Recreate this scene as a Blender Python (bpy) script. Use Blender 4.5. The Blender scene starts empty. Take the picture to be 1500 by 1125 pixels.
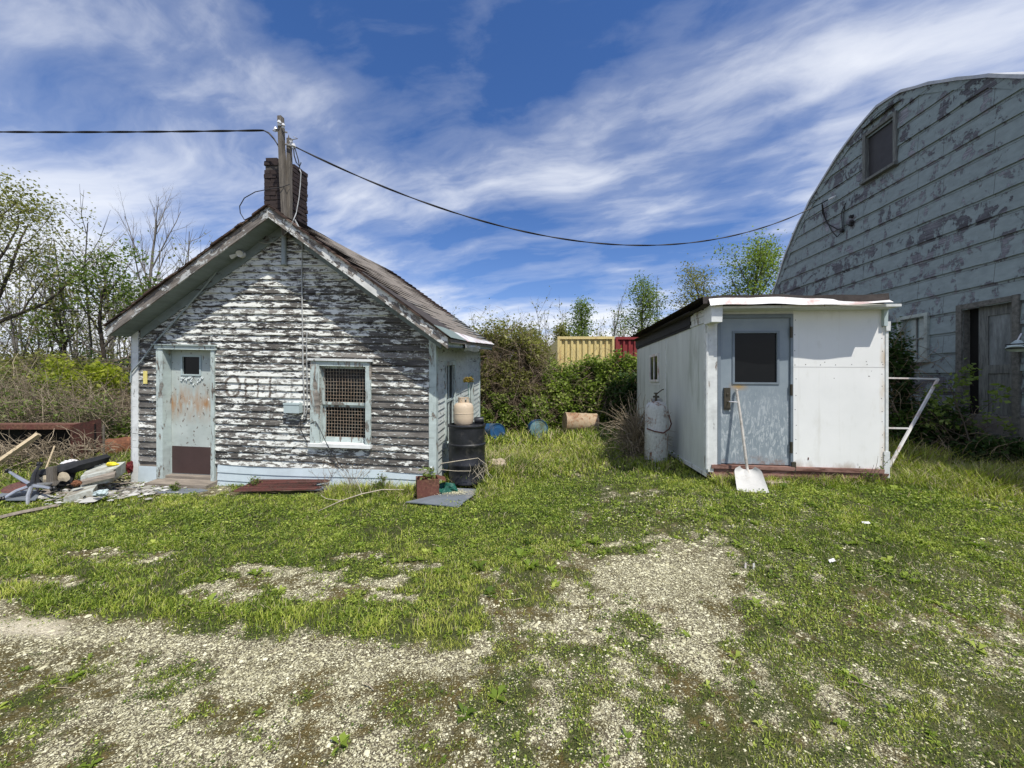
import bpy, math, random
import numpy as np
from mathutils import Vector, Matrix

PI = math.pi
rad = math.radians
scene = bpy.context.scene
COL = scene.collection
FPX = 563.0            # focal length in pixels of the 1500 px wide photograph
CX, CY = 750.0, 562.5
CAMZ = 1.62
HOR = 561.0            # a level camera: the horizon

# ------------------------------------------------------------------ helpers
ORG = {}
def prop(o, label=None, cat=None, group=None, kind=None):
    if label: o['label'] = label
    if cat: o['category'] = cat
    if group: o['group'] = group
    if kind: o['kind'] = kind
    return o
def thing(name, label, cat, loc=(0, 0, 0), rz=0.0, group=None):
    o = bpy.data.objects.new(name, None)
    o.empty_display_size = 0.2
    COL.objects.link(o)
    o.location = loc; o.rotation_euler = (0, 0, rz)
    ORG[o.name] = np.array(loc, float) if rz == 0 else np.zeros(3)
    return prop(o, label, cat, group)
def mesh_np(name, V, loops, totals):
    me = bpy.data.meshes.new(name)
    V = np.asarray(V, np.float32)
    loops = np.asarray(loops, np.int32).ravel(); totals = np.asarray(totals, np.int32)
    me.vertices.add(len(V)); me.vertices.foreach_set('co', V.ravel())
    me.loops.add(len(loops)); me.loops.foreach_set('vertex_index', loops)
    me.polygons.add(len(totals))
    starts = np.concatenate([[0], np.cumsum(totals)[:-1]]).astype(np.int32)
    me.polygons.foreach_set('loop_start', starts)
    me.update(calc_edges=True)
    return me
def link(name, me, mat, parent=None, smooth=False, rot_local=False):
    me.materials.append(mat)
    if smooth:
        me.polygons.foreach_set('use_smooth', np.ones(len(me.polygons), bool))
    o = bpy.data.objects.new(name, me)
    COL.objects.link(o)
    if parent is not None:
        o.parent = parent
        ORG[o.name] = ORG[parent.name]
    else:
        ORG[o.name] = np.zeros(3)
    return o
IDENT = lambda p: p
class MB:
    """collects shapes in a local frame F, builds ONE mesh object"""
    def __init__(self, F=None):
        self.F = F or IDENT; self.V = []; self.L = []; self.fa = []; self.n = 0; self.off = np.zeros(3)
    def add(self, V, faces):
        V = np.asarray(V, float) + self.off
        self.V.append(V); b = self.n
        for f in faces: self.fa.append([i + b for i in f])
        self.n += len(V)
        return self
    def box(self, u0, u1, v0, v1, w0, w1, jit=0.0, seed=0, M=None):
        V = np.array([(u, v, w) for w in (w0, w1) for v in (v0, v1) for u in (u0, u1)], float)
        if jit:
            V = V + np.random.RandomState(seed + int(abs(u0 * 97 + w0 * 31) * 10) % 9999).uniform(-jit, jit, V.shape)
        if M is not None: V = M(V)
        return self.add(V, [(0, 2, 3, 1), (4, 5, 7, 6), (0, 1, 5, 4), (2, 6, 7, 3), (0, 4, 6, 2), (1, 3, 7, 5)])
    def prism(self, poly, v0, v1):
        """polygon in (u,w), extruded along v"""
        n = len(poly)
        V = [(p[0], v0, p[1]) for p in poly] + [(p[0], v1, p[1]) for p in poly]
        F = [tuple(range(n)), tuple(range(2 * n - 1, n - 1, -1))]
        F += [(i, i + n, (i + 1) % n + n, (i + 1) % n) for i in range(n)]
        return self.add(V, F)
    def tube(self, pts, r, sides=8, cap=True):
        pts = np.asarray(pts, float); n = len(pts)
        r = np.full(n, r, float) if np.isscalar(r) else np.asarray(r, float)
        V = []; up = None
        for i in range(n):
            t = pts[min(i + 1, n - 1)] - pts[max(i - 1, 0)]
            t = t / (np.linalg.norm(t) + 1e-9)
            if up is None:
                a = np.array([0, 0, 1.0]) if abs(t[2]) < 0.9 else np.array([1.0, 0, 0])
            else: a = up
            x = np.cross(t, a); x /= np.linalg.norm(x) + 1e-9
            y = np.cross(x, t); up = y
            for k in range(sides):
                th = 2 * PI * k / sides
                V.append(pts[i] + r[i] * (math.cos(th) * x + math.sin(th) * y))
        F = []
        for i in range(n - 1):
            for k in range(sides):
                a = i * sides + k; b = i * sides + (k + 1) % sides
                F.append((a, b, b + sides, a + sides))
        if cap and sides > 2:
            F.append(tuple(range(sides - 1, -1, -1))); F.append(tuple(range((n - 1) * sides, n * sides)))
        return self.add(V, F)
    def lathe(self, prof, c=(0, 0, 0), axis=(0, 0, 1), seg=24, cap=True):
        """prof: list of (radius, height)"""
        ax = np.array(axis, float); ax /= np.linalg.norm(ax)
        a = np.array([0, 0, 1.0]) if abs(ax[2]) < 0.9 else np.array([1.0, 0, 0])
        x = np.cross(a, ax); x /= np.linalg.norm(x); y = np.cross(ax, x); c = np.array(c, float)
        V = []; F = []
        for (r, h) in prof:
            for k in range(seg):
                th = 2 * PI * k / seg
                V.append(c + ax * h + r * (math.cos(th) * x + math.sin(th) * y))
        for i in range(len(prof) - 1):
            for k in range(seg):
                p = i * seg + k; q = i * seg + (k + 1) % seg
                F.append((p, q, q + seg, p + seg))
        if cap:
            F.append(tuple(range(seg - 1, -1, -1))); F.append(tuple(range((len(prof) - 1) * seg, len(prof) * seg)))
        return self.add(V, F)
    def build(self, name, mat, parent=None, smooth=False, local=False):
        V = np.concatenate(self.V)
        W = self.F(V)
        o0 = ORG[parent.name] if parent is not None else np.zeros(3)
        if not local: W = W - o0
        me = bpy.data.meshes.new(name)
        me.from_pydata(W.tolist(), [], self.fa)
        at = me.attributes.new('loc', 'FLOAT_VECTOR', 'POINT')
        at.data.foreach_set('vector', V.astype(np.float32).ravel())
        o = link(name, me, mat, parent)
        if smooth:
            me.polygons.foreach_set('use_smooth', [len(p.vertices) == 4 for p in me.polygons])
            try: me.set_sharp_from_angle(angle=rad(40))
            except Exception: pass
        return o
def base_thing(o, pos):
    pass

# ------------------------------------------------------------------ noise (numpy)
def hash2(ix, iy, seed):
    n = (ix.astype(np.int64) * 374761393 + iy.astype(np.int64) * 668265263 + seed * 1442695041) & 0xffffffff
    n = ((n ^ (n >> 13)) * 1274126177) & 0xffffffff
    return ((n ^ (n >> 16)) & 0xffff) / 65535.0
def vnoise(x, y, seed=0):
    x = np.asarray(x, float); y = np.asarray(y, float)
    ix = np.floor(x); iy = np.floor(y); fx = x - ix; fy = y - iy
    fx = fx * fx * (3 - 2 * fx); fy = fy * fy * (3 - 2 * fy)
    a = hash2(ix, iy, seed); b = hash2(ix + 1, iy, seed); c = hash2(ix, iy + 1, seed); d = hash2(ix + 1, iy + 1, seed)
    return (a * (1 - fx) + b * fx) * (1 - fy) + (c * (1 - fx) + d * fx) * fy
def fbm(x, y, seed=0, o=4):
    s = 0; a = 0.5; t = 0
    for i in range(o):
        s = s + a * vnoise(x * 2 ** i, y * 2 ** i, seed + i * 17); t += a; a *= 0.55
    return s / t
def sstep(a, b, x):
    t = np.clip((x - a) / (b - a), 0, 1); return t * t * (3 - 2 * t)

# ------------------------------------------------------------------ ground height
def ground_z(x, y):
    x = np.asarray(x, float); y = np.asarray(y, float)
    z = 0.05 * (np.clip(y, 6.0, 13.5) - 6.0)
    z = z + 0.24 * sstep(0.6, 3.2, x) * sstep(2.6, 5.0, y) * (1 - 0.6 * sstep(6.5, 13, y))
    z = z + 0.9 * sstep(30, 120, np.hypot(x, y)) * 1.5
    z = z + 0.05 * (fbm(x * 0.6, y * 0.6, 3) - 0.5) + 0.025 * (fbm(x * 3, y * 3, 9) - 0.5)
    # the low lip where the lawn meets the gravel drive
    px, py = to_px(x, y, 0 * x)
    z = z + 0.035 * sstep(-22, 18, edge_line(px) - py) * (y > 1) * (y < 9)
    return z
def to_px(x, y, z):
    yy = np.maximum(y, 0.3)
    return CX + FPX * x / yy, HOR + FPX * (CAMZ - z) / yy
def edge_line(px):
    return np.interp(px, [-400, 0, 300, 500, 640, 700, 790, 870, 900, 1000, 1090, 1150, 1300, 1500, 1900],
                     [895, 902, 918, 938, 952, 930, 880, 800, 778, 776, 838, 862, 868, 900, 940])
def P(px, py, y):
    """the point at depth y seen at a pixel of the photograph"""
    return np.array([(px - CX) / FPX * y, y, CAMZ + (HOR - py) / FPX * y])
def G(px, y, dz=0.0):
    x = (px - CX) / FPX * y
    return np.array([x, y, float(ground_z(x, y)) + dz])

# ------------------------------------------------------------------ shader helpers
def new_mat(name):
    m = bpy.data.materials.new(name); m.use_nodes = True
    nt = m.node_tree
    for n in list(nt.nodes): nt.nodes.remove(n)
    return m, nt
def nd(nt, t, ins=None, **props):
    n = nt.nodes.new(t)
    for k, v in props.items(): setattr(n, k, v)
    for k, v in (ins or {}).items():
        s = n.inputs[k]
        if isinstance(v, bpy.types.NodeSocket): nt.links.new(v, s)
        else:
            if s.type == 'RGBA' and len(v) == 3: v = (*v, 1)
            s.default_value = v
    return n
def mth(nt, op, a, b=None, c=None, clamp=False):
    n = nt.nodes.new('ShaderNodeMath'); n.operation = op; n.use_clamp = clamp
    for i, v in enumerate((a, b, c)):
        if v is None: continue
        if isinstance(v, bpy.types.NodeSocket): nt.links.new(v, n.inputs[i])
        else: n.inputs[i].default_value = v
    return n.outputs[0]
def vmul(nt, v, s, off=(0, 0, 0)):
    return nd(nt, 'ShaderNodeMapping', {'Vector': v, 'Scale': s, 'Location': off}).outputs[0]
def noise(nt, v, scale=1.0, detail=4.0, rough=0.55, dist=0.0, out=0):
    return nd(nt, 'ShaderNodeTexNoise', {'Vector': v, 'Scale': scale, 'Detail': detail, 'Roughness': rough, 'Distortion': dist}).outputs[out]
def ramp(nt, f, stops, interp='LINEAR'):
    n = nt.nodes.new('ShaderNodeValToRGB'); cr = n.color_ramp; cr.interpolation = interp
    while len(cr.elements) < len(stops): cr.elements.new(0.5)
    for e, (p, c) in zip(cr.elements, stops):
        e.position = p; e.color = (c, c, c, 1) if not hasattr(c, '__len__') else (*c, 1)
    nt.links.new(f, n.inputs[0]); return n.outputs[0]
def mix(nt, f, a, b, mode='MIX'):
    n = nt.nodes.new('ShaderNodeMix'); n.data_type = 'RGBA'; n.blend_type = mode
    for s, v in ((n.inputs[0], f), (n.inputs[6], a), (n.inputs[7], b)):
        if isinstance(v, bpy.types.NodeSocket): nt.links.new(v, s)
        elif hasattr(v, '__len__'): s.default_value = (*v, 1) if len(v) == 3 else v
        else: s.default_value = v
    return n.outputs[2]
def attr(nt, name, out='Fac'):
    return nd(nt, 'ShaderNodeAttribute', attribute_name=name).outputs[out]
def finish(nt, col, rough=0.8, metal=0.0, bump=None, bstr=0.3, bdist=0.01, spec=0.3):
    b = nd(nt, 'ShaderNodeBsdfPrincipled')
    for k, v in (('Base Color', col), ('Roughness', rough), ('Metallic', metal), ('Specular IOR Level', spec)):
        if isinstance(v, bpy.types.NodeSocket): nt.links.new(v, b.inputs[k])
        else: b.inputs[k].default_value = (*v, 1) if hasattr(v, '__len__') and len(v) == 3 else v
    if bump is not None:
        bn = nd(nt, 'ShaderNodeBump', {'Height': bump, 'Strength': bstr, 'Distance': bdist})
        nt.links.new(bn.outputs[0], b.inputs['Normal'])
    o = nd(nt, 'ShaderNodeOutputMaterial'); nt.links.new(b.outputs[0], o.inputs[0])
    return b

def m_simple(name, col, rough=0.7, metal=0.0, var=0.25, scale=6.0, stretch=(1, 1, 1), bstr=0.25, dirt=None, dirt_amt=0.5, spec=0.3):
    m, nt = new_mat(name)
    v = vmul(nt, attr(nt, 'loc', 'Vector'), stretch)
    n1 = noise(nt, v, scale, 6, 0.6); n2 = noise(nt, v, scale * 7, 4, 0.6)
    k = mth(nt, 'ADD', mth(nt, 'MULTIPLY', n1, 0.7), mth(nt, 'MULTIPLY', n2, 0.3))
    c0 = tuple(max(0, x * (1 - var)) for x in col); c1 = tuple(min(1, x * (1 + var)) for x in col)
    c = ramp(nt, k, [(0.33, c0), (0.67, c1)])
    if dirt is not None:
        d = ramp(nt, noise(nt, v, scale * 0.8, 8, 0.65, 0.3), [(1 - dirt_amt - 0.08, 0.0), (1 - dirt_amt + 0.1, 1.0)])
        c = mix(nt, d, c, dirt)
    finish(nt, c, rough, metal, n2, bstr, 0.004, spec)
    return m
def m_peel(name, paint, wood, amt=0.5, bh=0.106, freq=(7.0, 1, 26.0), use_attr=False, wood_var=1.0, letters=False, rough=0.65, joints=False, sharp=0.03):
    """old paint flaking off boards: chips are long along the board, each board has its own amount"""
    m, nt = new_mat(name)
    L = attr(nt, 'loc', 'Vector')
    sx = nd(nt, 'ShaderNodeSeparateXYZ', {'Vector': L}).outputs
    bi = mth(nt, 'FLOOR', mth(nt, 'DIVIDE', sx[2], bh))
    wn = nd(nt, 'ShaderNodeTexWhiteNoise', {'W': bi}, noise_dimensions='1D').outputs[0]
    off = nd(nt, 'ShaderNodeCombineXYZ', {'X': mth(nt, 'MULTIPLY', wn, 17.0), 'Y': mth(nt, 'MULTIPLY', bi, 3.7)}).outputs[0]
    Lb = nd(nt, 'ShaderNodeVectorMath', {0: L, 1: off}, operation='ADD').outputs[0]
    chips = noise(nt, vmul(nt, Lb, freq), 1.0, 9, 0.68, 0.4)
    fine = noise(nt, vmul(nt, L, (freq[0] * 6, 3, freq[2] * 2.2)), 1.0, 5, 0.6)
    runs = noise(nt, vmul(nt, Lb, (1.1, 1, 0.02)), 1.0, 3, 0.6)      # stretches of one board that lost it all
    big = noise(nt, vmul(nt, L, (0.7, 0.7, 1.1)), 1.0, 2, 0.5)
    s = mth(nt, 'ADD', mth(nt, 'MULTIPLY', mth(nt, 'SUBTRACT', chips, 0.28), 2.3), mth(nt, 'MULTIPLY', fine, 0.42))
    s = mth(nt, 'ADD', s, mth(nt, 'MULTIPLY', runs, 0.55))
    s = mth(nt, 'ADD', s, mth(nt, 'MULTIPLY', big, 0.5))
    s = mth(nt, 'ADD', s, mth(nt, 'MULTIPLY', wn, 0.10))
    thr = 0.79 - (amt - 0.5) * 0.9
    if use_attr: s = mth(nt, 'ADD', s, mth(nt, 'MULTIPLY', mth(nt, 'SUBTRACT', attr(nt, 'amt'), 0.5), 0.9))
    s = mth(nt, 'SUBTRACT', s, thr)
    if letters:
        # under the letters the paint film is another, thinner coat of brown
        s = mth(nt, 'SUBTRACT', s, mth(nt, 'MULTIPLY', attr(nt, 'letter'), 0.02))
    mask = ramp(nt, s, [(0.5 - sharp, 0.0), (0.5 + sharp, 1.0)])
    grain = noise(nt, vmul(nt, Lb, (2.6, 8, 60.0)), 1.0, 7, 0.75, 0.3)
    tone = noise(nt, vmul(nt, Lb, (1.7, 1, 5.0)), 1.0, 6, 0.7)
    dk = tuple(x * 0.30 for x in wood); lt = tuple(min(1, x * 2.5) for x in wood)
    gg = mth(nt, 'ADD', mth(nt, 'ADD', mth(nt, 'MULTIPLY', grain, 0.55), mth(nt, 'MULTIPLY', tone, 0.45)), mth(nt, 'MULTIPLY', mth(nt, 'SUBTRACT', wn, 0.5), 0.10))
    wc = ramp(nt, gg, [(0.36, dk), (0.49, wood), (0.62, lt)])
    pn = noise(nt, vmul(nt, L, (5, 5, 9)), 1.0, 6, 0.65)
    pc = ramp(nt, pn, [(0.3, tuple(x * 0.80 for x in paint)), (0.55, paint), (0.75, tuple(min(0.9, x * 1.12) for x in paint))])
    # thin worn paint where the film is about to go
    worn = ramp(nt, s, [(0.5, 0.55), (0.60, 0.0)])
    pc = mix(nt, worn, pc, tuple(x * 0.62 for x in paint))
    if letters:
        ln = ramp(nt, noise(nt, vmul(nt, L, (14, 1, 30)), 1.0, 5, 0.6), [(0.36, 0.25), (0.52, 1.0)])
        pc = mix(nt, mth(nt, 'MULTIPLY', attr(nt, 'letter'), ln), pc, (0.11, 0.085, 0.065))
        wc = mix(nt, mth(nt, 'MULTIPLY', attr(nt, 'letter'), 0.5), wc, (0.10, 0.08, 0.06))
    c = mix(nt, mask, wc, pc)
    if joints:
        br = nd(nt, 'ShaderNodeTexBrick', {'Vector': nd(nt, 'ShaderNodeCombineXYZ', {'X': sx[0], 'Y': sx[2]}).outputs[0], 'Scale': 1.0, 'Mortar Size': 0.004, 'Mortar Smooth': 0.2,
                    'Brick Width': 1.22, 'Row Height': bh, 'Bias': 0.0}, offset=0.37, squash=1.0)
        c = mix(nt, mth(nt, 'MULTIPLY', br.outputs['Fac'], 0.75), c, (0.03, 0.03, 0.03))
    h = mth(nt, 'ADD', mth(nt, 'MULTIPLY', mask, 1.0), mth(nt, 'MULTIPLY', grain, 0.5))
    finish(nt, c, rough, 0.0, h, 0.9, 0.004, 0.25)
    return m
def m_leaf(name, cols, trans=0.45, rough=0.55):
    m, nt = new_mat(name)
    r = attr(nt, 'rnd')
    n = len(cols)
    c = ramp(nt, r, [(i / (n - 1), cols[i]) for i in range(n)])
    d = nd(nt, 'ShaderNodeBsdfPrincipled', {'Base Color': c, 'Roughness': rough, 'Specular IOR Level': 0.35})
    t = nd(nt, 'ShaderNodeBsdfTranslucent', {'Color': mix(nt, 1.0, c, (1.0, 1.15, 0.5), 'MULTIPLY')})
    mx = nd(nt, 'ShaderNodeMixShader', {0: trans}); nt.links.new(d.outputs[0], mx.inputs[1]); nt.links.new(t.outputs[0], mx.inputs[2])
    o = nd(nt, 'ShaderNodeOutputMaterial'); nt.links.new(mx.outputs[0], o.inputs[0])
    return m
def m_rnd(name, cols, rough=0.9, bump=0.0):
    m, nt = new_mat(name)
    n = len(cols)
    c = ramp(nt, attr(nt, 'rnd'), [(i / (n - 1), cols[i]) for i in range(n)])
    finish(nt, c, rough, 0.0, None, spec=0.15)
    return m
def m_glass(name, col=(0.006, 0.007, 0.008), rough=0.05):
    m, nt = new_mat(name)
    L = attr(nt, 'loc', 'Vector')
    d = noise(nt, L, 5.0, 6, 0.6)
    finish(nt, mix(nt, ramp(nt, d, [(0.5, 0.0), (0.85, 0.2)]), col, (0.03, 0.03, 0.027)), ramp(nt, d, [(0.3, rough), (0.8, rough + 0.1)]), 0.0, d, 0.05, 0.01, 0.15)
    return m
def m_rust(name, paint, amt=0.5, scale=5.0, rough=0.75, rust=(0.16, 0.065, 0.03), streak=(1, 1, 1), metal=0.0):
    m, nt = new_mat(name)
    v = vmul(nt, attr(nt, 'loc', 'Vector'), streak)
    a = noise(nt, v, scale, 9, 0.68, 0.5); b = noise(nt, v, scale * 6, 6, 0.65)
    k = ramp(nt, mth(nt, 'ADD', mth(nt, 'MULTIPLY', a, 0.8), mth(nt, 'MULTIPLY', b, 0.2)), [(0.78 - amt * 0.56 - 0.03, 0.0), (0.78 - amt * 0.56 + 0.04, 1.0)])
    rc = ramp(nt, b, [(0.3, tuple(x * 0.4 for x in rust)), (0.5, rust), (0.72, tuple(min(1, x * 1.9) for x in rust))])
    pc = ramp(nt, b, [(0.3, tuple(x * 0.78 for x in paint)), (0.7, tuple(min(1, x * 1.12) for x in paint))])
    c = mix(nt, k, pc, rc)
    finish(nt, c, rough, metal, mth(nt, 'ADD', k, b), 0.35, 0.003)
    return m

# the materials
MT = {}
MT['clap_front'] = m_peel('flaking_clapboard_front', (0.70, 0.71, 0.655), (0.108, 0.100, 0.088), 0.5, use_attr=True, letters=True)
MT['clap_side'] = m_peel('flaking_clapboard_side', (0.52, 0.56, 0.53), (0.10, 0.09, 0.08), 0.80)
MT['trim'] = m_peel('worn_blue_grey_trim', (0.47, 0.54, 0.515), (0.19, 0.17, 0.145), 0.66, bh=3.0, freq=(14, 9, 3.5))
MT['trim_w'] = m_peel('worn_white_trim', (0.68, 0.70, 0.68), (0.16, 0.14, 0.12), 0.9, bh=3.0, freq=(10, 9, 3.0))
MT['rake'] = m_peel('flaking_rake_board', (0.66, 0.665, 0.63), (0.17, 0.15, 0.13), 0.50, bh=0.5, freq=(7, 6, 12))
MT['rake_l'] = m_peel('bare_rake_board', (0.50, 0.51, 0.49), (0.135, 0.12, 0.105), 0.30, bh=0.5, freq=(6, 6, 12))
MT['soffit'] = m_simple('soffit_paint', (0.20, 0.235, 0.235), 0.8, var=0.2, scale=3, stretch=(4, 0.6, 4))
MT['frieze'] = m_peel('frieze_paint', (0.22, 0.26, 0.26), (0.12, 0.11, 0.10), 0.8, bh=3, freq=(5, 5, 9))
MT['skirt'] = m_simple('pale_blue_metal_siding', (0.52, 0.60, 0.63), 0.45, 0.0, 0.10, 3, dirt=(0.22, 0.19, 0.14), dirt_amt=0.30)
MT['metal_light'] = m_simple('light_metal', (0.55, 0.57, 0.57), 0.45, 0.4, 0.15, 6, dirt=(0.25, 0.2, 0.15), dirt_amt=0.3)
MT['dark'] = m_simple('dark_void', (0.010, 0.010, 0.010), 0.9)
MT['door'] = None
MT['kick'] = m_simple('brown_kick_plate', (0.060, 0.036, 0.033), 0.45, 0.0, 0.15, 4, spec=0.4)
MT['glass'] = m_glass('dark_glass')
MT['grille'] = m_rust('rusty_wire_grille', (0.30, 0.27, 0.22), 0.6, 6, rust=(0.27, 0.21, 0.155))
MT['wood_grey'] = m_simple('grey_weathered_wood', (0.20, 0.175, 0.145), 0.85, 0, 0.45, 5, (2, 9, 1), 0.5)
MT['wood_grey_h'] = m_simple('grey_weathered_plank', (0.24, 0.205, 0.165), 0.85, 0, 0.45, 4, (1, 9, 12), 0.5)
MT['pole'] = m_simple('grey_pole_wood', (0.13, 0.115, 0.095), 0.85, 0, 0.5, 7, (6, 6, 0.7), 0.6)
MT['wood_new'] = m_simple('bright_plank', (0.52, 0.42, 0.27), 0.8, 0, 0.2, 5, (1, 9, 9), 0.3)
MT['cable_b'] = m_simple('black_cable', (0.018, 0.018, 0.020), 0.55, 0, 0.3, 10)
MT['cable_g'] = m_simple('grey_cable', (0.36, 0.37, 0.36), 0.6, 0, 0.3, 10)
MT['porcelain'] = m_simple('porcelain', (0.65, 0.66, 0.66), 0.2, 0, 0.08, 8, spec=0.6)
MT['pipe'] = m_simple('painted_pipe', (0.30, 0.345, 0.35), 0.5, 0.0, 0.12, 8)
MT['brick'] = m_rust('sooty_brick', (0.038, 0.026, 0.023), 0.22, 9, rust=(0.14, 0.052, 0.03))
MT['mortar'] = m_simple('old_mortar', (0.07, 0.062, 0.055), 0.95, 0, 0.4, 20)
MT['box_grey'] = m_simple('grey_box_paint', (0.42, 0.50, 0.50), 0.45, 0, 0.1, 8)
MT['yellow_tag'] = m_simple('yellow_tag', (0.72, 0.62, 0.20), 0.6, 0, 0.15, 20)
MT['black_plastic'] = m_simple('black_plastic', (0.016, 0.017, 0.020), 0.42, 0, 0.5, 7, dirt=(0.09, 0.085, 0.075), dirt_amt=0.36, spec=0.4)
MT['black_cloth'] = m_simple('black_upholstery', (0.020, 0.021, 0.023), 0.85, 0, 0.4, 9, dirt=(0.07, 0.065, 0.06), dirt_amt=0.3)
MT['foam'] = m_simple('torn_foam', (0.48, 0.41, 0.29), 0.9, 0, 0.2, 12)
MT['chrome'] = m_simple('dull_chrome', (0.50, 0.51, 0.52), 0.33, 0.8, 0.15, 10, dirt=(0.15, 0.13, 0.11), dirt_amt=0.35)
MT['tan_tank'] = m_simple('tan_tank_paint', (0.56, 0.45, 0.32), 0.5, 0, 0.10, 4, dirt=(0.28, 0.20, 0.13), dirt_amt=0.33)
MT['white_tank'] = m_rust('white_rusty_tank', (0.52, 0.53, 0.50), 0.41, 6, streak=(1, 1, 0.6))
MT['rust_plate'] = m_rust('rusty_plate', (0.14, 0.055, 0.04), 0.55, 4, rust=(0.125, 0.06, 0.038))
MT['rust_red'] = m_rust('red_brown_rust', (0.13, 0.050, 0.040), 0.5, 9, rust=(0.09, 0.045, 0.035))
MT['rust_barrel'] = m_rust('rusty_barrel', (0.20, 0.10, 0.065), 0.7, 4, rust=(0.15, 0.062, 0.03))
MT['tan_barrel'] = m_rust('tan_rusty_barrel', (0.42, 0.32, 0.21), 0.45, 4, rust=(0.23, 0.13, 0.07))
MT['blue_drum'] = m_simple('blue_drum_plastic', (0.02, 0.075, 0.17), 0.4, 0, 0.3, 4, dirt=(0.14, 0.14, 0.12), dirt_amt=0.4)
MT['pale_drum'] = m_simple('pale_drum_plastic', (0.13, 0.24, 0.27), 0.45, 0, 0.35, 6, dirt=(0.10, 0.12, 0.08), dirt_amt=0.5)
MT['slate'] = m_simple('grey_sheet', (0.155, 0.175, 0.195), 0.6, 0, 0.14, 2.2, dirt=(0.33, 0.30, 0.24), dirt_amt=0.36)
MT['green_cloth'] = m_simple('green_tarp', (0.010, 0.085, 0.060), 0.55, 0, 0.4, 9)
MT['white_slab'] = m_simple('white_slab', (0.46, 0.48, 0.43), 0.8, 0, 0.2, 6, dirt=(0.2, 0.17, 0.12), dirt_amt=0.45)
MT['yellow'] = m_simple('bright_yellow', (0.75, 0.62, 0.04), 0.6, 0, 0.2, 20)
MT['red_cloth'] = m_simple('dark_red', (0.11, 0.012, 0.014), 0.7, 0, 0.3, 10)
MT['boulder'] = m_simple('tan_stone', (0.46, 0.38, 0.28), 0.9, 0, 0.3, 6, bstr=0.6)
MT['cont_y'] = m_rust('yellow_container_paint', (0.68, 0.55, 0.24), 0.36, 1.6, rust=(0.30, 0.15, 0.05), streak=(1.5, 1.5, 0.4))
MT['cont_r'] = m_rust('red_container_paint', (0.24, 0.035, 0.035), 0.25, 2, rust=(0.13, 0.05, 0.03), streak=(1.5, 1.5, 0.4))
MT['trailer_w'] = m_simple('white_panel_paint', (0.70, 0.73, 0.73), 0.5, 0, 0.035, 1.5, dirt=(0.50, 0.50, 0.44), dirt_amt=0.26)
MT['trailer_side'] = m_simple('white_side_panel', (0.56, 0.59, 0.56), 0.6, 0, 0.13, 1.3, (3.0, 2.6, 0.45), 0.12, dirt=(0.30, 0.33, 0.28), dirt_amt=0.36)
MT['trailer_trim'] = m_peel('trailer_white_trim', (0.66, 0.68, 0.66), (0.22, 0.19, 0.16), 0.86, bh=3.0, freq=(9, 9, 3.0))
MT['roofing'] = m_simple('rolled_roofing', (0.055, 0.047, 0.043), 0.95, 0, 0.35, 12, bstr=0.5)
MT['black_band'] = m_simple('black_roof_band', (0.010, 0.010, 0.011), 0.7, 0, 0.4, 6)
MT['flashing'] = m_simple('white_flashing', (0.66, 0.65, 0.63), 0.45, 0.0, 0.12, 4, (1, 1, 1), 0.1, dirt=(0.42, 0.25, 0.22), dirt_amt=0.44)
MT['sill_brown'] = m_rust('brown_sill', (0.26, 0.15, 0.12), 0.5, 5, streak=(0.5, 1, 3), rust=(0.12, 0.06, 0.045))
MT['door_grey'] = m_simple('blue_grey_door_frame', (0.17, 0.205, 0.235), 0.45, 0, 0.12, 5, dirt=(0.35, 0.37, 0.38), dirt_amt=0.22)
MT['lock'] = m_simple('bronze_lock', (0.085, 0.075, 0.055), 0.4, 0.6, 0.2, 20)
MT['steel'] = m_simple('steel', (0.5, 0.5, 0.5), 0.35, 0.8, 0.15, 20)
MT['shovel'] = m_simple('worn_white_shovel', (0.50, 0.495, 0.465), 0.5, 0, 0.1, 8, dirt=(0.34, 0.30, 0.24), dirt_amt=0.33)
MT['handle'] = m_simple('grey_shovel_handle', (0.50, 0.47, 0.42), 0.65, 0, 0.25, 9, dirt=(0.25, 0.22, 0.18), dirt_amt=0.4)
MT['barn'] = m_peel('flaking_barn_siding', (0.225, 0.278, 0.288), (0.118, 0.122, 0.138), 0.63, bh=0.352, freq=(4.6, 1, 3.4), joints=True, sharp=0.015)
MT['barn_wood'] = m_simple('bare_barn_wood', (0.135, 0.145, 0.14), 0.85, 0, 0.5, 5, (9, 9, 1.0), 0.6)
MT['barn_trim'] = m_simple('bare_barn_trim', (0.115, 0.115, 0.105), 0.85, 0, 0.5, 6, (3, 3, 3), 0.6)
MT['barn_fnd'] = m_simple('barn_foundation', (0.17, 0.16, 0.145), 0.95, 0, 0.3, 4, bstr=0.6)
MT['barn_roof'] = m_simple('galvanised_roof', (0.42, 0.43, 0.43), 0.45, 0.5, 0.2, 3, dirt=(0.25, 0.17, 0.12), dirt_amt=0.3)
MT['twig'] = m_rnd('dry_twigs', [(0.10, 0.072, 0.048), (0.21, 0.16, 0.11), (0.34, 0.27, 0.19)])
MT['twig_pale'] = m_rnd('pale_dry_stems', [(0.14, 0.11, 0.075), (0.27, 0.22, 0.15), (0.42, 0.35, 0.25)])
MT['bark'] = m_rnd('grey_bark', [(0.045, 0.038, 0.030), (0.085, 0.072, 0.058), (0.13, 0.115, 0.095)])
MT['bark_pale'] = m_rnd('pale_bark', [(0.11, 0.10, 0.085), (0.18, 0.165, 0.145), (0.25, 0.235, 0.21)])
MT['leaf_olive'] = m_leaf('olive_spring_leaves', [(0.14, 0.14, 0.04), (0.25, 0.25, 0.075), (0.40, 0.39, 0.16)])
MT['leaf_green'] = m_leaf('fresh_green_leaves', [(0.08, 0.12, 0.025), (0.17, 0.24, 0.05), (0.32, 0.38, 0.12)])
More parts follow.
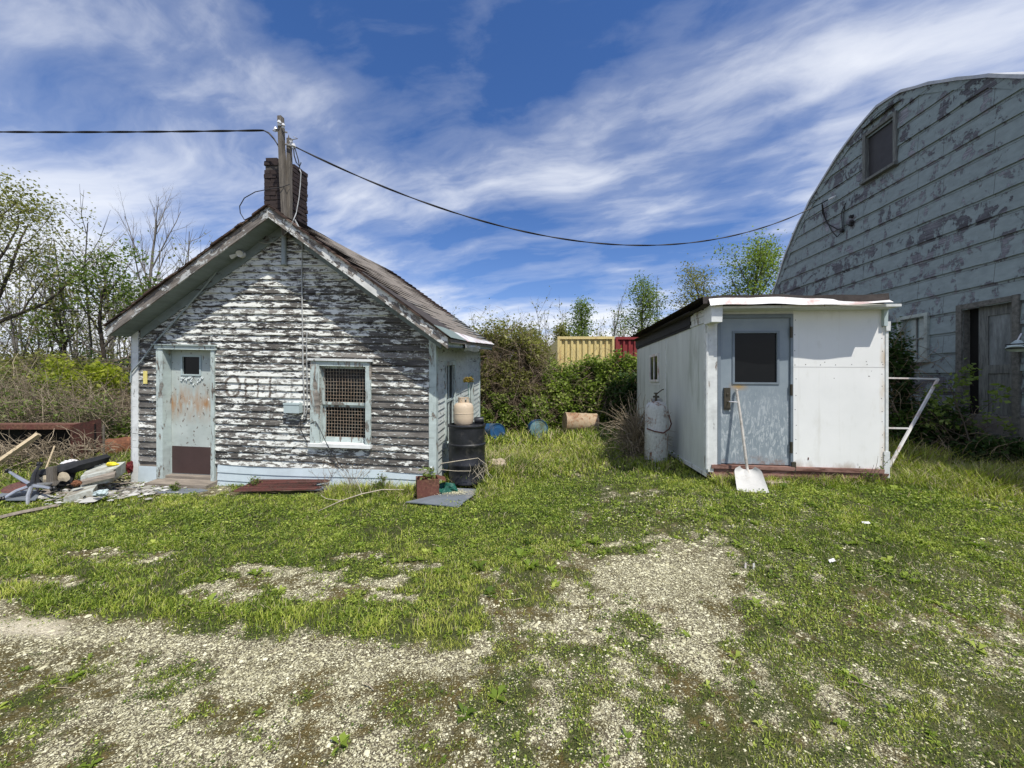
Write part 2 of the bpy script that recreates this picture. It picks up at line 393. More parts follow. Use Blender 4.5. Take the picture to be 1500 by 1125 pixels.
MT['leaf_deep'] = m_leaf('deep_green_leaves', [(0.022, 0.048, 0.012), (0.048, 0.096, 0.022), (0.090, 0.150, 0.036)])
MT['leaf_vine'] = m_leaf('vine_leaves', [(0.07, 0.11, 0.018), (0.22, 0.30, 0.05), (0.42, 0.48, 0.13)])
MT['leaf_yellow'] = m_leaf('yellow_green_leaves', [(0.184, 0.230, 0.023), (0.322, 0.356, 0.034), (0.483, 0.483, 0.069)])
MT['leaf_brownish'] = m_leaf('brownish_new_leaves', [(0.117, 0.098, 0.039), (0.195, 0.169, 0.058), (0.221, 0.234, 0.078)])

# ================================================================== GROUND
def ell(px, py, cx, cy, rx, ry, nz):
    d = np.sqrt(((px - cx) / rx) ** 2 + ((py - cy) / ry) ** 2)
    return sstep(1.45, 0.65, d + nz * 1.5)
def cover(x, y):
    """grass cover 0..1, moss 0..1, sand 0..1 on the ground"""
    px, py = to_px(x, y, 0 * x)
    n1 = fbm(x * 1.6, y * 1.6, 21) - 0.5
    n2 = fbm(x * 5.5, y * 5.5, 33, 4) - 0.5
    n3 = fbm(x * 0.8 + 7, y * 0.8, 51) - 0.5
    front = (y > 1.0)
    gen = sstep(660, 900, px)                      # right of here the lawn fades out gradually
    e = (py - edge_line(px)) + n1 * 26 + n2 * 26
    lawn = sstep(20, -14, e + n2 * 22) * (1 - gen) + gen * sstep(60, -75, e + n2 * 30)
    lawn = np.where(front, lawn, 0.0)
    bare = np.zeros_like(lawn)
    q = n2 * 1.3 + n1 * 0.7 + (fbm(x * 14, y * 14, 35, 3) - .5) * .9
    for (cx, cy, rx, ry) in ((165, 822, 75, 8), (85, 858, 75, 9), (455, 858, 80, 20), (330, 872, 85, 14), (390, 838, 45, 8), (575, 880, 50, 9),
                             (520, 818, 30, 6), (600, 832, 40, 7), (560, 858, 40, 9), (1215, 870, 60, 7), (1330, 845, 60, 6), (850, 705, 34, 9), (280, 722, 90, 8), (160, 712, 60, 10),
                             (1470, 770, 45, 9), (745, 880, 26, 26), (720, 846, 22, 12)):
        bare = np.maximum(bare, ell(px, py, cx, cy, rx, ry, q))
    bare = np.where(y < 9, bare, 0)
    lawn = lawn * (1 - 0.93 * bare)
    # the drive: moss, clover and thin grass at every scale from a hand to a pace
    N = 0.34 * fbm(x * 2.3 + 3, y * 2.3 + 9, 77, 3) + 0.36 * fbm(x * 6.5 + 11, y * 6.5, 78, 3) + 0.30 * fbm(x * 17 + 5, y * 17, 79, 3)
    strip = np.exp(-((py - edge_line(px) - 20) / 20.0) ** 2) * (px < 720)      # clean gravel right under the lawn's edge
    g = ell(px, py, 960, 850, 120, 45, q * 0.7)
    target = 0.40 + 0.10 * sstep(960, 1040, py) + 0.18 * sstep(500, 800, px) + 0.12 * sstep(950, 1300, px) + 0.35 * sstep(60, -40, e) * gen
    target = target * (1 - 0.9 * strip) * (1 - 0.75 * g)
    thr = 0.5 + (0.5 - target) * 0.42
    lowgrass = sstep(thr - 0.035, thr + 0.055, N) * (0.50 + 0.2 * sstep(thr, thr + 0.12, N))
    grass = np.clip(np.maximum(np.where(gen > 0, lawn * (1 - 0.75 * gen * sstep(0.54, 0.46, N) * sstep(-130, -20, e)), lawn), lowgrass), 0, 1)
    far = sstep(9, 14, y) ; grass = np.maximum(grass, far * 0.9)
    grass = np.where(front, grass, 0.5)
    Nm = 0.4 * fbm(x * 3.1 + 40, y * 3.1, 91, 3) + 0.6 * fbm(x * 9 + 4, y * 9, 92, 4)
    moss = sstep(-0.02, 0.10, Nm - 0.485 + 0.01 * gen) * (1 - strip)
    moss = np.maximum(moss, ell(px, py, 800, 815, 85, 42, q) * 0.9) * (1 - ell(px, py, 985, 835, 100, 50, q * .8) * 0.75)
    sand = ell(px, py, 45, 919, 62, 13, q * 0.6)
    return grass, moss, sand

def ground_axis(dense0, dense1, step, grow, lim0, lim1):
    a = list(np.arange(dense0, dense1 + 1e-6, step))
    s = step; v = a[-1]
    while v < lim1: s *= grow; v += s; a.append(v)
    s = step; v = a[0]; b = []
    while v > lim0: s *= grow; v -= s; b.append(v)
    return np.array(b[::-1] + a)
def build_ground():
    xs = ground_axis(-8.5, 8.5, 0.045, 1.09, -900, 900)
    ys = ground_axis(1.1, 8.5, 0.04, 1.07, -60, 1500)
    X, Y = np.meshgrid(xs, ys)
    Z = ground_z(X, Y)
    nx, ny = len(xs), len(ys)
    V = np.stack([X.ravel(), Y.ravel(), Z.ravel()], 1)
    i = np.arange(nx - 1)[None, :] + np.arange(ny - 1)[:, None] * nx
    q = np.stack([i, i + 1, i + 1 + nx, i + nx], -1).reshape(-1, 4)
    me = mesh_np('ground', V, q, np.full(len(q), 4))
    g, m, s = cover(V[:, 0], V[:, 1])
    for nm, a in (('grass', g), ('moss', m), ('sand', s)):
        at = me.attributes.new(nm, 'FLOAT', 'POINT'); at.data.foreach_set('value', a.astype(np.float32))
    mt, nt = new_mat('gravel_and_soil')
    L = nd(nt, 'ShaderNodeTexCoord').outputs['Object']
    v1 = nd(nt, 'ShaderNodeTexVoronoi', {'Vector': L, 'Scale': 105.0, 'Randomness': 1.0})
    v2 = nd(nt, 'ShaderNodeTexVoronoi', {'Vector': L, 'Scale': 150.0})
    hue = nd(nt, 'ShaderNodeSeparateColor', {0: v1.outputs['Color']}).outputs[0]
    peb = ramp(nt, hue, [(0.0, (0.10, 0.090, 0.052)), (0.25, (0.32, 0.30, 0.18)), (0.6, (0.49, 0.46, 0.30)), (1.0, (0.65, 0.62, 0.43))])
    gap = ramp(nt, v1.outputs['Distance'], [(0.35, 1.0), (0.68, 0.0)])
    cg = mix(nt, gap, (0.070, 0.055, 0.038), peb)
    n_mid = noise(nt, L, 9.0, 6, 0.65); n_big = noise(nt, L, 1.3, 5, 0.6)
    cg = mix(nt, ramp(nt, n_mid, [(0.42, 0.0), (0.62, 0.38)]), cg, (0.14, 0.115, 0.07))
    cg = mix(nt, ramp(nt, n_big, [(0.35, 0.2), (0.6, 0.0)]), cg, (0.22, 0.19, 0.125))
    # fine sand
    sn = noise(nt, L, 60.0, 4, 0.6)
    cs = ramp(nt, sn, [(0.3, (0.42, 0.37, 0.26)), (0.7, (0.66, 0.60, 0.45))])
    c = mix(nt, attr(nt, 'sand'), cg, cs)
    # moss, olive to red-brown
    mn = noise(nt, L, 34.0, 6, 0.7)
    cm = ramp(nt, mth(nt, 'ADD', mth(nt, 'MULTIPLY', mn, 0.6), mth(nt, 'MULTIPLY', n_big, 0.4)), [(0.36, (0.034, 0.034, 0.010)), (0.5, (0.090, 0.074, 0.024)), (0.66, (0.17, 0.12, 0.05))])
    mk = mth(nt, 'MULTIPLY', attr(nt, 'moss'), ramp(nt, mn, [(0.40, 0.25), (0.52, 1.0)]))
    c = mix(nt, mk, c, cm)
    # soil and thatch under the grass
    tn = noise(nt, L, 48.0, 5, 0.7)
    ct = ramp(nt, tn, [(0.3, (0.028, 0.036, 0.010)), (0.5, (0.055, 0.068, 0.020)), (0.68, (0.11, 0.105, 0.045))])
    gk = ramp(nt, mth(nt, 'ADD', attr(nt, 'grass'), mth(nt, 'MULTIPLY', mth(nt, 'SUBTRACT', n_mid, 0.5), 0.7)), [(0.42, 0.0), (0.72, 0.92)])
    c = mix(nt, gk, c, ct)
    h = mth(nt, 'ADD', mth(nt, 'MULTIPLY', gap, 0.6), mth(nt, 'ADD', mth(nt, 'MULTIPLY', mn, 0.5), mth(nt, 'MULTIPLY', tn, 0.5)))
    finish(nt, c, 0.95, 0.0, h, 0.8, 0.012, 0.12)
    o = link('ground', me, mt, smooth=True)
    prop(o, kind='structure')
    return o
build_ground()

# footprints where nothing grows: oriented boxes (ox, oy, dirx, length along r, length along d)
def in_box(x, y, ox, oy, k, W, D):
    """frame r=(1,-k), d=(k,1)"""
    dx, dy = x - ox, y - oy; q = 1 + k * k
    u = (dx - k * dy) / q; v = (k * dx + dy) / q
    return (u > 0) & (u < W) & (v > 0) & (v < D)
def blocked(x, y):
    b = in_box(x, y, -5.98, 6.1, 0.08, 4.86, 3.9)
    b |= in_box(x, y, 2.73, 5.35, 0.105, 2.5, 4.5)
    b |= x > 7.25 + 0.062 * y
    b |= ((np.abs(x + 0.93) < 0.42) & (np.abs(y - 5.42) < 0.33))           # grey sheet
    b |= ((np.abs(x + 3.25) < 0.62) & (np.abs(y - 5.55) < 0.16))           # rusty plates
    return b

rs = np.random.RandomState(11)
def wedge(n, y0, y1, side=1.42, marg=1.9):
    y = np.sqrt(rs.uniform(y0 ** 2, y1 ** 2, n)); x = rs.uniform(-1, 1, n) * (y * side + marg)
    return x, y
def set_rnd(me, r):
    at = me.attributes.new('rnd', 'FLOAT', 'FACE'); at.data.foreach_set('value', r.astype(np.float32))

def blades(x, y, h, w, lean=0.45, r=None):
    """two quads per blade, bent over"""
    n = len(x); z = ground_z(x, y) - 0.006
    th = rs.uniform(0, 2 * PI, n); ph = th + PI / 2 + rs.normal(0, 0.4, n)
    sx, sy = np.cos(th) * w / 2, np.sin(th) * w / 2
    L = h * lean * rs.uniform(0.3, 1.8, n)
    lx, ly = np.cos(ph) * L, np.sin(ph) * L
    hz = h * rs.uniform(0.75, 1.0, n)
    V = np.empty((n, 6, 3))
    V[:, 0] = np.stack([x - sx, y - sy, z], 1); V[:, 1] = np.stack([x + sx, y + sy, z], 1)
    V[:, 3] = np.stack([x - sx * .85 + lx * .35, y - sy * .85 + ly * .35, z + hz * .62], 1)
    V[:, 2] = np.stack([x + sx * .85 + lx * .35, y + sy * .85 + ly * .35, z + hz * .62], 1)
    V[:, 5] = np.stack([x - sx * .12 + lx, y - sy * .12 + ly, z + hz], 1)
    V[:, 4] = np.stack([x + sx * .12 + lx, y + sy * .12 + ly, z + hz], 1)
    b = (np.arange(n) * 6)[:, None]
    F = np.concatenate([b + [0, 1, 2, 3], b + [3, 2, 4, 5]], 1).reshape(-1, 4)
    return V.reshape(-1, 3), F, np.repeat(r, 2)
def cards(c, s, nrm_up=0.5, r=None, asp=0.62, R=None, droop=0.0):
    """rhombic leaves, random attitude; c (n,3), s size"""
    R = R or rs
    n = len(c)
    a = R.normal(0, 1, (n, 3)); a[:, 2] *= (1 - nrm_up); a[:, 2] -= droop; a /= np.linalg.norm(a, axis=1)[:, None] + 1e-9
    t = R.normal(0, 1, (n, 3)); t[:, 2] += nrm_up * 2.5
    b = np.cross(a, t); b /= np.linalg.norm(b, axis=1)[:, None] + 1e-9
    s = np.broadcast_to(s, (n,))[:, None]
    nn = np.cross(a, b) * s * 0.12
    V = np.stack([c - a * s * .5, c + b * s * .5 * asp + nn - a * s * 0.06, c + a * s * .5, c - b * s * .5 * asp + nn - a * s * 0.06], 1).reshape(-1, 3)
    F = np.arange(n * 4).reshape(-1, 4)
    return V, F, r
def join(parts):
    V = []; F = []; Rr = []; b = 0
    for v, f, r in parts:
        V.append(v); F.append(f + b); Rr.append(r); b += len(v)
    return np.concatenate(V), np.concatenate(F), np.concatenate(Rr)
def np_obj(name, VFR, mat, parent=None, smooth=False):
    V, F, r = VFR
    me = mesh_np(name, V, F, np.full(len(F), F.shape[1])); set_rnd(me, r)
    return link(name, me, mat, parent, smooth)

# ------------------------------------------------------------------ grass
def tall(x, y):
    """height factor: long grass along walls and in the corridor"""
    px, py = to_px(x, y, 0 * x)
    t = np.full_like(x, 1.0)
    t += 2.2 * sstep(5.9, 7.0, y) * sstep(-1.6, -0.9, x) * sstep(2.9, 2.2, x)                       # corridor
    t += 5.0 * np.exp(-((x + 0.55) / 0.55) ** 2 - ((y - 6.3) / 0.8) ** 2)                           # behind the drum
    t += 2.6 * np.exp(-((y - 5.45) / 0.22) ** 2) * ((x > -2.6) & (x < -1.2))                        # by the house corner
    t += 2.4 * np.exp(-((y - 5.12) / 0.16) ** 2) * (x > 2.7) * (x < 5.4) + 2.5 * np.exp(-(np.hypot(x - 2.47, y - 6.5) / .45) ** 2)
    t += 5.5 * sstep(5.0, 5.9, x) * sstep(4.2, 5.2, y) * sstep(8, 7, y)                             # by the barn
    t += 2.2 * sstep(-6.4, -7.4, x) * sstep(5.2, 6.4, y)
    
    lip = np.exp(-((edge_line(px) - py - 14) / 20.0) ** 2) * (px < 720) * (y < 5)                      # thick lip above the drive
    t += 0.55 * lip
    return t
parts = []; pdry = []
for (y0, y1, dens, w, h) in ((1.25, 2.4, 15000, .0036, .021), (2.4, 3.8, 9500, .0048, .028), (3.8, 5.6, 5600, .0066, .031), (5.6, 8.5, 1900, .010, .040), (8.5, 15, 330, .022, .055)):
    area = (y1 ** 2 - y0 ** 2) * 1.42 + 3.8 * (y1 - y0)
    x, y = wedge(int(area * dens), y0, y1)
    g, m, s = cover(x, y)
    patch = fbm(x * 9, y * 9, 5, 3)
    keep = (rs.rand(len(x)) < np.clip(g * 1.05 - 0.1, 0, 1) ** 1.6 * (0.35 + 1.1 * sstep(0.35, 0.6, patch))) & ~blocked(x, y)
    x, y, g, patch = x[keep], y[keep], g[keep], patch[keep]
    t = tall(x, y)
    n3 = fbm(x * 1.3, y * 1.3, 61)
    hh = h * t * rs.uniform(0.45, 1.35, len(x)) * (0.55 + 0.6 * g) * (0.6 + 0.9 * n3)
    r = np.clip(0.45 + (fbm(x * 0.9, y * 0.9, 15) - 0.5) * 1.2 + (patch - 0.5) * 0.9 + rs.normal(0, 0.22, len(x)), 0, 1)
    parts.append(blades(x, y, hh, w * (1 + 0.25 * (t > 2)), 0.5, r))
    # dead straw
    k = rs.rand(len(x)) < 0.07 + 0.30 * (t > 1.7)
    pdry.append(blades(x[k] + .01, y[k], hh[k] * 1.15, w * 0.75, 0.9, rs.rand(k.sum())))
MT['grass'] = m_leaf('grass_blades', [(0.058, 0.098, 0.012), (0.180, 0.255, 0.028), (0.355, 0.425, 0.054), (0.60, 0.60, 0.15)], 0.35, 0.5)
MT['straw'] = m_rnd('dead_straw', [(0.17, 0.13, 0.07), (0.33, 0.27, 0.16), (0.46, 0.40, 0.27)])
o = np_obj('grass', join(parts), MT['grass']); prop(o, 'short green lawn grass, longer along the walls and in the gap between the sheds', 'grass', kind='stuff')
o = np_obj('dead_grass', join(pdry), MT['straw']); prop(o, 'pale dry blades of dead grass scattered through the green lawn', 'dead grass', kind='stuff')

# clover and small broad leaves close to the ground
parts = []
for (y0, y1, dens, s, h) in ((1.25, 2.6, 6500, .010, .015), (2.6, 4.2, 5200, .014, .024), (4.2, 6.2, 3200, .020, .034), (6.2, 11, 520, .036, .09)):
    area = (y1 ** 2 - y0 ** 2) * 1.42 + 3.8 * (y1 - y0)
    x, y = wedge(int(area * dens), y0, y1)
    g, m, _ = cover(x, y)
    pt = fbm(x * 2.2 + 5, y * 2.2, 88, 4)
    keep = (rs.rand(len(x)) < np.clip(g, 0, 1) ** 1.4 * sstep(0.36, 0.56, pt)) & ~blocked(x, y)
    x, y = x[keep], y[keep]
    t = np.sqrt(tall(x, y))
    c = np.stack([x, y, ground_z(x, y) + h * t * rs.uniform(0.2, 1.1, len(x))], 1)
    parts.append(cards(c, s * rs.uniform(.6, 1.4, len(x)), 0.75, np.clip(rs.normal(0.45, 0.27, len(x)) + (fbm(x * 6, y * 6, 44, 3) - .5) * 1.0, 0, 1), 0.85))
# rosettes of plantain and dandelion in the drive
nros = 800
x, y = wedge(nros, 1.3, 5.0, 1.36, 0.2)
g, m, _ = cover(x, y)
k = g > 0.15; x, y = x[k], y[k]
for i in range(len(x)):
    n = rs.randint(6, 13); a = rs.uniform(0, 2 * PI) + np.arange(n) * 2.4; L = rs.uniform(0.02, 0.055) * (1 + 0.5 * (y[i] > 3)) * (1.2 if rs.rand() < .12 else .8); 
    base = np.array([x[i], y[i], float(ground_z(x[i], y[i]))])
    V = []
    for q in range(n):
        l = L * rs.uniform(.6, 1.2); wd = l * rs.uniform(.13, .30); el = rs.uniform(.1, 1.2); a[q] += rs.normal(0, .5)
        d = np.array([math.cos(a[q]), math.sin(a[q]), 0]); s = np.array([-d[1], d[0], 0]) * wd; up = np.array([0, 0, 1.0])
        V += [base + d * l * .1, base + d * l * .5 + s + up * l * .55 * el, base + d * l * 1.0 + up * l * .55 * el * .8, base + d * l * .5 - s + up * l * .5 * el]
    parts.append((np.array(V), np.arange(4 * n).reshape(-1, 4), np.full(n, np.clip(rs.normal(.5, .2), 0, 1))))
MT['clover'] = m_leaf('clover_leaves', [(0.062, 0.112, 0.014), (0.215, 0.30, 0.036), (0.50, 0.56, 0.12)], 0.35, 0.5)
o = np_obj('ground_cover', join(parts), MT['clover']); prop(o, 'clover, plantain and dandelion leaves spread over lawn and gravel', 'ground cover', kind='stuff')

# loose stones
def stones(x, y, s, r, flat=0.6):
    n = len(x); z = ground_z(x, y)
    base = np.array([[1, 0, 0], [0.25, .9, 0.1], [-.8, .55, -.05], [-.75, -.6, .1], [.35, -.95, 0], [0.1, 0.05, .75], [0, 0, -.6]])
    T = np.array([[0, 1, 5], [1, 2, 5], [2, 3, 5], [3, 4, 5], [4, 0, 5]])
    th = rs.uniform(0, 2 * PI, n); c, sn = np.cos(th), np.sin(th)
    B = base[None] * rs.uniform(.65, 1.25, (n, 7, 3)); B[:, :, 2] *= flat
    X = B[:, :, 0] * c[:, None] - B[:, :, 1] * sn[:, None]; Y = B[:, :, 0] * sn[:, None] + B[:, :, 1] * c[:, None]
    V = np.stack([x[:, None] + X * s[:, None], y[:, None] + Y * s[:, None], z[:, None] + B[:, :, 2] * s[:, None] + s[:, None] * .05], 2)
    F = (np.arange(n) * 7)[:, None, None] + T[None]
    return V.reshape(-1, 3), F.reshape(-1, 3), np.repeat(r, 5)
parts = []
for (y0, y1, dens, s) in ((1.25, 2.2, 27000, .0026), (2.2, 3.4, 14000, .0037), (3.4, 5.2, 5200, .0058), (5.2, 8, 260, .012)):
    area = (y1 ** 2 - y0 ** 2) * 1.42 + 3.8 * (y1 - y0)
    x, y = wedge(int(area * dens), y0, y1)
    g, m, sa = cover(x, y)
    keep = (rs.rand(len(x)) < (1 - g) ** 1.3 * (1 - 0.80 * m) * (1 - .8 * sa)) & ~blocked(x, y)
    x, y = x[keep], y[keep]
    parts.append(stones(x, y, s * rs.lognormal(-.05, .5, len(x)), rs.rand(len(x))))
MT['stones'] = m_rnd('gravel_stones', [(0.12, 0.108, 0.056), (0.37, 0.34, 0.205), (0.55, 0.52, 0.335), (0.74, 0.71, 0.50)], 0.9)
o = np_obj('gravel', join(parts), MT['stones']); prop(o, 'pale loose gravel lying over the worn drive and bare patches', 'gravel', kind='stuff')
# dead twigs and leaf litter lying on the ground
mb = MB(); n = 420
x, y = wedge(n, 1.3, 6.2)
tz = []
V = []; F = []; Rr = []
for i in range(n):
    if blocked(np.array([x[i]]), np.array([y[i]]))[0]: continue
    l = rs.uniform(.02, .13); a = rs.uniform(0, PI); z = float(ground_z(x[i], y[i])) + rs.uniform(.004, .02)
    p = [(x[i] + t * l * math.cos(a + t * .4), y[i] + t * l * math.sin(a + t * .4), z + .012 * t) for t in (-.5, 0, .5)]
    mb.tube(p, [.0012 + .002 * rs.rand()] * 3, 4)
MT['litter'] = m_simple('litter_twigs', (0.30, 0.25, 0.18), 0.9, 0, 0.4, 5)
o = mb.build('twig_litter', MT['litter']); prop(o, 'short dead twigs littered over the gravel and grass', 'litter', kind='stuff')

# ================================================================== FRAMES
def make_frame(O, k, tilt_d=0.0, roll=0.0):
    """local (u right, v away, w up) -> world, with the slope and lean of the real building"""
    O = np.array(O, float); r = np.array([1, -k, roll]); d = np.array([k, 1, tilt_d]); up = np.array([0, 0, 1.0])
    def F(p):
        p = np.asarray(p, float)
        return O + p[..., 0:1] * r + p[..., 1:2] * d + p[..., 2:3] * up
    def front(px, py, v=0.0):
        """(u, w) on the plane v = const seen at a pixel"""
        a = (px - CX) / FPX; b = (HOR - py) / FPX
        Q = O + v * d
        u = (a * Q[1] - Q[0]) / (r[0] - a * r[1])
        y = Q[1] + u * r[1]
        return u, CAMZ + b * y - Q[2] - u * r[2]
    def side(px, py, u):
        """(v, w) on the plane u = const"""
        a = (px - CX) / FPX; b = (HOR - py) / FPX
        Q = O + u * r
        v = (a * Q[1] - Q[0]) / (d[0] - a * d[1])
        y = Q[1] + v * d[1]
        return v, CAMZ + b * y - Q[2] - v * d[2]
    return F, front, side
def siding(mb, U0, U1, W0, W1, bh, t, du, k, inside=None, holes=(), wav=0.0, seed=1, vf=None, attrs=None):
    """lapped boards as one relief sheet facing -v; columns du apart, k rows to a board"""
    us = np.linspace(U0, U1, max(2, int(round((U1 - U0) / du)) + 1))
    rows = []
    nb = int(math.ceil((W1 - W0) / bh))
    for b in range(nb):
        for j in range(k + 1):
            f = j / k
            rows.append((W0 + (b + f) * bh, t * (1 - f) + 0.001, b))
    W = np.array([r[0] for r in rows]); OFF = np.array([r[1] for r in rows]); B = np.array([r[2] for r in rows])
    UU, WW = np.meshgrid(us, W)
    # each board wanders a little, its butt edge more than its top
    dv = (fbm(UU * 1.7, (B * 3.1)[:, None] + 0 * UU, seed, 4) - 0.5) * wav
    dw = (fbm(UU * 2.3, (B * 5.7)[:, None] + 0 * UU, seed + 5, 4) - 0.5) * wav * 0.9 * (OFF[:, None] > t * 0.55)
    VV = -OFF[:, None] - dv * (OFF / max(t, 1e-6))[:, None]
    WW2 = np.minimum(WW + dw, W1)
    pts = np.stack([UU, VV, WW2], -1).reshape(-1, 3)
    nu, nr = len(us), len(rows)
    uc = (us[:-1] + us[1:]) / 2
    F = []
    for r in range(nr - 1):
        wc = (W[r] + W[r + 1]) / 2
        if wc >= W1: break
        ok = np.ones(nu - 1, bool)
        if inside is not None: ok &= inside(uc, wc)
        for (a, b2, c, d) in holes:
            if c < wc < d: ok &= ~((uc > a) & (uc < b2))
        idx = np.nonzero(ok)[0]
        for i in idx: F.append((r * nu + i, r * nu + i + 1, (r + 1) * nu + i + 1, (r + 1) * nu + i))
    if vf is not None: pts = vf(pts)
    mb.add(pts, F)
    return pts

# ================================================================== THE OLD OFFICE HOUSE
HO = (-5.99, 6.1, 0.06)
HF, hfr, hsd = make_frame(HO, 0.08, 0.080, -0.025)
HW = hfr(637, 600)[0]              # width of the front wall
house = thing('weathered_house', 'small gabled office house with flaking white clapboards and a brick chimney', 'house', tuple(HF(np.array([HW / 2, 2, -0.05]))))
PV = -0.37                         # plane of the rake boards
HL = 3.95                          # depth of the house
A = hfr(393, 301, PV); R = hfr(656, 493, PV); Lf = hfr(155, 477, PV)
def rake_w(u, top=0.0):
    return np.where(u < A[0], Lf[1] + (A[1] - Lf[1]) * (u - Lf[0]) / (A[0] - Lf[0]), R[1] + (A[1] - R[1]) * (u - R[0]) / (A[0] - R[0])) - top
def hole(p0, p1, v=0.0):
    a = hfr(p0[0], p1[1], v); b = hfr(p1[0], p0[1], v); return (a[0], b[0], a[1], b[1])
DOOR = hole((242, 513), (312, 697)); WIN = hole((470, 537), (537, 648))
skirt_top = hfr(400, 683)[1]
# front siding
mb = MB(HF)
pts = siding(mb, 0.0, HW, skirt_top, A[1], 0.1065, 0.028, 0.012, 6, inside=lambda u, w: w < rake_w(u, 0.10), holes=[DOOR, WIN, (DOOR[0] - .02, DOOR[1] + .02, -1, DOOR[3])], wav=0.012, seed=7)
front = mb.build('front_siding', MT['clap_front'], house)
u, w = pts[:, 0], pts[:, 2]
# how much paint is left: almost all under the gable, little on the lower right and left of the door
gpx = np.interp(u, [0, 0.35, 0.6, 1.3, 2.2, 2.8, 3.7, 4.2, HW], [0.36, 0.38, 0.47, 0.50, 0.48, 0.49, 0.42, 0.35, 0.33])
amt = 0.5 + (gpx - 0.5) * 1.15 + 0.08 * sstep(2.35, 3.0, w) - 0.08 * sstep(0.7, 0.4, w) + 0.1 * (fbm(u * 1.5, w * 3, 4) - 0.5)
lz_ = (sstep(hfr(322, 566)[0], hfr(336, 566)[0], u) * sstep(hfr(452, 566)[0], hfr(436, 566)[0], u) * sstep(hfr(400, 592)[1], hfr(400, 584)[1], w) * sstep(hfr(400, 542)[1], hfr(400, 550)[1], w)); amt = amt + 0.22 * lz_
at = front.data.attributes.new('amt', 'FLOAT', 'POINT'); at.data.foreach_set('value', amt.astype(np.float32))
# faded brown lettering
let = np.zeros(len(u))
def px2(px, py): return hfr(px, py)
def stroke(p0, p1, th=0.030):
    global let
    a = np.array(px2(*p0)); b = np.array(px2(*p1)); ab = b - a; t = np.clip(((u - a[0]) * ab[0] + (w - a[1]) * ab[1]) / (ab @ ab), 0, 1)
    d = np.hypot(u - a[0] - t * ab[0], w - a[1] - t * ab[1]); let = np.maximum(let, sstep(th * 0.62, th * 0.42, d))
def arc(c, rx, ry, a0, a1, th=0.034):
    global let
    n = 26; q = [(c[0] + rx * math.cos(rad(a0 + (a1 - a0) * i / n)), c[1] - ry * math.sin(rad(a0 + (a1 - a0) * i / n))) for i in range(n + 1)]
    for i in range(n): stroke(q[i], q[i + 1], th)
arc((342, 566), 10.5, 15, 0, 360, 0.042)
stroke((361, 552), (361, 581)); stroke((361, 553), (374, 553)); stroke((361, 565), (371, 565))
stroke((379, 553), (379, 581)); stroke((379, 554), (392, 554)); stroke((379, 566), (389, 566))
stroke((397, 554), (397, 582), 0.036)
let_keep = let.copy(); let[:] = 0
arc((413, 569), 9, 14, 40, 320, 0.034)
stroke((428, 556), (428, 584)); stroke((428, 556), (439, 556)); stroke((428, 569), (437, 569)); stroke((428, 583), (439, 583))
let = np.maximum(let_keep, let * 0.45)
at = front.data.attributes.new('letter', 'FLOAT', 'POINT'); at.data.foreach_set('value', let.astype(np.float32))
# curled flakes of paint standing off the boards
V = []; F = []; rf = np.random.RandomState(3); nfl = 0
while nfl < 1000:
    uu = rf.uniform(0.05, HW - 0.1); ww = rf.uniform(skirt_top + .05, A[1] - .5)
    if ww > float(rake_w(np.array(uu), 0.35)): continue
    if DOOR[0] - .12 < uu < DOOR[1] + .12 and ww < DOOR[3] + .1: continue
    if WIN[0] - .2 < uu < WIN[1] + .2 and WIN[2] - .15 < ww < WIN[3] + .2: continue
    if fbm(np.array([uu * 1.5]), np.array([ww * 4]), 8)[0] < 0.45: continue
    wd = rf.uniform(.012, .05); hh = rf.uniform(.006, .020); out = rf.uniform(.006, .018); b0 = len(V)
    f = ((ww - skirt_top) / 0.1065) % 1.0; o0 = 0.017 * (1 - f) + .001; s = rf.choice([-1, 1])
    for q in (0, .5, 1):
        V.append((uu + wd * (q - .5), -o0 - .0015, ww + rf.uniform(-.003, .003)))
        V.append((uu + wd * (q - .5) * .8, -o0 - out * (0.6 + .4 * math.sin(q * 3)), ww + s * hh * rf.uniform(.5, 1)))
    F += [(b0, b0 + 1, b0 + 3, b0 + 2), (b0 + 2, b0 + 3, b0 + 5, b0 + 4)]; nfl += 1
mb = MB(HF); mb.add(V, F)
MT['flake'] = m_simple('curled_paint', (0.55, 0.60, 0.59), 0.7, 0, 0.15, 20)
o = mb.build('peeling_paint', MT['flake'], house); o['kind'] = 'stuff'

# side wall facing the gap between the sheds (its own siding), back and left walls
SW = [hsd(652, 540, HW), hsd(666, 640, HW)]
swin = (SW[0][0], 1.18, hsd(652, 652, HW)[1], hsd(652, 536, HW)[1])
sdoor = (2.62, 2.98, 0.9, 1.62)
def side_map(p): # (u->v, relief outward to +u)
    q = p.copy(); q[:, 0] = HW - p[:, 1]; q[:, 1] = p[:, 0]; return q
eave_w = float(rake_w(np.array(HW + 0.02), 0.09))
mb = MB(HF)
siding(mb, 0.0, HL, -0.35, eave_w, 0.1065, 0.017, 0.03, 3, holes=[swin, sdoor], wav=0.012, seed=19, vf=side_map)
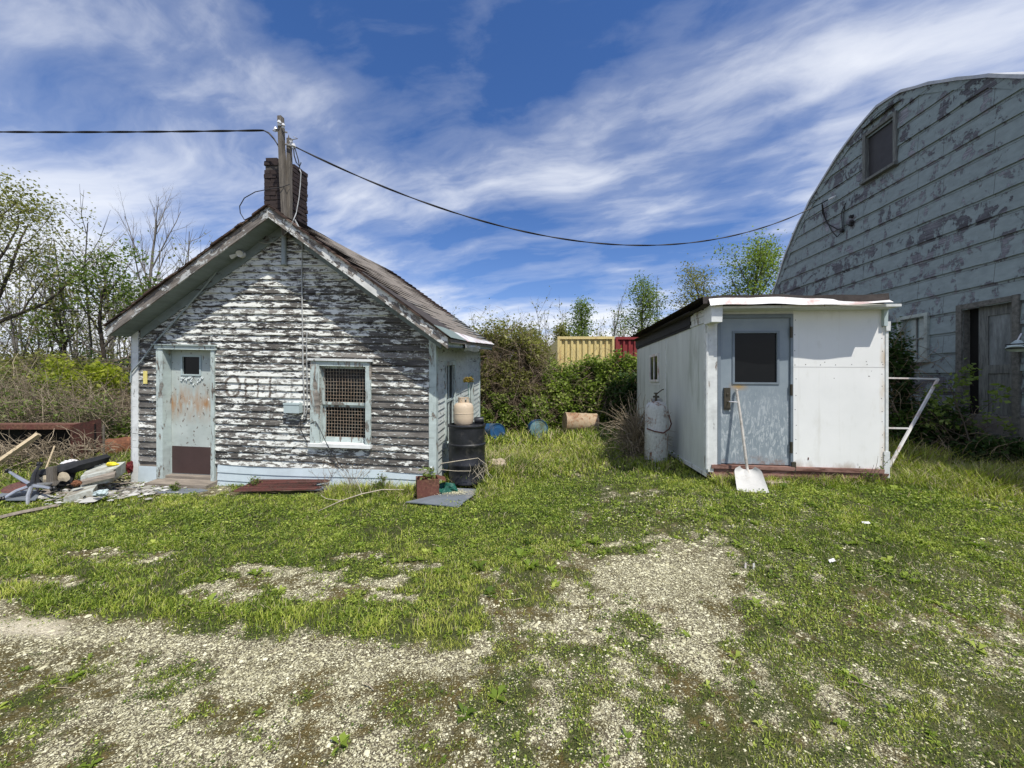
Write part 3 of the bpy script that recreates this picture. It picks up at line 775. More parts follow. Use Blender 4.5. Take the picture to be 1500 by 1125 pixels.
# loc for the paint shader must run along the wall: rebuild with along-wall coordinates
def build_wall(mbx, name, mat, parent, locfun):
    o = mbx.build(name, mat, parent)
    V = np.concatenate(mbx.V); L = locfun(V)
    o.data.attributes['loc'].data.foreach_set('vector', L.astype(np.float32).ravel())
    return o
build_wall(mb, 'side_siding', MT['clap_side'], house, lambda V: np.stack([V[:, 1], V[:, 0], V[:, 2]], 1))
mb = MB(HF)
siding(mb, 0.0, HL, -0.3, float(rake_w(np.array(0.0), 0.1)), 0.1065, 0.017, 0.2, 1, vf=lambda p: np.stack([p[:, 1] + 0.0, HL - p[:, 0], p[:, 2]], 1))
build_wall(mb, 'rear_side_siding', MT['clap_side'], house, lambda V: np.stack([V[:, 1], V[:, 0], V[:, 2]], 1))
mb = MB(HF)
siding(mb, 0.0, HW, -0.3, A[1], 0.1065, 0.017, 0.1, 1, inside=lambda u, w: w < rake_w(HW - u, 0.10), vf=lambda p: np.stack([HW - p[:, 0], HL - p[:, 1], p[:, 2]], 1))
mb.build('rear_siding', MT['clap_side'], house)
# dark sheet added inside the front to keep daylight out
mb = MB(HF)
mb.box(0.08, HW - 0.08, 0.30, 0.31, -0.1, 2.0)
mb.build('dark_backing', MT['dark'], house)
# corner boards
mb = MB(HF); mb.box(-0.03, 0.095, -0.030, 0.0, -0.02, rake_w(np.array(0.05), 0.12), 0); mb.box(-0.03, 0.0, -.03, 0.09, -0.02, rake_w(np.array(0.0), 0.12))
mb.build('corner_board', MT['trim_w'], house)
c0 = hfr(629, 600)[0]
mb = MB(HF); mb.box(c0, HW + 0.028, -0.030, 0.0, 0.0, rake_w(np.array(HW), 0.12), 0.002, 4); mb.box(HW + 0.0, HW + 0.028, 0.0, 0.085, 0.0, rake_w(np.array(HW), 0.12))
mb.build('corner_board', MT['trim'], house)
mb = MB(HF); mb.lathe([(0.024, 0), (0.022, .02), (0.012, .03)], (HW - .045, -.03, .42), (0, -1, 0), 12); mb.build('insulator', MT['porcelain'], house)
mb = MB(HF); mb.box(HW + 0.0, HW + 0.03, HL - .09, HL + .02, -0.3, eave_w); mb.build('corner_board', MT['trim'], house)
# skirt of pale metal siding
mb = MB(HF)
sk = hfr(320, 713)[1]
def skirt(mb, u0, u1, w0, w1, n, wob):
    us = np.linspace(u0, u1, 24)
    rows = []
    h = (w1 - w0) / n
    for j in range(n):
        rows += [(w0 + j * h, 0.030), (w0 + j * h + h * .9, 0.018), (w0 + (j + 1) * h, 0.016)]
    P_ = [(uu, -o - 0.012 * math.sin(uu * 2.3) * wob - .008, ww + wob * 0.02 * math.sin(uu * 1.7 + 1)) for ww, o in rows for uu in us]
    Fc = [(r * 24 + i, r * 24 + i + 1, (r + 1) * 24 + i + 1, (r + 1) * 24 + i) for r in range(len(rows) - 1) for i in range(23)]
    mb.add(P_, Fc)
skirt(mb, DOOR[1] + .10, HW - 0.04, -0.02, skirt_top + .01, 3, 0.9)
mb.build('skirt_panel', MT['skirt'], house)
mb = MB(HF); skirt(mb, 0.10, DOOR[0] - .10, 0.0, hfr(220, 683)[1], 1, 0.5); mb.build('skirt_panel', MT['skirt'], house)
mb = MB(HF); mb.box(0.0, DOOR[0] - .02, 0.0, 0.12, -0.35, skirt_top + .02); mb.box(DOOR[1] + .02, HW, 0.0, 0.12, -0.35, skirt_top + .02); mb.box(DOOR[0] - .02, DOOR[1] + .02, 0.0, 0.12, -0.35, DOOR[2] - .08); mb.build('foundation', MT['wood_grey_h'], house)

# door
fr = MB(HF)
d0, d1 = DOOR[0], DOOR[1]; dz0 = DOOR[2]; dtop = DOOR[3]
fr.box(hfr(233, 600)[0], d0, -0.045, 0.10, dz0 - .03, dtop, 0.003, 1)
fr.box(d1, hfr(317, 600)[0], -0.045, 0.10, dz0 - .07, dtop, 0.003, 2)
fr.box(hfr(231, 600)[0], hfr(319, 600)[0], -0.060, 0.10, dtop, dtop + .065, 0.003, 3)
fr.box(hfr(229, 600)[0], hfr(320, 600)[0], -0.085, 0.0, dtop + .066, dtop + .085, 0.003, 4)
fr.build('door_frame', MT['trim'], house)
m, nt = new_mat('rusty_pale_door'); L = attr(nt, 'loc', 'Vector')
ss = nd(nt, 'ShaderNodeSeparateXYZ', {'Vector': L}).outputs
def gz(nt, s, c, wd):   # soft band
    return mth(nt, 'MAXIMUM', mth(nt, 'SUBTRACT', 1.0, mth(nt, 'ABSOLUTE', mth(nt, 'DIVIDE', mth(nt, 'SUBTRACT', s, c), wd))), 0.0)
zr = hfr(275, 592)[1]
nn = noise(nt, vmul(nt, L, (12, 1, 3)), 1.0, 6, 0.65)
base = ramp(nt, noise(nt, L, 3.0, 6, .6), [(0.3, (0.36, 0.405, 0.38)), (0.7, (0.50, 0.55, 0.52))])
r1 = mth(nt, 'MULTIPLY', gz(nt, ss[2], zr, 0.36), ramp(nt, nn, [(0.36, 0.0), (0.60, 1.0)]))
c = mix(nt, r1, base, (0.36, 0.20, 0.09))
sp1 = ramp(nt, noise(nt, vmul(nt, L, (18, 1, 14)), 1.0, 4, .55), [(0.62, 0.0), (0.645, 1.0)])
c = mix(nt, mth(nt, 'MULTIPLY', sp1, 0.8), c, (0.10, 0.06, 0.04))
sp2 = ramp(nt, noise(nt, vmul(nt, L, (9, 1, 10), (4, 0, 3)), 1.0, 5, .6), [(0.67, 0.0), (0.68, 1.0)])
c = mix(nt, sp2, c, (0.75, 0.77, 0.76))
finish(nt, c, 0.5, 0.0, sp1, -0.4, 0.003)
MT['door'] = m
DV = 0.10
a = hfr(246, 513, DV); b = hfr(311, 696, DV)
gl = (hfr(268, 548, DV), hfr(293, 523, DV))
LZ = b[1]; LT = dtop + .02
mb = MB(HF)
def panel_hole(mb, u0, u1, w0, w1, h, v0, v1):
    mb.box(u0, h[0], v0, v1, w0, w1); mb.box(h[1], u1, v0, v1, w0, w1); mb.box(h[0], h[1], v0, v1, w0, h[2]); mb.box(h[0], h[1], v0, v1, h[3], w1)
gh = (gl[0][0], gl[1][0], gl[0][1], gl[1][1])
panel_hole(mb, d0 + .002, d1 - .002, LZ - .03, LT, gh, DV, DV + .04)
door = mb.build('door', MT['door'], house)
mb = MB(HF); mb.box(gh[0], gh[1], DV + .015, DV + .02, gh[2], gh[3]); mb.build('pane', MT['glass'], door)
mb = MB(HF)
for (x0, x1, z0, z1) in ((gh[0] - .025, gh[0], gh[2] - .02, gh[3] + .03), (gh[1], gh[1] + .025, gh[2] - .02, gh[3] + .03), (gh[0], gh[1], gh[3], gh[3] + .03), (gh[0], gh[1], gh[2] - .02, gh[2])):
    mb.box(x0, x1, DV - .014, DV, z0, z1)
mb.build('pane_frame', MT['box_grey'], door)
kt = hfr(280, 654, DV)[1]
mb = MB(HF); mb.box(d0 + .02, d1 - .004, DV - .008, DV - .002, LZ + .01, kt); mb.build('kick_plate', MT['kick'], door)
# torn paint under the pane
mb = MB(HF); rr = np.random.RandomState(2)
for i in range(26):
    uu = rr.uniform(gh[0] - .06, gh[1] + .09); ww = gh[2] - .03 - rr.uniform(0, .14) * (1 - abs((uu - (gh[0] + gh[1]) / 2)) / .25); s = rr.uniform(.015, .04)
    mb.add([(uu, DV - .002, ww), (uu + s, DV - .004, ww + s * .3), (uu + s * .8, DV - .02, ww - s), (uu - s * .2, DV - .012, ww - s * .8)], [(0, 1, 2, 3)])
o = mb.build('torn_paint', MT['flake'], door); o['kind'] = 'stuff'
for zz_ in (hfr(300, 600, 0)[1], hfr(300, 545, 0)[1]):
    mb = MB(HF); mb.box(d1 - .03, d1 - .004, DV - .012, DV - .001, zz_, zz_ + .10); mb.build('latch', MT['rust_red'], door)
# wooden step
mb = MB(HF); s0 = hfr(236, 700)[0]; s1 = hfr(318, 700)[0]
mb.box(s0 - .02, s1 + .03, -0.24, 0.0, dz0 - .10, dz0 - .035, 0.006, 6); mb.box(s0 - .05, s1 + .06, -0.19, 0.0, dz0 - .24, dz0 - .102, 0.006, 7)
mb.box(d0 + .002, d1 - .002, .001, .14, LZ - .14, LZ - .002, .001, 8); mb.build('step', MT['wood_grey_h'], house)

# front window
def window(frame_box, cap=True):
    pass
wl, wr, wb, wt = WIN
wo = hole((457, 530), (545, 648))
mb = MB(HF)
mb.box(wo[0], wl, -0.045, 0.09, wb, wo[3], 0.003, 11); mb.box(wr, wo[1], -0.045, 0.09, wb, wo[3], 0.003, 12)
mb.box(wl, wr, -0.043, 0.09, wt, wo[3] - .001, 0.002, 13)
wframe = mb.build('window', MT['trim'], house)
mb = MB(HF); mb.box(wo[0] - .03, wo[1] + .03, -0.075, 0.0, wo[3] + .001, wo[3] + .035, 0.003, 14); mb.build('window_cap', MT['trim_w'], wframe)
mb = MB(HF); mb.box(wo[0] - .01, wo[1] + .01, -0.085, 0.09, wb - .05, wb - .001, 0.004, 15); mb.build('sill', MT['trim_w'], wframe)
wm = hfr(500, 591, .05)[1]
def sash(mb, x0, x1, z0, z1, v0, v1, st=0.035, rail=0.04):
    mb.box(x0, x0 + st, v0, v1, z0, z1); mb.box(x1 - st, x1, v0, v1, z0, z1)
    mb.box(x0 + st, x1 - st, v0, v1, z1 - rail, z1); mb.box(x0 + st, x1 - st, v0, v1, z0, z0 + rail)
mb = MB(HF); sash(mb, wl + .002, wr - .002, wm - .02, wt - .002, .035, .065); s_up = mb.build('sash', MT['trim'], wframe)
mb = MB(HF); sash(mb, wl + .002, wr - .002, wb + .001, wm + .018, .067, .095, .035, .075); s_lo = mb.build('sash', MT['trim'], wframe)
def grille(z0, z1, v, parent):
    mb = MB(HF); x0, x1 = wl + .035, wr - .035
    n = 14; mr = max(6, int((z1 - z0) / .048))
    for i in range(n + 1):
        x = x0 + (x1 - x0) * i / n; mb.tube([(x, v, z0), (x + .002, v + .003, (z0 + z1) / 2), (x, v, z1)], 0.0030, 5)
    for j in range(mr + 1):
        z = z0 + (z1 - z0) * j / mr; mb.tube([(x0, v + .006, z), ((x0 + x1) / 2, v + .004, z + .002), (x1, v + .006, z)], 0.0030, 5)
    return mb.build('wire_grille', MT['grille'], parent)
grille(wm + .02, wt - .04, .045, s_up); grille(wb + .075, wm - .02, .075, s_lo)
mb = MB(HF); mb.box(wl + .03, wr - .03, .058, .060, wm, wt - .03); mb.build('pane', MT['glass'], s_up)
mb = MB(HF); mb.box(wl + .03, wr - .03, .090, .092, wb + .06, wm); mb.build('pane', MT['glass'], s_lo)

# side window and side opening (frames on the +u face)
def side_frame(v0, v1, w0, w1, t, name, mid=True):
    mb = MB(HF)
    for (a_, b_, c_, d_) in ((v0 - t, v0, w0 - .04, w1 + t), (v1, v1 + t, w0 - .04, w1 + t), (v0, v1, w1, w1 + t), (v0, v1, w0 - .04, w0)):
        mb.box(HW - .05, HW + .035, a_, b_, c_, d_, 0.002, 31)
    f = mb.build(name, MT['trim'], house)
    mb = MB(HF); mb.box(HW - .03, HW - .025, v0, v1, w0, w1); mb.build('pane', MT['glass'], f)
    if mid:
        mb = MB(HF); zm = (w0 + w1) / 2 + .05; mb.box(HW - .022, HW + .002, v0, v1, zm - .02, zm + .02); mb.box(HW - .022, HW - .004, (v0 + v1) / 2 - .012, (v0 + v1) / 2 + .012, w0, w1)
        mb.build('glazing_bar', MT['trim'], f)
side_frame(swin[0], swin[1], swin[2], swin[3], 0.075, 'window')
side_frame(*sdoor, 0.05, 'window', False)

# rake boards, soffit, frieze
def slope(p, q):
    d = np.array(q) - np.array(p); return d / np.linalg.norm(d)
FH = 0.135
for (p, q, mt, nm) in ((A, R, MT['rake'], 'rake_board'), (A, Lf, MT['rake_l'], 'rake_board')):
    mb = MB(HF); n = 30; top = []; bot = []
    for i in range(n + 1):
        t = i / n; uu = p[0] + (q[0] - p[0]) * t; ww = p[1] + (q[1] - p[1]) * t - .012
        j = 0.006 * (fbm(np.array([uu * 6.0]), np.array([3.0]), 5)[0] - .5)
        top.append((uu, ww + j)); bot.append((uu, ww - FH * 1.18 + j))
    V = [(x, PV, z) for x, z in top] + [(x, PV, z) for x, z in bot] + [(x, PV + .022, z) for x, z in top] + [(x, PV + .022, z) for x, z in bot]
    m_ = n + 1; F = []
    for i in range(n):
        F += [(i, i + 1, i + 1 + m_, i + m_), (i + 2 * m_, i + 1 + 2 * m_, i + 1, i), (i + m_, i + 1 + m_, i + 1 + 3 * m_, i + 3 * m_), (i + 2 * m_, i + 3 * m_, i + 1 + 3 * m_, i + 1 + 2 * m_)]
    F += [(0, m_, 3 * m_, 2 * m_), (n, n + 2 * m_, n + 3 * m_, n + m_)]
    mb.add(V, F)
    d = slope(p, q)
    o = mb.build(nm, mt, house)
    V = np.concatenate(mb.V); s = (V[:, 0] - p[0]) * d[0] + (V[:, 2] - p[1]) * d[1]; nn_ = (V[:, 0] - p[0]) * -d[1] + (V[:, 2] - p[1]) * d[0]
    o.data.attributes['loc'].data.foreach_set('vector', np.stack([s, V[:, 1], nn_ + 5], 1).astype(np.float32).ravel())
VB = HL + 0.28                     # back edge of the roof
for (p, q) in ((A, R), (A, Lf)):
    mb = MB(HF)
    z = lambda off, pt: pt[1] - off
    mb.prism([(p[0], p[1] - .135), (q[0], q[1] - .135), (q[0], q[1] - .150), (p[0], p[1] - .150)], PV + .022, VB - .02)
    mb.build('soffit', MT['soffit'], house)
    mb = MB(HF)   # frieze board on the wall under the soffit
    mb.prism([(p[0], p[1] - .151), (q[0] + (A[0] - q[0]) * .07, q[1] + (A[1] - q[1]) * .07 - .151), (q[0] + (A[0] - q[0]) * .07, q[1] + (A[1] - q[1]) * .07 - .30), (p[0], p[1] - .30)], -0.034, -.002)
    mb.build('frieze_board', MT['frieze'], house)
# roof decks and shingle courses
m, nt = new_mat('worn_shingles'); L = attr(nt, 'loc', 'Vector'); s3 = nd(nt, 'ShaderNodeSeparateXYZ', {'Vector': L}).outputs
br = nd(nt, 'ShaderNodeTexBrick', {'Vector': nd(nt, 'ShaderNodeCombineXYZ', {'X': s3[0], 'Y': s3[2]}).outputs[0], 'Color1': (0.0, 0, 0, 1), 'Color2': (1, 1, 1, 1), 'Mortar': (0.5, .5, .5, 1), 'Scale': 1.0,
         'Mortar Size': 0.003, 'Brick Width': 0.30, 'Row Height': 0.125, 'Bias': 0.0}, offset=0.43)
tab = nd(nt, 'ShaderNodeSeparateColor', {0: br.outputs['Color']}).outputs[0]
gr = noise(nt, L, 160.0, 3, .7); bl = noise(nt, vmul(nt, L, (2.0, 1, 3.0)), 1.0, 5, .6)
brown = ramp(nt, mth(nt, 'ADD', mth(nt, 'MULTIPLY', tab, .45), mth(nt, 'MULTIPLY', bl, .55)), [(0.2, (0.025, 0.017, 0.014)), (0.5, (0.085, 0.052, 0.040)), (0.8, (0.21, 0.145, 0.11))])
grey = ramp(nt, mth(nt, 'ADD', mth(nt, 'MULTIPLY', tab, .5), mth(nt, 'MULTIPLY', bl, .5)), [(0.2, (0.05, 0.052, 0.052)), (0.5, (0.16, 0.17, 0.165)), (0.8, (0.31, 0.32, 0.30))])
zone = ramp(nt, mth(nt, 'ADD', s3[2], mth(nt, 'MULTIPLY', bl, 0.5)), [(1.22 + 0.0, 0.0), (1.42, 1.0)]) if False else None
zmix = mth(nt, 'ADD', mth(nt, 'SUBTRACT', s3[2], 1.15), mth(nt, 'MULTIPLY', mth(nt, 'SUBTRACT', bl, .5), 0.9))
zone = ramp(nt, mth(nt, 'MULTIPLY', zmix, 8.0, clamp=True), [(0.0, 0.0), (1.0, 1.0)])
c = mix(nt, zone, grey, brown)
c = mix(nt, mth(nt, 'MULTIPLY', gr, 0.5), c, (0.05, 0.045, 0.04), 'MIX')
c = mix(nt, mth(nt, 'MULTIPLY', br.outputs['Fac'], .8), c, (0.02, 0.018, 0.016))
fz = mth(nt, 'FRACT', mth(nt, 'DIVIDE', s3[2], 0.125))
c = mix(nt, ramp(nt, fz, [(.0, .85), (.16, .0)]), c, (0.012, 0.010, 0.009))  # shadow of each course painted as a dark line at its lower edge
finish(nt, c, 0.95, 0, gr, 0.5, .004, .15); MT['shingle'] = m
for (q, sg) in ((R, 1), (Lf, -1)):
    d = slope(q, A); nrm = np.array([-d[1], d[0]]) * (-1 if sg < 0 else 1)
    if nrm[1] < 0: nrm = -nrm
    LEN = math.hypot(A[0] - q[0], A[1] - q[1])
    q2 = (q[0] - d[0] * 0.05, q[1] - d[1] * 0.05); LEN += 0.05
    def smap(p, q2=q2, d=d, nrm=nrm, sg=sg):
        v = np.zeros_like(p)
        sag = -0.03 * np.sin(np.clip((p[:, 0]) / (VB - PV), 0, 1) * PI)
        v[:, 0] = q2[0] + d[0] * p[:, 2] + nrm[0] * (-p[:, 1])
        v[:, 2] = q2[1] + d[1] * p[:, 2] + nrm[1] * (-p[:, 1]) + sag
        v[:, 1] = (PV - .03) + p[:, 0]
        return v
    mb = MB(HF)
    loc = siding(mb, 0, VB - PV + .05, 0, LEN, 0.125, 0.020, 0.10, 2, wav=0.03, seed=23 + sg, vf=None)
    raw = np.concatenate(mb.V); mb.V = [smap(raw)]
    if sg < 0: mb.fa = [f[::-1] for f in mb.fa]
    o = mb.build('roof', MT['shingle'], house)
    o.data.attributes['loc'].data.foreach_set('vector', raw.astype(np.float32).ravel())
    # deck
    mb = MB(HF); mb.prism([(q2[0], q2[1] - .006), (A[0], A[1] - .006), (A[0], A[1] - .055), (q2[0], q2[1] - .055)], PV - .005 + .03, VB); mb.build('roof_deck', MT['wood_grey'], o)
    if sg > 0:
        # black felt patch near the rake, green sheet and bright metal at the eave
        def patch(poly, t, name, mat, off):
            pts_ = np.array([(a_, -(off + t * k_), b_) for k_ in (0, 1) for a_, b_ in poly], float); n_ = len(poly)
            Fp = [tuple(range(n_ - 1, -1, -1)), tuple(range(n_, 2 * n_))] + [(i_, (i_ + 1) % n_, (i_ + 1) % n_ + n_, i_ + n_) for i_ in range(n_)]
            mbp = MB(HF); mbp.add(smap(pts_), Fp); return mbp.build(name, mat, o)
        patch([(0.0, .28), (0.0, 1.55), (.12, 1.60), (.35, 1.25), (.72, .85), (.95, .55), (1.05, .40), (.85, .27), (.4, .30)], .008, 'felt_patch', MT['roofing'], .018)
        MT['green_roll'] = m_simple('green_grey_roll', (0.17, 0.215, 0.20), .8, 0, .15, 8)
        patch([(-.02, -.01), (-.02, .29), (.5, .31), (1.0, .27), (1.15, .0)], .006, 'eave_roll', MT['green_roll'], .020)
        patch([(1.1, -.02), (1.02, .25), (1.9, .24), (3.2, .14), (VB - PV, .10), (VB - PV, -.02)], .006, 'eave_flashing', MT['flashing'], .022)
        # eave fascia and the metal scrap that hangs off it
        mb = MB(HF); mb.box(q[0] - .03, q[0] - .005, PV + .03, VB, q[1] - .15, q[1] - .03, .003, 41); mb.build('eave_fascia', MT['trim'], house)
        mb = MB(HF)
        us = np.linspace(0, 1, 14); rows = []
        for j, (ou, ow) in enumerate(((0.0, -.01), (.03, -.06), (.035, -.13), (.01, -.20))):
            rows += [(q[0] + ou + .01 * math.sin(t * 11 + j), PV + 1.0 + 1.5 * t, q[1] + ow + .012 * math.sin(t * 7 + j * 2)) for t in us]
        mb.add(rows, [(r_ * 14 + i_, r_ * 14 + i_ + 1, (r_ + 1) * 14 + i_ + 1, (r_ + 1) * 14 + i_) for r_ in range(3) for i_ in range(13)])
        mb.build('hanging_flashing', MT['metal_light'], house)
# brown shingle edge showing over the left rake
mb = MB(HF)
rr = np.random.RandomState(5)
for (q) in (R, Lf):
    d = slope(A, q); LEN = math.hypot(q[0] - A[0], q[1] - A[1]); s = 0
    while s < LEN - .1:
        l = rr.uniform(.1, .3); p0 = (A[0] + d[0] * s, A[1] + d[1] * s); p1 = (A[0] + d[0] * min(LEN, s + l), A[1] + d[1] * min(LEN, s + l)); h = rr.uniform(.010, .026)
        mb.prism([(p0[0], p0[1] - .010), (p1[0], p1[1] - .010), (p1[0], p1[1] + h), (p0[0], p0[1] + h * .7)], PV - rr.uniform(.02, .05), PV + .10); s += l
mb.build('shingle_edge', MT['shingle'], house)

# brick chimney
def chimney():
    v0, v1 = 0.10, 0.56
    u0, _ = hfr(387, 260, v0); u1, _ = hfr(424, 260, v0)
    wt = hfr(400, 236, v0)[1]; wb = hfr(400, 330, v0)[1] - .35
    mb = MB(HF); mb.box(u0 + .012, u1 - .012, v0 + .012, v1 - .012, wb, wt - .06); core = mb.build('chimney', MT['mortar'], house)
    mb = MB(HF); rr = np.random.RandomState(8); bh = .068; row = 0; w = wb
    while w < wt:
        top = w + bh > wt - .001; off = (row % 2) * .10
        for side in range(4):
            L = (u1 - u0) if side in (0, 2) else (v1 - v0)
            s = -off
            while s < L:
                a_, b_ = max(s, 0) + .005, min(s + .2, L) - .005
                s += .2
                if b_ - a_ < .03: continue
                if w > wt - .16 and rr.rand() < .28: continue
                o = rr.uniform(-.006, .010); h0, h1 = w + .005, w + bh - .004
                if side == 0: mb.box(u0 + a_, u0 + b_, v0 - o, v0 + .08, h0, h1, .004, row * 7)
                elif side == 2: mb.box(u0 + a_, u0 + b_, v1 - .08, v1 + o, h0, h1, .004, row * 7)
                elif side == 1: mb.box(u1 - .08, u1 + o, v0 + a_, v0 + b_, h0, h1, .004, row * 7)
                else: mb.box(u0 - o, u0 + .08, v0 + a_, v0 + b_, h0, h1, .004, row * 7)
        w += bh; row += 1
    mb.box(u0 + .02, u0 + .20, v0 + .01, v0 + .1, wt, wt + .06, .004, 3)
    mb.build('bricks', MT['brick'], core)
    return u0, u1, wt
CH = chimney()

# service mast: two grey timbers, insulators, drooping leads, the pipe down the gable
MV = -0.16
def hpt(px, py, v): a_ = hfr(px, py, v); return np.array([a_[0], v, a_[1]])
mb = MB(HF); a_ = hpt(411, 171, MV); b_ = hpt(418, 345, MV)
def timber(mb, p, q, wd, dp, n=8, seed=0):
    rr = np.random.RandomState(seed); V = []; F = []
    for i in range(n + 1):
        c = p + (q - p) * i / n; j = rr.uniform(-.004, .004, (4, 3))
        V += [c + (-wd, -dp, 0) + j[0], c + (wd, -dp, 0) + j[1], c + (wd, dp, 0) + j[2], c + (-wd, dp, 0) + j[3]]
    for i in range(n):
        for k in range(4): F.append((i * 4 + k, i * 4 + (k + 1) % 4, i * 4 + 4 + (k + 1) % 4, i * 4 + 4 + k))
    F += [(0, 3, 2, 1), (n * 4, n * 4 + 1, n * 4 + 2, n * 4 + 3)]; mb.add(V, F)
timber(mb, b_, a_, .030, .04, 9, 1)
mast = mb.build('mast', MT['pole'], house)
mb = MB(HF); timber(mb, hpt(424, 348, MV + .06), hpt(424, 203, MV + .06), .028, .03, 8, 2); mb.add([hpt(421, 203, MV + .05), hpt(424, 203, MV + .05), hpt(423, 196, MV + .05)], [(0, 1, 2)]); mb.build('mast_timber', MT['pole'], mast)
mb = MB(HF)
def insul(px, py, v, s=1.0):
    c = hpt(px, py, v)
    mb.lathe([(.012 * s, -.05 * s), (.03 * s, -.035 * s), (.018 * s, -.01 * s), (.034 * s, .01 * s), (.02 * s, .03 * s), (.012 * s, .045 * s)], c, (.3, -.4, 1), 12)
for q_ in ((409, 180, MV - .06, .9), (415, 184, MV - .05, .8), (403, 190, MV - .05, .6), (430, 214, MV, .9), (426, 208, MV + .02, .7)):
    mb = MB(HF); insul(*q_); mb.build('insulator', MT['porcelain'], mast)
mb = MB(HF)
mb.tube([hpt(400, 191, MV), hpt(421, 194, MV)], .012, 6); mb.tube([hpt(405, 190, MV - .05), hpt(403, 187, MV - .05)], .02, 6)
mb.tube([hpt(420, 206, MV), hpt(436, 203, MV), hpt(430, 200, MV)], .006, 6); mb.tube([hpt(418, 211, MV), hpt(434, 216, MV)], .014, 6)
mb.build('bracket', MT['steel'], mast)
mb = MB(HF)
mb.tube([hpt(430, 217, MV), hpt(431, 228, MV), hpt(434, 238, MV + .02), hpt(439, 244, MV + .05), hpt(441, 238, MV + .05)], .008, 6)
mb.tube([hpt(432, 217, MV), hpt(437, 234, MV + .02), hpt(439, 246, MV + .04)], .007, 6)
mb.tube([hpt(424, 270, MV), hpt(413, 274, MV - .06), hpt(394, 277, MV - .12), hpt(374, 281, MV - .18), hpt(358, 290, MV - .2), hpt(351, 302, MV - .2), hpt(352, 312, MV - .2), hpt(358, 322, MV - .22), hpt(371, 326, MV - .2), hpt(384, 331, MV - .1), hpt(392, 340, MV + .1), hpt(387, 350, -.05), hpt(372, 345, -.05)], .0065, 6)
mb.build('loose_lead', MT['cable_b'], mast)
mb = MB(HF)
mb.tube([hpt(439, 248, MV + .02), hpt(441, 253, MV), hpt(440, 270, MV), hpt(438, 290, MV), hpt(434, 312, MV - .05), hpt(430, 322, PV - .03), hpt(424, 335, PV - .03), hpt(416, 345, -.10), hpt(404, 354, -.06), hpt(390, 357, -.05), hpt(378, 354, -.05), hpt(367, 347, -.05)], .0065, 6)
mb.build('grey_lead', MT['cable_g'], mast)
mb = MB(HF); mb.tube([hpt(416, 386, -.055), hpt(416, 332, -.055)], .036, 14); mb.tube([hpt(416, 388, -.055), hpt(416, 384, -.055)], .042, 14); mb.build('service_pipe', MT['pipe'], house)
# two cables down to the meter box
mb = MB(HF)
mb.tube([hpt(432, 322, PV - .035), hpt(438, 333, PV - .02), hpt(436, 345, -.15), hpt(443, 352, -.05), hpt(442, 400, -.035), hpt(443, 470, -.035), hpt(444, 540, -.038), hpt(446, 600, -.04), hpt(445, 612, -.05)], .010, 6)
mb.tube([hpt(450, 487, -.035), hpt(449, 500, -.045), hpt(450, 560, -.04), hpt(450, 600, -.04), hpt(446, 614, -.05)], .008, 6)
mb.build('conduit', MT['cable_g'], house)
mb = MB(HF)
rr = np.random.RandomState(9)
for i in range(5):
    a0 = rr.uniform(0, 6); mb.tube([(hpt(447, 612, -.05) + np.array([.03 * math.cos(a0 + t * 1.3), -.01 * (t % 2), .035 * math.sin(a0 + t * 1.3)])) for t in range(5)], .004, 5)
mb.tube([hpt(448, 615, -.05), hpt(440, 618, -.03), hpt(441, 630, -.03), hpt(446, 640, -.03), hpt(452, 650, -.05)], .005, 5)
mb.tube([hpt(455, 620, -.05), hpt(462, 617, -.06), hpt(468, 627, -.06), hpt(476, 645, -.10), hpt(486, 663, -.08), hpt(503, 688, -.05)], .005, 5)
mb.build('wire_tangle', MT['cable_b'], house)
b0 = hpt(423, 603, 0); b1 = hpt(445, 590, 0)
mb = MB(HF); mb.box(b0[0], b1[0], -.12, -.022, b0[2], b1[2]); mb.box(b0[0] - .006, b1[0] + .006, -.126, -.118, b1[2] - .02, b1[2] + .008); mb.build('meter_box', MT['box_grey'], house)
# twin flood light under the eave
mb = MB(HF); c = hpt(355, 373, -.04); mb.lathe([(.055, 0), (.055, .02), (.045, .035), (.02, .045)], c + (0, .01, 0), (0, -1, 0), 20); fl = mb.build('floodlight', MT['porcelain'], house)
def lamp(c, ax, nm='lamp'):
    mb = MB(HF); mb.lathe([(.018, -.10), (.024, -.06), (.026, -.045), (.040, -.01), (.052, .03), (.050, .034), (.030, .024)], c, ax, 16); mb.build(nm, MT['porcelain'], fl)
lamp(hpt(341, 374, -.13), (-.9, -.35, -.35)); lamp(hpt(352, 371, -.13), (.3, -.8, -.45))
mb = MB(HF); mb.tube([c + (0, -.03, 0), hpt(346, 374, -.10)], .012, 8); mb.tube([c + (0, -.03, 0), hpt(352, 370, -.09)], .012, 8); mb.build('stem', MT['porcelain'], fl)
# cable that runs down the left of the gable to the corner
mb = MB(HF); mb.tube([hpt(329, 378, -.06), hpt(322, 392, -.05), hpt(300, 420, -.05), hpt(262, 462, -.05), hpt(224, 505, -.06), hpt(206, 530, -.06), hpt(192, 545, -.06), hpt(191, 560, -.05)], .010, 7)
mb.tube([hpt(326, 380, -.05), hpt(296, 425, -.05), hpt(258, 468, -.05), hpt(220, 510, -.05), hpt(193, 546, -.05)], .007, 6)
mb.build('eave_cable', MT['pipe'], house)
mb = MB(HF); a_ = hpt(210, 562, -.03); mb.box(a_[0], a_[0] + .065, -.034, -.026, a_[2], a_[2] + .20); mb.build('number_strip', MT['yellow_tag'], house)

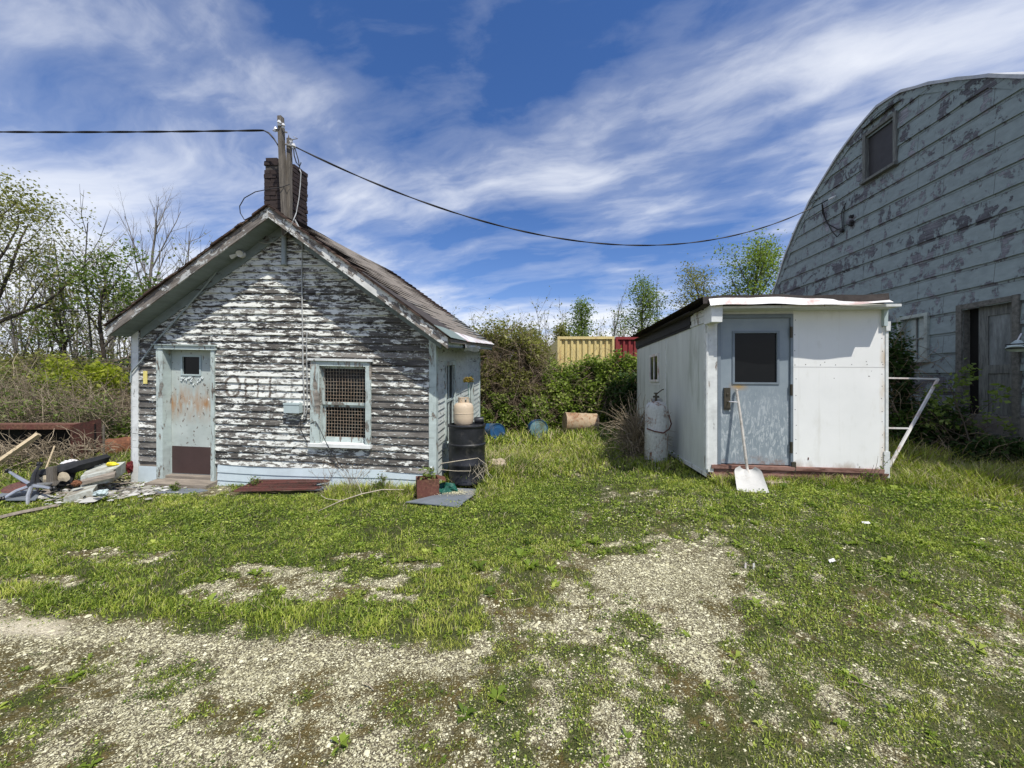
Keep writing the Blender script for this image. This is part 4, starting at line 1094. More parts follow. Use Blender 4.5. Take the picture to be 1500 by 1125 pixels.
# overhead wires
def catenary(p, q, sag, n=40, skew=0.5):
    p = np.array(p); q = np.array(q); return [p + (q - p) * (i / n) - np.array([0, 0, sag * 4 * (i / n) * (1 - i / n)]) for i in range(n + 1)]
def twisted(name, pts, r, label):
    mb = MB(); n = len(pts) * 5; P_ = np.array(pts); t = np.linspace(0, len(pts) - 1, n); Q = np.stack([np.interp(t, np.arange(len(pts)), P_[:, k]) for k in range(3)], 1)
    for ph in (0, PI):
        a_ = np.linspace(0, n * .20, n) + ph
        mb.tube(Q + np.stack([0 * a_, np.cos(a_) * r, np.sin(a_) * r], 1) * .6, r * .85, 5)
    o = mb.build(name, MT['cable_b']); return prop(o, label, 'power cable')
mastL = HF(hpt(404, 191, MV)); mastR = HF(hpt(432, 215, MV))
twisted('power_cable', catenary(P(-260, 190, 5.6), P(386, 191, 5.85), .03) + [P(394, 195, 5.85), P(402, 204, 5.85), P(408, 214, 5.86), P(411, 222, 5.88)], .011, 'black twisted cable coming in from the left to the mast on the house')

# ================================================================== THE WHITE TRAILER SHED
TO = (2.73, 5.35, 0.41)
TF, tfr, tsd = make_frame(TO, 0.105, 0.0, -0.008)
TW = tfr(1297, 600)[0]; TH = tfr(1045, 452)[1]; TD = 4.4
ttop = tfr(1200, 455)[1]
shed = thing('trailer_shed', 'low white trailer shed with blue-grey steel door and flat dark roof', 'shed', tuple(TF(np.array([TW / 2, 2.2, -0.12]))))
dl, dr = tfr(1055, 600)[0], tfr(1157, 600)[0]; dt = tfr(1100, 466)[1]; db = tfr(1100, 681)[1]
# front panels
mb = MB(TF); seam = tfr(1230, 538)[1]; pl0 = tfr(1161, 600)[0]
mb.box(pl0, TW - .01, -.012, .03, 0.0, seam - .002); mb.box(pl0, TW - .01, -.012, .03, seam + .002, ttop)
m, nt = new_mat('white_nailed_panel'); L = attr(nt, 'loc', 'Vector')
n1 = noise(nt, L, 1.4, 5, .6); n2 = noise(nt, vmul(nt, L, (3, 1, 1.2)), 2.0, 7, .6)
c = ramp(nt, n1, [(.3, (.74, .75, .725)), (.7, (.82, .825, .80))])
c = mix(nt, ramp(nt, n2, [(.56, 0), (.74, .35)]), c, (.55, .54, .47))
dr_ = noise(nt, vmul(nt, L, (16, 1, .55)), 1.0, 5, .6)
c = mix(nt, ramp(nt, dr_, [(.56, 0), (.74, .22)]), c, (.48, .46, .38))
ed = ramp(nt, mth(nt, 'ABSOLUTE', mth(nt, 'SUBTRACT', nd(nt, 'ShaderNodeSeparateXYZ', {'Vector': L}).outputs[0], TW - .02)), [(0.0, .7), (.07, 0)])
c = mix(nt, mth(nt, 'MULTIPLY', ed, ramp(nt, n2, [(.42, 0), (.6, 1)])), c, (.50, .36, .20))
c = mix(nt, ramp(nt, noise(nt, vmul(nt, L, (12, 1, 12)), 1.0, 2, .5), [(.735, 0), (.75, .9)]), c, (.16, .15, .13))
s3 = nd(nt, 'ShaderNodeSeparateXYZ', {'Vector': L}).outputs
low = ramp(nt, mth(nt, 'ADD', s3[2], mth(nt, 'MULTIPLY', mth(nt, 'SUBTRACT', n2, .5), .5)), [(0.0, .8), (.14, 0)])
c = mix(nt, low, c, (.36, .30, .22))
finish(nt, c, .5, 0, n2, .12, .01, .35); MT['panel'] = m
front_p = mb.build('front_panel', MT['panel'], shed)
mb = MB(TF); rr = np.random.RandomState(4)
for (a_, z_) in [(pl0 + .03, z) for z in np.arange(.06, ttop, .2)] + [(TW - .05, z) for z in np.arange(.06, ttop, .16)] + [(x, seam + .04) for x in np.arange(pl0 + .15, TW, .19)] + [(x, ttop - .7 + .0 * x) for x in np.arange(pl0 + .4, TW, .5)]:
    mb.lathe([(.006, 0), (.004, .003)], (a_ + rr.uniform(-.01, .01), -.012, z_ + rr.uniform(-.015, .015)), (0, -1, 0), 6)
o = mb.build('nail_heads', MT['lock'], front_p); o['kind'] = 'stuff'
# rust mark under the panel
mb = MB(TF); xr, zr_ = tfr(1183, 672); mb.box(xr - .006, xr + .006, -.017, -.012, zr_ - .012, zr_ + .02); mb.build('rusty_bolt', MT['rust_plate'], front_p)
# left post and casing strips
mb = MB(TF); mb.box(-0.01, tfr(1044, 600)[0], -.03, .03, -.02, TH, .002, 1); mb.box(tfr(1044, 600)[0] + .002, dl - .045, -.018, .03, -.02, dt + .10, .002, 2); mb.build('corner_post', MT['trailer_trim'], shed)
mb = MB(TF); mb.tube([(-.03, -.035, TH - .35), (-.03, -.035, .02)], .022, 8); mb.build('downpipe', MT['trailer_trim'], shed)
mb = MB(TF); mb.box(tfr(1042, 600)[0], pl0 - .001, -.010, .03, dt + .055, ttop); mb.build('header_board', MT['trailer_trim'], shed)
mb = MB(TF); mb.box(TW - .012, TW + .02, -.022, .0, .0, ttop - .25, .002, 3); mb.box(TW - .03, TW + .03, -.03, .0, -.03, .32, .004, 5); mb.box(TW - .02, TW + .03, -.04, 0, ttop - .28, ttop - .16, .003, 9); mb.build('corner_strip', MT['trailer_trim'], shed)
# door
mb = MB(TF); mb.box(dl - .042, dl, -.020, .05, db, dt + .05); mb.box(dr, pl0 - .002, -.020, .05, db, dt + .05); mb.box(dl, dr, -.020, .05, dt, dt + .05); mb.build('door_frame', MT['door_grey'], shed)
m, nt = new_mat('scuffed_steel_door'); L = attr(nt, 'loc', 'Vector'); s3 = nd(nt, 'ShaderNodeSeparateXYZ', {'Vector': L}).outputs
n1 = noise(nt, L, 3.0, 6, .6); base = ramp(nt, n1, [(.3, (.20, .245, .275)), (.7, (.27, .315, .345))])
scr = noise(nt, vmul(nt, L, (24, 1, 7)), 1.0, 7, .72, 1.2)
zone = mth(nt, 'MULTIPLY', ramp(nt, s3[2], [(.10, 0.3), (.25, 1.0), (.60, 1.0), (1.0, 0.6)]), ramp(nt, mth(nt, 'DIVIDE', s3[2], 2.0), [(.45, 1), (.60, .0)]))
sc = mth(nt, 'MULTIPLY', ramp(nt, scr, [(.50, 0), (.60, 1)]), zone)
c = mix(nt, mth(nt, 'MULTIPLY', sc, .75), base, (.52, .56, .57))
rs1 = mth(nt, 'MULTIPLY', ramp(nt, noise(nt, vmul(nt, L, (5, 1, 9)), 1.0, 6, .65), [(.48, 0), (.60, 1)]), ramp(nt, s3[2], [(.06, 1.0), (.24, 0.0)]))
c = mix(nt, rs1, c, (.22, .11, .06))
xg, zg = tfr(1082, 566)
rz_ = mth(nt, 'MULTIPLY', mth(nt, 'MAXIMUM', mth(nt, 'SUBTRACT', 1.0, mth(nt, 'DIVIDE', mth(nt, 'ABSOLUTE', mth(nt, 'SUBTRACT', s3[0], xg)), .14)), 0.0), mth(nt, 'MAXIMUM', mth(nt, 'SUBTRACT', 1.0, mth(nt, 'DIVIDE', mth(nt, 'ABSOLUTE', mth(nt, 'SUBTRACT', s3[2], zg)), .07)), 0.0))
c = mix(nt, mth(nt, 'MULTIPLY', rz_, 1.2, clamp=True), c, (.36, .24, .10))
finish(nt, c, .42, 0, scr, .05, .004, .4); MT['tdoor'] = m
g = (tfr(1076, 600)[0], tfr(1138, 600)[0], tfr(1100, 560)[1], tfr(1100, 488)[1])
mb = MB(TF); panel_hole(mb, dl + .002, dr - .002, db + .01, dt - .002, g, .004, .045); tdoor = mb.build('door', MT['tdoor'], shed)
mb = MB(TF); mb.box(g[0], g[1], .018, .024, g[2], g[3]); mb.build('pane', MT['glass'], tdoor)
mb = MB(TF)
for (a_, b_, c_, d_) in ((g[0] - .03, g[0], g[2] - .025, g[3] + .03), (g[1], g[1] + .03, g[2] - .025, g[3] + .03), (g[0], g[1], g[3], g[3] + .03), (g[0], g[1], g[2] - .025, g[2])):
    mb.box(a_, b_, -.008, .004, c_, d_)
mb.build('pane_frame', MT['door_grey'], tdoor)
k0 = tfr(1060, 600); k1 = tfr(1069, 568); mb = MB(TF); mb.box(k0[0], k1[0], -.022, .004, k0[1], k1[1]); mb.lathe([(.016, 0), (.016, .012), (.008, .014)], ((k0[0] + k1[0]) / 2, -.022, k1[1] - .09), (0, -1, 0), 14)
lk = mb.build('lock_plate', MT['lock'], tdoor)
mb = MB(TF); kx = k1[0] - .03; kz = k0[1] + .11; mb.tube([(kx, -.02, kz), (kx, -.065, kz), (kx + .02, -.07, kz), (kx + .11, -.07, kz - .003)], [.010, .010, .010, .008], 8); mb.build('lever_handle', MT['steel'], lk)
for pz_ in (487, 571, 655):
    z = tfr(1156, pz_)[1]; mb = MB(TF); mb.tube([(dr + .004, -.026, z - .075), (dr + .004, -.026, z + .075)], .010, 8); mb.box(dr - .012, dr + .025, -.023, -.020, z - .075, z + .075); mb.build('hinge', MT['lock'], tdoor)
mb = MB(TF); z = tfr(1160, 690)[1]; mb.box(dr + .0, dr + .05, -.05, -.022, z, z + .13, .006, 3); mb.build('door_stop', MT['lock'], shed)
# brown sill rails
mb = MB(TF); w1 = db; mb.box(0.03, TW - .05, -.05, .05, w1 - .055, w1 - .002, .003, 2); mb.box(0.0, TW + .02, -.028, .05, w1 - .115, w1 - .057, .003, 3); mb.box(0.03, TW - .04, -.06, .05, w1 - .165, w1 - .117, .003, 6)
mb.build('sill_rail', MT['sill_brown'], shed)
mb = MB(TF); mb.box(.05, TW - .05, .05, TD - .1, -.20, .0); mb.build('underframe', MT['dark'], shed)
# left side wall, full depth
def tside_map(p): q = p.copy(); q[:, 0] = p[:, 1]; q[:, 1] = TD - p[:, 0]; return q
mb = MB(TF)
f0 = tsd(1034, 470, 0)[1]
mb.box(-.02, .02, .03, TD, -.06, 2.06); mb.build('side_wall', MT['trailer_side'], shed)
mb = MB(TF); mb.box(-.035, -.0201, 0.0, TD, -.09, -.03, .003, 8); mb.box(-.032, -.0201, .03, .07, -.03, 2.03, .002, 2); mb.box(-.030, -.0201, 1.9, 1.925, -.03, 2.03); mb.build('side_trim', MT['trailer_trim'], shed)
# eave bands
wt1 = tsd(1034, 443, -.05)[1]
mb = MB(TF); mb.box(-.035, .02, 0.02, .62, 2.062, 2.15, .003, 9); mb.box(-.045, .02, .0, .66, 2.152, 2.23, .003, 9); mb.box(-.05, .02, .10, .42, 2.232, 2.30, .003, 4); mb.build('eave_board', MT['trailer_trim'], shed)
mb = MB(TF); mb.box(-.055, .02, .55, TD + .02, 2.10, 2.32, .004, 5); mb.box(-.042, .02, .6, TD, 2.062, 2.098); mb.build('black_eave_band', MT['black_band'], shed)
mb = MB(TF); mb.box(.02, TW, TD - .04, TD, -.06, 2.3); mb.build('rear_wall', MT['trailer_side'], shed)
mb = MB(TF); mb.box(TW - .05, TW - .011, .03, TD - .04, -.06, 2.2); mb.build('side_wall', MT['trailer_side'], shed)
# roof: dark roll roofing with a white bent flashing along the front
zt = tfr(1180, 441, -.30)[1]
mb = MB(TF)
us = np.linspace(tfr(1030, 441, -.26)[0], tfr(1303, 441, -.26)[0], 30); wob = lambda x: .012 * np.sin(x * 3.1) + .006 * np.sin(x * 9 + 1)
def sheet(mb, rows):
    n = len(rows[0]); V = [p for r_ in rows for p in r_]
    mb.add(V, [(r_ * n + i, r_ * n + i + 1, (r_ + 1) * n + i + 1, (r_ + 1) * n + i) for r_ in range(len(rows) - 1) for i in range(n - 1)])
RT = ttop + .10
rows = [[(x, TD + .05, RT + .10 - .02) for x in us], [(x, TD + .05, RT + .10) for x in us], [(x, 1.0, RT + .08 + wob(x)) for x in us], [(x, -.10, RT + .075 + wob(x)) for x in us], [(x, -.255 - .006 * math.sin(x * 5), RT + .062 + wob(x)) for x in us], [(x, -.262, RT - .03 + wob(x)) for x in us], [(x, -.15, RT - .06) for x in us], [(x, TD + .05, RT - .02) for x in us]]
sheet(mb, rows); troof = mb.build('roof', MT['roofing'], shed)
mb = MB(TF)
us2 = np.linspace(tfr(1041, 445, -.33)[0], tfr(1309, 445, -.33)[0], 34)
hgt = lambda x: np.interp(x, [0, 1.25, 1.42, 1.5, TW], [.085, .080, .062, .035, .03])
rows = [[(x, -.27, RT - .055 + wob(x)) for x in us2], [(x, -.335 - .006 * math.sin(x * 8), RT - .075 + wob(x * 1.1)) for x in us2], [(x, -.330 - .006 * math.sin(x * 8), RT - .069 + wob(x * 1.1)) for x in us2], [(x, -.272 , RT - .060 + hgt(x) + wob(x)) for x in us2]]
sheet(mb, rows); mb.build('flashing', MT['flashing'], troof)
mb = MB(TF); mb.box(-.02, TW - .01, -.25, -.011, ttop - .002, ttop + .03); mb.build('soffit', MT['trailer_trim'], shed)
mb = MB(TF); mb.box(-.06, tfr(1046, 600)[0], -.27, .0, ttop - .18, ttop + .07, .004, 5); mb.build('gutter_end', MT['trailer_trim'], shed)
mb = MB(TF); mb.box(TW - .06, TW - .015, -.06, -.012, ttop - .22, ttop - .002, .004, 8); mb.build('bracket', MT['box_grey'], shed)
# small side window
sv0, sw0 = tsd(966, 556, 0); sv1, sw1 = tsd(955, 522, 0)
sv0, sv1 = min(sv0, sv1), max(sv0, sv1); 
mb = MB(TF)
z0, z1 = tsd(960, 556, -.03)[1], tsd(960, 522, -.03)[1]
for (a_, b_, c_, d_) in ((sv0 - .05, sv0, z0 - .05, z1 + .05), (sv1, sv1 + .05, z0 - .05, z1 + .05), (sv0, sv1, z1, z1 + .05), (sv0, sv1, z0 - .05, z0), (sv0 + (sv1 - sv0) * .5 - .018, sv0 + (sv1 - sv0) * .5 + .018, z0, z1)):
    mb.box(-.045, -.0201, a_, b_, c_, d_)
tw = mb.build('window', MT['flashing'], shed)
mb = MB(TF); mb.box(-.026, -.0205, sv0, sv1, z0, z1); mb.build('pane', MT['glass'], tw)
mb = MB(TF); mb.box(-.026, -.0205, sv0 - .09, sv1 + .09, z0 - .11, z0 - .07); mb.build('window_surround', MT['trailer_trim'], tw)

# ------------------------------------------------------------------ shovel, propane cylinder
sh = thing('snow_shovel', 'worn white grain shovel leaning on the steel door of the white shed', 'shovel', tuple(G(1098, 4.98)))
top = TF(np.array([tfr(1079, 572, -.03)[0], -.03, tfr(1079, 572, -.03)[1]])); bt = P(1094, 683, 5.06)
mb = MB(); mb.tube([top, top * .6 + bt * .4 + (0.005, 0, 0), bt, P(1098, 702, 4.98)], [.016, .0165, .018, .012], 10)
mb.tube([top + (-.0, 0, 0), top + (.012, 0, .01)], .018, 8); mb.build('handle', MT['handle'], sh)
# blade: a dished scoop with raised sides
mb = MB(); n = 12; rows = []
p0 = P(1094, 689, 5.05); p1 = P(1103, 719, 4.74); p1[2] = max(p1[2], float(ground_z(p1[0], p1[1])) + .02)
ax = (p1 - p0); Lb = np.linalg.norm(ax); ax /= Lb; sx_ = np.cross(ax, [0, 0, 1.0]); sx_ /= np.linalg.norm(sx_); up_ = np.cross(sx_, ax)
if up_[2] < 0: up_ = -up_
for th_ in (0, 1):
    for j in range(n + 1):
        t = j / n; wd = .5 * np.interp(t, [0, .06, .18, 1], [.17, .27, .315, .345]); 
        for i in range(13):
            s = -1 + 2 * i / 12; dish = .055 * (abs(s) ** 4) * (1 - .75 * t) + .035 * (1 - t) ** 6 - .006 * th_
            rib = .012 * math.exp(-(s / .13) ** 2) * max(0, 1 - t * 1.6)
            rr_ = p0 + ax * Lb * (t - .02 * (1 - s * s) * 0 + (.03 * (1 - s * s) if j == n else 0)) + sx_ * wd * s + up_ * (dish + rib - .02)
            rows.append(rr_)
F = []
K = (n + 1) * 13
for j in range(n):
    for i in range(12):
        a_ = j * 13 + i; F.append((a_, a_ + 1, a_ + 14, a_ + 13)); F.append((K + a_, K + a_ + 13, K + a_ + 14, K + a_ + 1))
for i in range(12): F += [(i, K + i, K + i + 1, i + 1), (n * 13 + i, n * 13 + i + 1, K + n * 13 + i + 1, K + n * 13 + i)]
for j in range(n): F += [(j * 13, (j + 1) * 13, K + (j + 1) * 13, K + j * 13), (j * 13 + 12, K + j * 13 + 12, K + (j + 1) * 13 + 12, (j + 1) * 13 + 12)]
mb.add(rows, F); mb.build('blade', MT['shovel'], sh, smooth=True)

def cyl_frame(pos, tilt=(0, 0, 1)): pass
pc = G(961, 6.55, -.02); tk = thing('propane_cylinder', 'tall white propane cylinder with rust streaks beside the wall of the white shed', 'gas cylinder', tuple(pc))
mb = MB(); prof = [(.15, 0), (.155, .03), (.155, .06), (.178, .07), (.19, .10), (.191, .50), (.1935, .51), (.1935, .53), (.191, .54), (.190, .93), (.175, 1.0), (.13, 1.05), (.06, 1.075), (.03, 1.08)]
mb.lathe(prof, pc, (0.01, 0, 1), 32); mb.build('tank', MT['white_tank'], tk, smooth=True)
mb = MB(); 
for a0 in range(0, 300, 12):
    pass
ring = [(pc[0] + .105 * math.cos(rad(a_)), pc[1] + .105 * math.sin(rad(a_)), pc[2] + 1.0) for a_ in range(-60, 215, 15)]
V = []; F = []
for q in ring: V += [q, (q[0], q[1], q[2] + .12), (pc[0] + (q[0] - pc[0]) * .95, pc[1] + (q[1] - pc[1]) * .95, q[2] + .12), (pc[0] + (q[0] - pc[0]) * .95, pc[1] + (q[1] - pc[1]) * .95, q[2])]
for i in range(len(ring) - 1):
    for k in range(4): F.append((i * 4 + k, i * 4 + (k + 1) % 4, i * 4 + 4 + (k + 1) % 4, i * 4 + 4 + k))
mb.add(V, F); mb.build('collar', MT['white_tank'], tk)
mb = MB(); mb.tube([pc + (0, 0, 1.06), pc + (0, 0, 1.20)], [.022, .018], 10); mb.tube([pc + (-.05, 0, 1.15), pc + (.05, -.01, 1.15)], .017, 8); mb.lathe([(.035, 0), (.038, .01), (.035, .02)], pc + (0, 0, 1.20), (0, 0, 1), 12); mb.tube([pc + (.0, 0, 1.19), pc + (.09, -.03, 1.27), pc + (.12, -.03, 1.28)], .010, 6)
mb.build('valve', MT['lock'], tk)
mb = MB(); mb.tube([pc + (.17, -.12, .85), pc + (.21, -.12, .70), pc + (.16, -.16, .62), pc + (.04, -.215, .56), pc + (-.1, -.19, .585), pc + (-.19, -.1, .62)], .011, 7); mb.build('hose', MT['rust_red'], tk)

# ------------------------------------------------------------------ drum, tan tank, bits round the house corner
dc = G(684, 5.98, 0); dc[2] = CAMZ + (HOR - 712) / FPX * 5.72
drum = thing('plastic_drum', 'black dusty plastic drum standing upright at the house corner', 'drum', tuple(dc))
mb = MB(); Rr_ = .285; hD = .90
prof = [(Rr_ - .02, 0), (Rr_, .015), (Rr_, .04), (Rr_ - .008, .05), (Rr_ - .006, .27), (Rr_ + .006, .285), (Rr_ + .006, .31), (Rr_ - .006, .325), (Rr_ - .004, .56), (Rr_ + .008, .575), (Rr_ + .008, .60), (Rr_ - .006, .615), (Rr_ - .006, .85), (Rr_ + .008, .862), (Rr_ + .012, .885), (Rr_ + .004, .90), (Rr_ - .02, .90), (Rr_ - .022, .875), (.05, .872), (.001, .872)]
mb.lathe(prof, dc, (0, 0, 1), 40, cap=False); mb.build('barrel_body', MT['black_plastic'], drum, smooth=True)
mb = MB(); mb.lathe([(.03, 0), (.03, .02), (.012, .025)], dc + (.17, -.08, .872), (0, 0, 1), 12); mb.build('bung', MT['black_plastic'], drum)
tc_ = dc + (-.02, -.02, .872 + .002); tc_[0] = (678.5 - CX) / FPX * (5.92)
gt = thing('gas_tank', 'small tan propane tank standing on the black drum', 'gas tank', tuple(tc_))
mb = MB(); mb.lathe([(.135, .03), (.151, .07), (.154, .12), (.154, .185), (.157, .188), (.157, .200), (.154, .203), (.154, .27), (.146, .315), (.12, .345), (.07, .36), (.02, .365)], tc_, (0, 0, 1), 36); mb.build('tank', MT['tan_tank'], gt, smooth=True)
mb = MB(); mb.lathe([(.10, 0), (.105, .002), (.105, .045), (.10, .047), (.098, .002), (.0981, .0)], tc_, (0, 0, 1), 28, cap=False); mb.build('foot_ring', MT['tan_tank'], gt)
mb = MB(); V = []; F = []; A_ = np.radians(np.arange(-250, 70, 10)); rc = .085
for i, a_ in enumerate(A_):
    notch = .0 if 8 < i < 24 else .02
    for (r_, z_) in ((rc, .335), (rc, .435 - notch), (rc - .006, .435 - notch), (rc - .006, .335)): V.append(tc_ + (r_ * math.cos(a_), r_ * math.sin(a_), z_))
for i in range(len(A_) - 1):
    if i in (13, 14, 18, 19): # hand holes
        b4 = i * 4; continue
    for k in range(4): F.append((i * 4 + k, i * 4 + (k + 1) % 4, i * 4 + 4 + (k + 1) % 4, i * 4 + 4 + k))
for i in (13, 14, 18, 19):
    pass
mb.add(V, F); mb.lathe([(rc + .001, .335), (rc + .001, .362), (rc - .007, .362)], tc_, (0, 0, 1), 28, cap=False); mb.lathe([(rc - .006, .425), (rc + .003, .425), (rc + .003, .438), (rc - .006, .438), (rc - .006, .425)], tc_, (0, 0, 1), 28, cap=False); mb.build('collar', MT['tan_tank'], gt, smooth=True)
mb = MB(); mb.tube([tc_ + (0, 0, .355), tc_ + (0, 0, .40)], .016, 8); mb.lathe([(.026, 0), (.028, .012), (.02, .018)], tc_ + (0, 0, .40), (0, 0, 1), 10); mb.tube([tc_ + (-.03, 0, .385), tc_ + (.05, 0, .385)], .012, 8); mb.build('valve', MT['lock'], gt)
bp = dc + (.19, -.02, .905); mb = MB(); mb.lathe([(.045, 0), (.052, .01), (.050, .13), (.045, .14), (.040, .13), (.042, .02)], bp + (-.07, 0, .045), (1, .2, .08), 18, cap=False); mb.lathe([(.041, .02), (.002, .02)], bp + (-.07, 0, .045), (1, .2, .08), 18, cap=False)
o = mb.build('black_cup', MT['black_plastic'], None, smooth=True); prop(o, 'black cup lying on its side on top of the drum', 'cup')
# dried yellow flower head standing behind the tank
st = P(686, 600, 6.25); fh = P(686, 556, 6.25); flw = thing('dried_flower', 'dried yellow flower on a thin stem rising behind the tan tank', 'flower', tuple(G(686, 6.25)))
mb = MB(); mb.tube([G(686, 6.25), st, fh], [.006, .005, .004], 6); mb.build('stem', MT['green_cloth'], flw)
rr = np.random.RandomState(3); n = 120; c_ = fh + np.clip(rr.normal(0, 1, (n, 3)), -1.6, 1.6) * (.045, .025, .022)
np_o = np_obj('flower_head', cards(c_ - ORG[flw.name], .05 * rr.uniform(.6, 1.3, n), .3, rr.rand(n)), m_leaf('dry_yellow_petals', [(0.22, 0.15, 0.03), (0.45, 0.33, 0.08), (0.55, 0.45, 0.15)]), flw)
# red-brown tin box with a plant
tb = G(626, 5.42, -.02); tin = thing('rusty_tin', 'square rusty red-brown tin at the house corner with weeds growing out', 'tin', tuple(tb))
mb = MB(); c, s = math.cos(.3), math.sin(.3)
Mt = lambda V: np.stack([V[:, 0] * c - V[:, 1] * s, V[:, 0] * s + V[:, 1] * c, V[:, 2]], 1) + tb
for (a_, b_, c_, d_) in ((-.15, .15, -.13, -.122), (-.15, .15, .122, .13), (-.15, -.142, -.122, .122), (.142, .15, -.122, .122)):
    mb.box(a_, b_, c_, d_, 0, .27, .003, 3, M=Mt)
mb.box(-.142, .142, -.122, .122, .0, .19, M=Mt)
mb.add(Mt(np.array([(.15, -.13, .27), (.15, .13, .27), (.26, .13, .235), (.25, -.12, .225)])), [(0, 1, 2, 3)])
mb.build('tin_body', MT['rust_plate'], tin)
n = 46; a_ = rr.uniform(0, 6.28, n); q = np.stack([.09 * rr.normal(0, 1, n) * .7, .09 * rr.normal(0, 1, n) * .7, .24 + rr.uniform(0, .16, n)], 1)
np_obj('foliage', cards(q, .085, .2, rr.rand(n), .35), MT['leaf_green'], tin)
# green tarp bundle
gb = G(652, 5.50, 0); mb = MB(); n1, n2 = 26, 14; V = []; F = []
for i in range(n2 + 1):
    ph = PI * i / n2 / 2
    for j in range(n1):
        th = 2 * PI * j / n1; r_ = 1 + .28 * math.sin(th * 5 + i * .7) * math.sin(ph) + .14 * math.sin(th * 9 + i)
        V.append((gb[0] + .20 * r_ * math.cos(th) * math.cos(ph * .96), gb[1] + .13 * r_ * math.sin(th) * math.cos(ph * .96), gb[2] - .02 + .15 * math.sin(ph) * (1 + .2 * math.sin(th * 4))))
for i in range(n2):
    for j in range(n1): F.append((i * n1 + j, i * n1 + (j + 1) % n1, (i + 1) * n1 + (j + 1) % n1, (i + 1) * n1 + j))
mb.add(V, F); o = mb.build('green_tarp', MT['green_cloth']); prop(o, 'crumpled dark green tarp between the rusty tin and the black drum', 'tarp')
# grey sheet on the ground
mb = MB(); poly = [P(594, 742, 5.0), P(632, 731, 5.3), P(640, 718, 5.62), P(660, 716, 5.66), P(703, 714, 5.68), P(700, 722, 5.5), P(682, 741, 5.06), P(672, 753, 4.84), P(640, 750, 4.9), P(612, 747, 4.93)]
V = [(p[0], p[1], float(ground_z(p[0], p[1])) + .035 + .012 * math.sin(p[0] * 9 + p[1] * 5)) for p in poly]; n = len(V)
cen = np.mean(np.array(V), 0); V2 = V + [(x, y, z - .012) for x, y, z in V] + [tuple(cen + (0, 0, .006))]
F = [(i, (i + 1) % n, 2 * n) for i in range(n)] + [(i, i + n, (i + 1) % n + n, (i + 1) % n) for i in range(n)]
mb.add(V2, F); o = mb.build('grey_sheet', MT['slate']); prop(o, 'bent grey sheet strewn with grit lying in front of the black drum', 'sheet')
x = rs.normal(-.82, .11, 900); y = rs.normal(5.42, .07, 900); th = stones(x, y, np.full(900, .006) * rs.uniform(.5, 1.3, 900), rs.rand(900)); th[0][:, 2] += .047
o = np_obj('grit', th, MT['stones']); prop(o, 'small heap of pale grit on the grey sheet', 'grit', kind='stuff')
# rusty plates by the house wall, each one a thing
rr = np.random.RandomState(21)
nmz = ['top rusty angle bar of the stack by the skirt', 'rusty bar lying nearest to the lawn in the stack under the window', 'rusty bar second from the lawn in the stack under the window', 'rusty bar in the middle of the stack under the window', 'rusty bar lying closest to the pale skirt under the window']
for i in range(5):
    x0, x1 = -3.92 + rr.uniform(0, .12), -2.72 - rr.uniform(0, .25); yy = 5.40 + .085 * i; z = .035 + .012 * i + float(ground_z(-3.3, yy)) + .03
    mb = MB(); z2 = z + rr.uniform(-.01, .02)
    V = [(x0, yy, z), (x1, yy + .05, z2), (x1, yy + .12, z2 + .004), (x0, yy + .07, z + .004)]
    mb.add(V + [(a_, b_, c_ - .014) for a_, b_, c_ in V], [(0, 1, 2, 3), (7, 6, 5, 4), (0, 4, 5, 1), (1, 5, 6, 2), (2, 6, 7, 3), (3, 7, 4, 0)])
    mb.box(x0 + .01, x1 - .01, yy + .045, yy + .052, z, z + .016)
    o = mb.build('rusty_bar', MT['rust_red']); prop(o, nmz[[1, 2, 3, 4, 0][i]], 'metal bar', 'rusty bars stacked under the window')
def slab(name, px, py, y, w, d, h, rz, mat, label, cat, group=None, tilt=0.0):
    c = P(px, py, y); g_ = float(ground_z(c[0], c[1])); mb = MB(); cs, sn = math.cos(rz), math.sin(rz)
    rr = np.random.RandomState(int(px)); n = 7; V = []
    ring = [(-1, -.8), (-.6, -1), (.5, -1), (1, -.7), (1, .6), (.7, 1), (-.5, 1), (-1, .7)]
    ring = [(a_ * rr.uniform(.85, 1.1), b_ * rr.uniform(.85, 1.1)) for a_, b_ in ring]
    for z_, k in ((0, 1.0), (h * .8, 1.0), (h, .93)):
        for a_, b_ in ring:
            X, Y = a_ * w / 2 * k, b_ * d / 2 * k; V.append((c[0] + X * cs - Y * sn, c[1] + X * sn + Y * cs, g_ - .01 + z_ + X * tilt + rr.uniform(-.003, .003)))
    F = [tuple(range(7, -1, -1)), tuple(range(16, 24))]
    for k in range(2):
        for i in range(8): F.append((k * 8 + i, k * 8 + (i + 1) % 8, k * 8 + 8 + (i + 1) % 8, k * 8 + 8 + i))
    mb.add(V, F); o = mb.build(name, mat); return prop(o, label, cat, group)
slab('stone_slab', 410, 716, 5.70, .55, .14, .04, .02, MT['boulder'], 'thin tan stone slab against the skirt under the meter box', 'stone slab')
slab('paving_slab', 470, 718, 5.72, .5, .16, .05, .03, MT['slate'], 'grey slab under the weeds below the window', 'slab')
slab('paving_slab', 262, 722, 5.62, .75, .22, .035, -.05, MT['slate'], 'flat grey slab in front of the wooden door step', 'slab')
slab('flat_stone', 1138, 702, 5.1, .36, .16, .05, .1, MT['boulder'], 'flat tan stone right of the shovel blade under the white shed', 'stone')
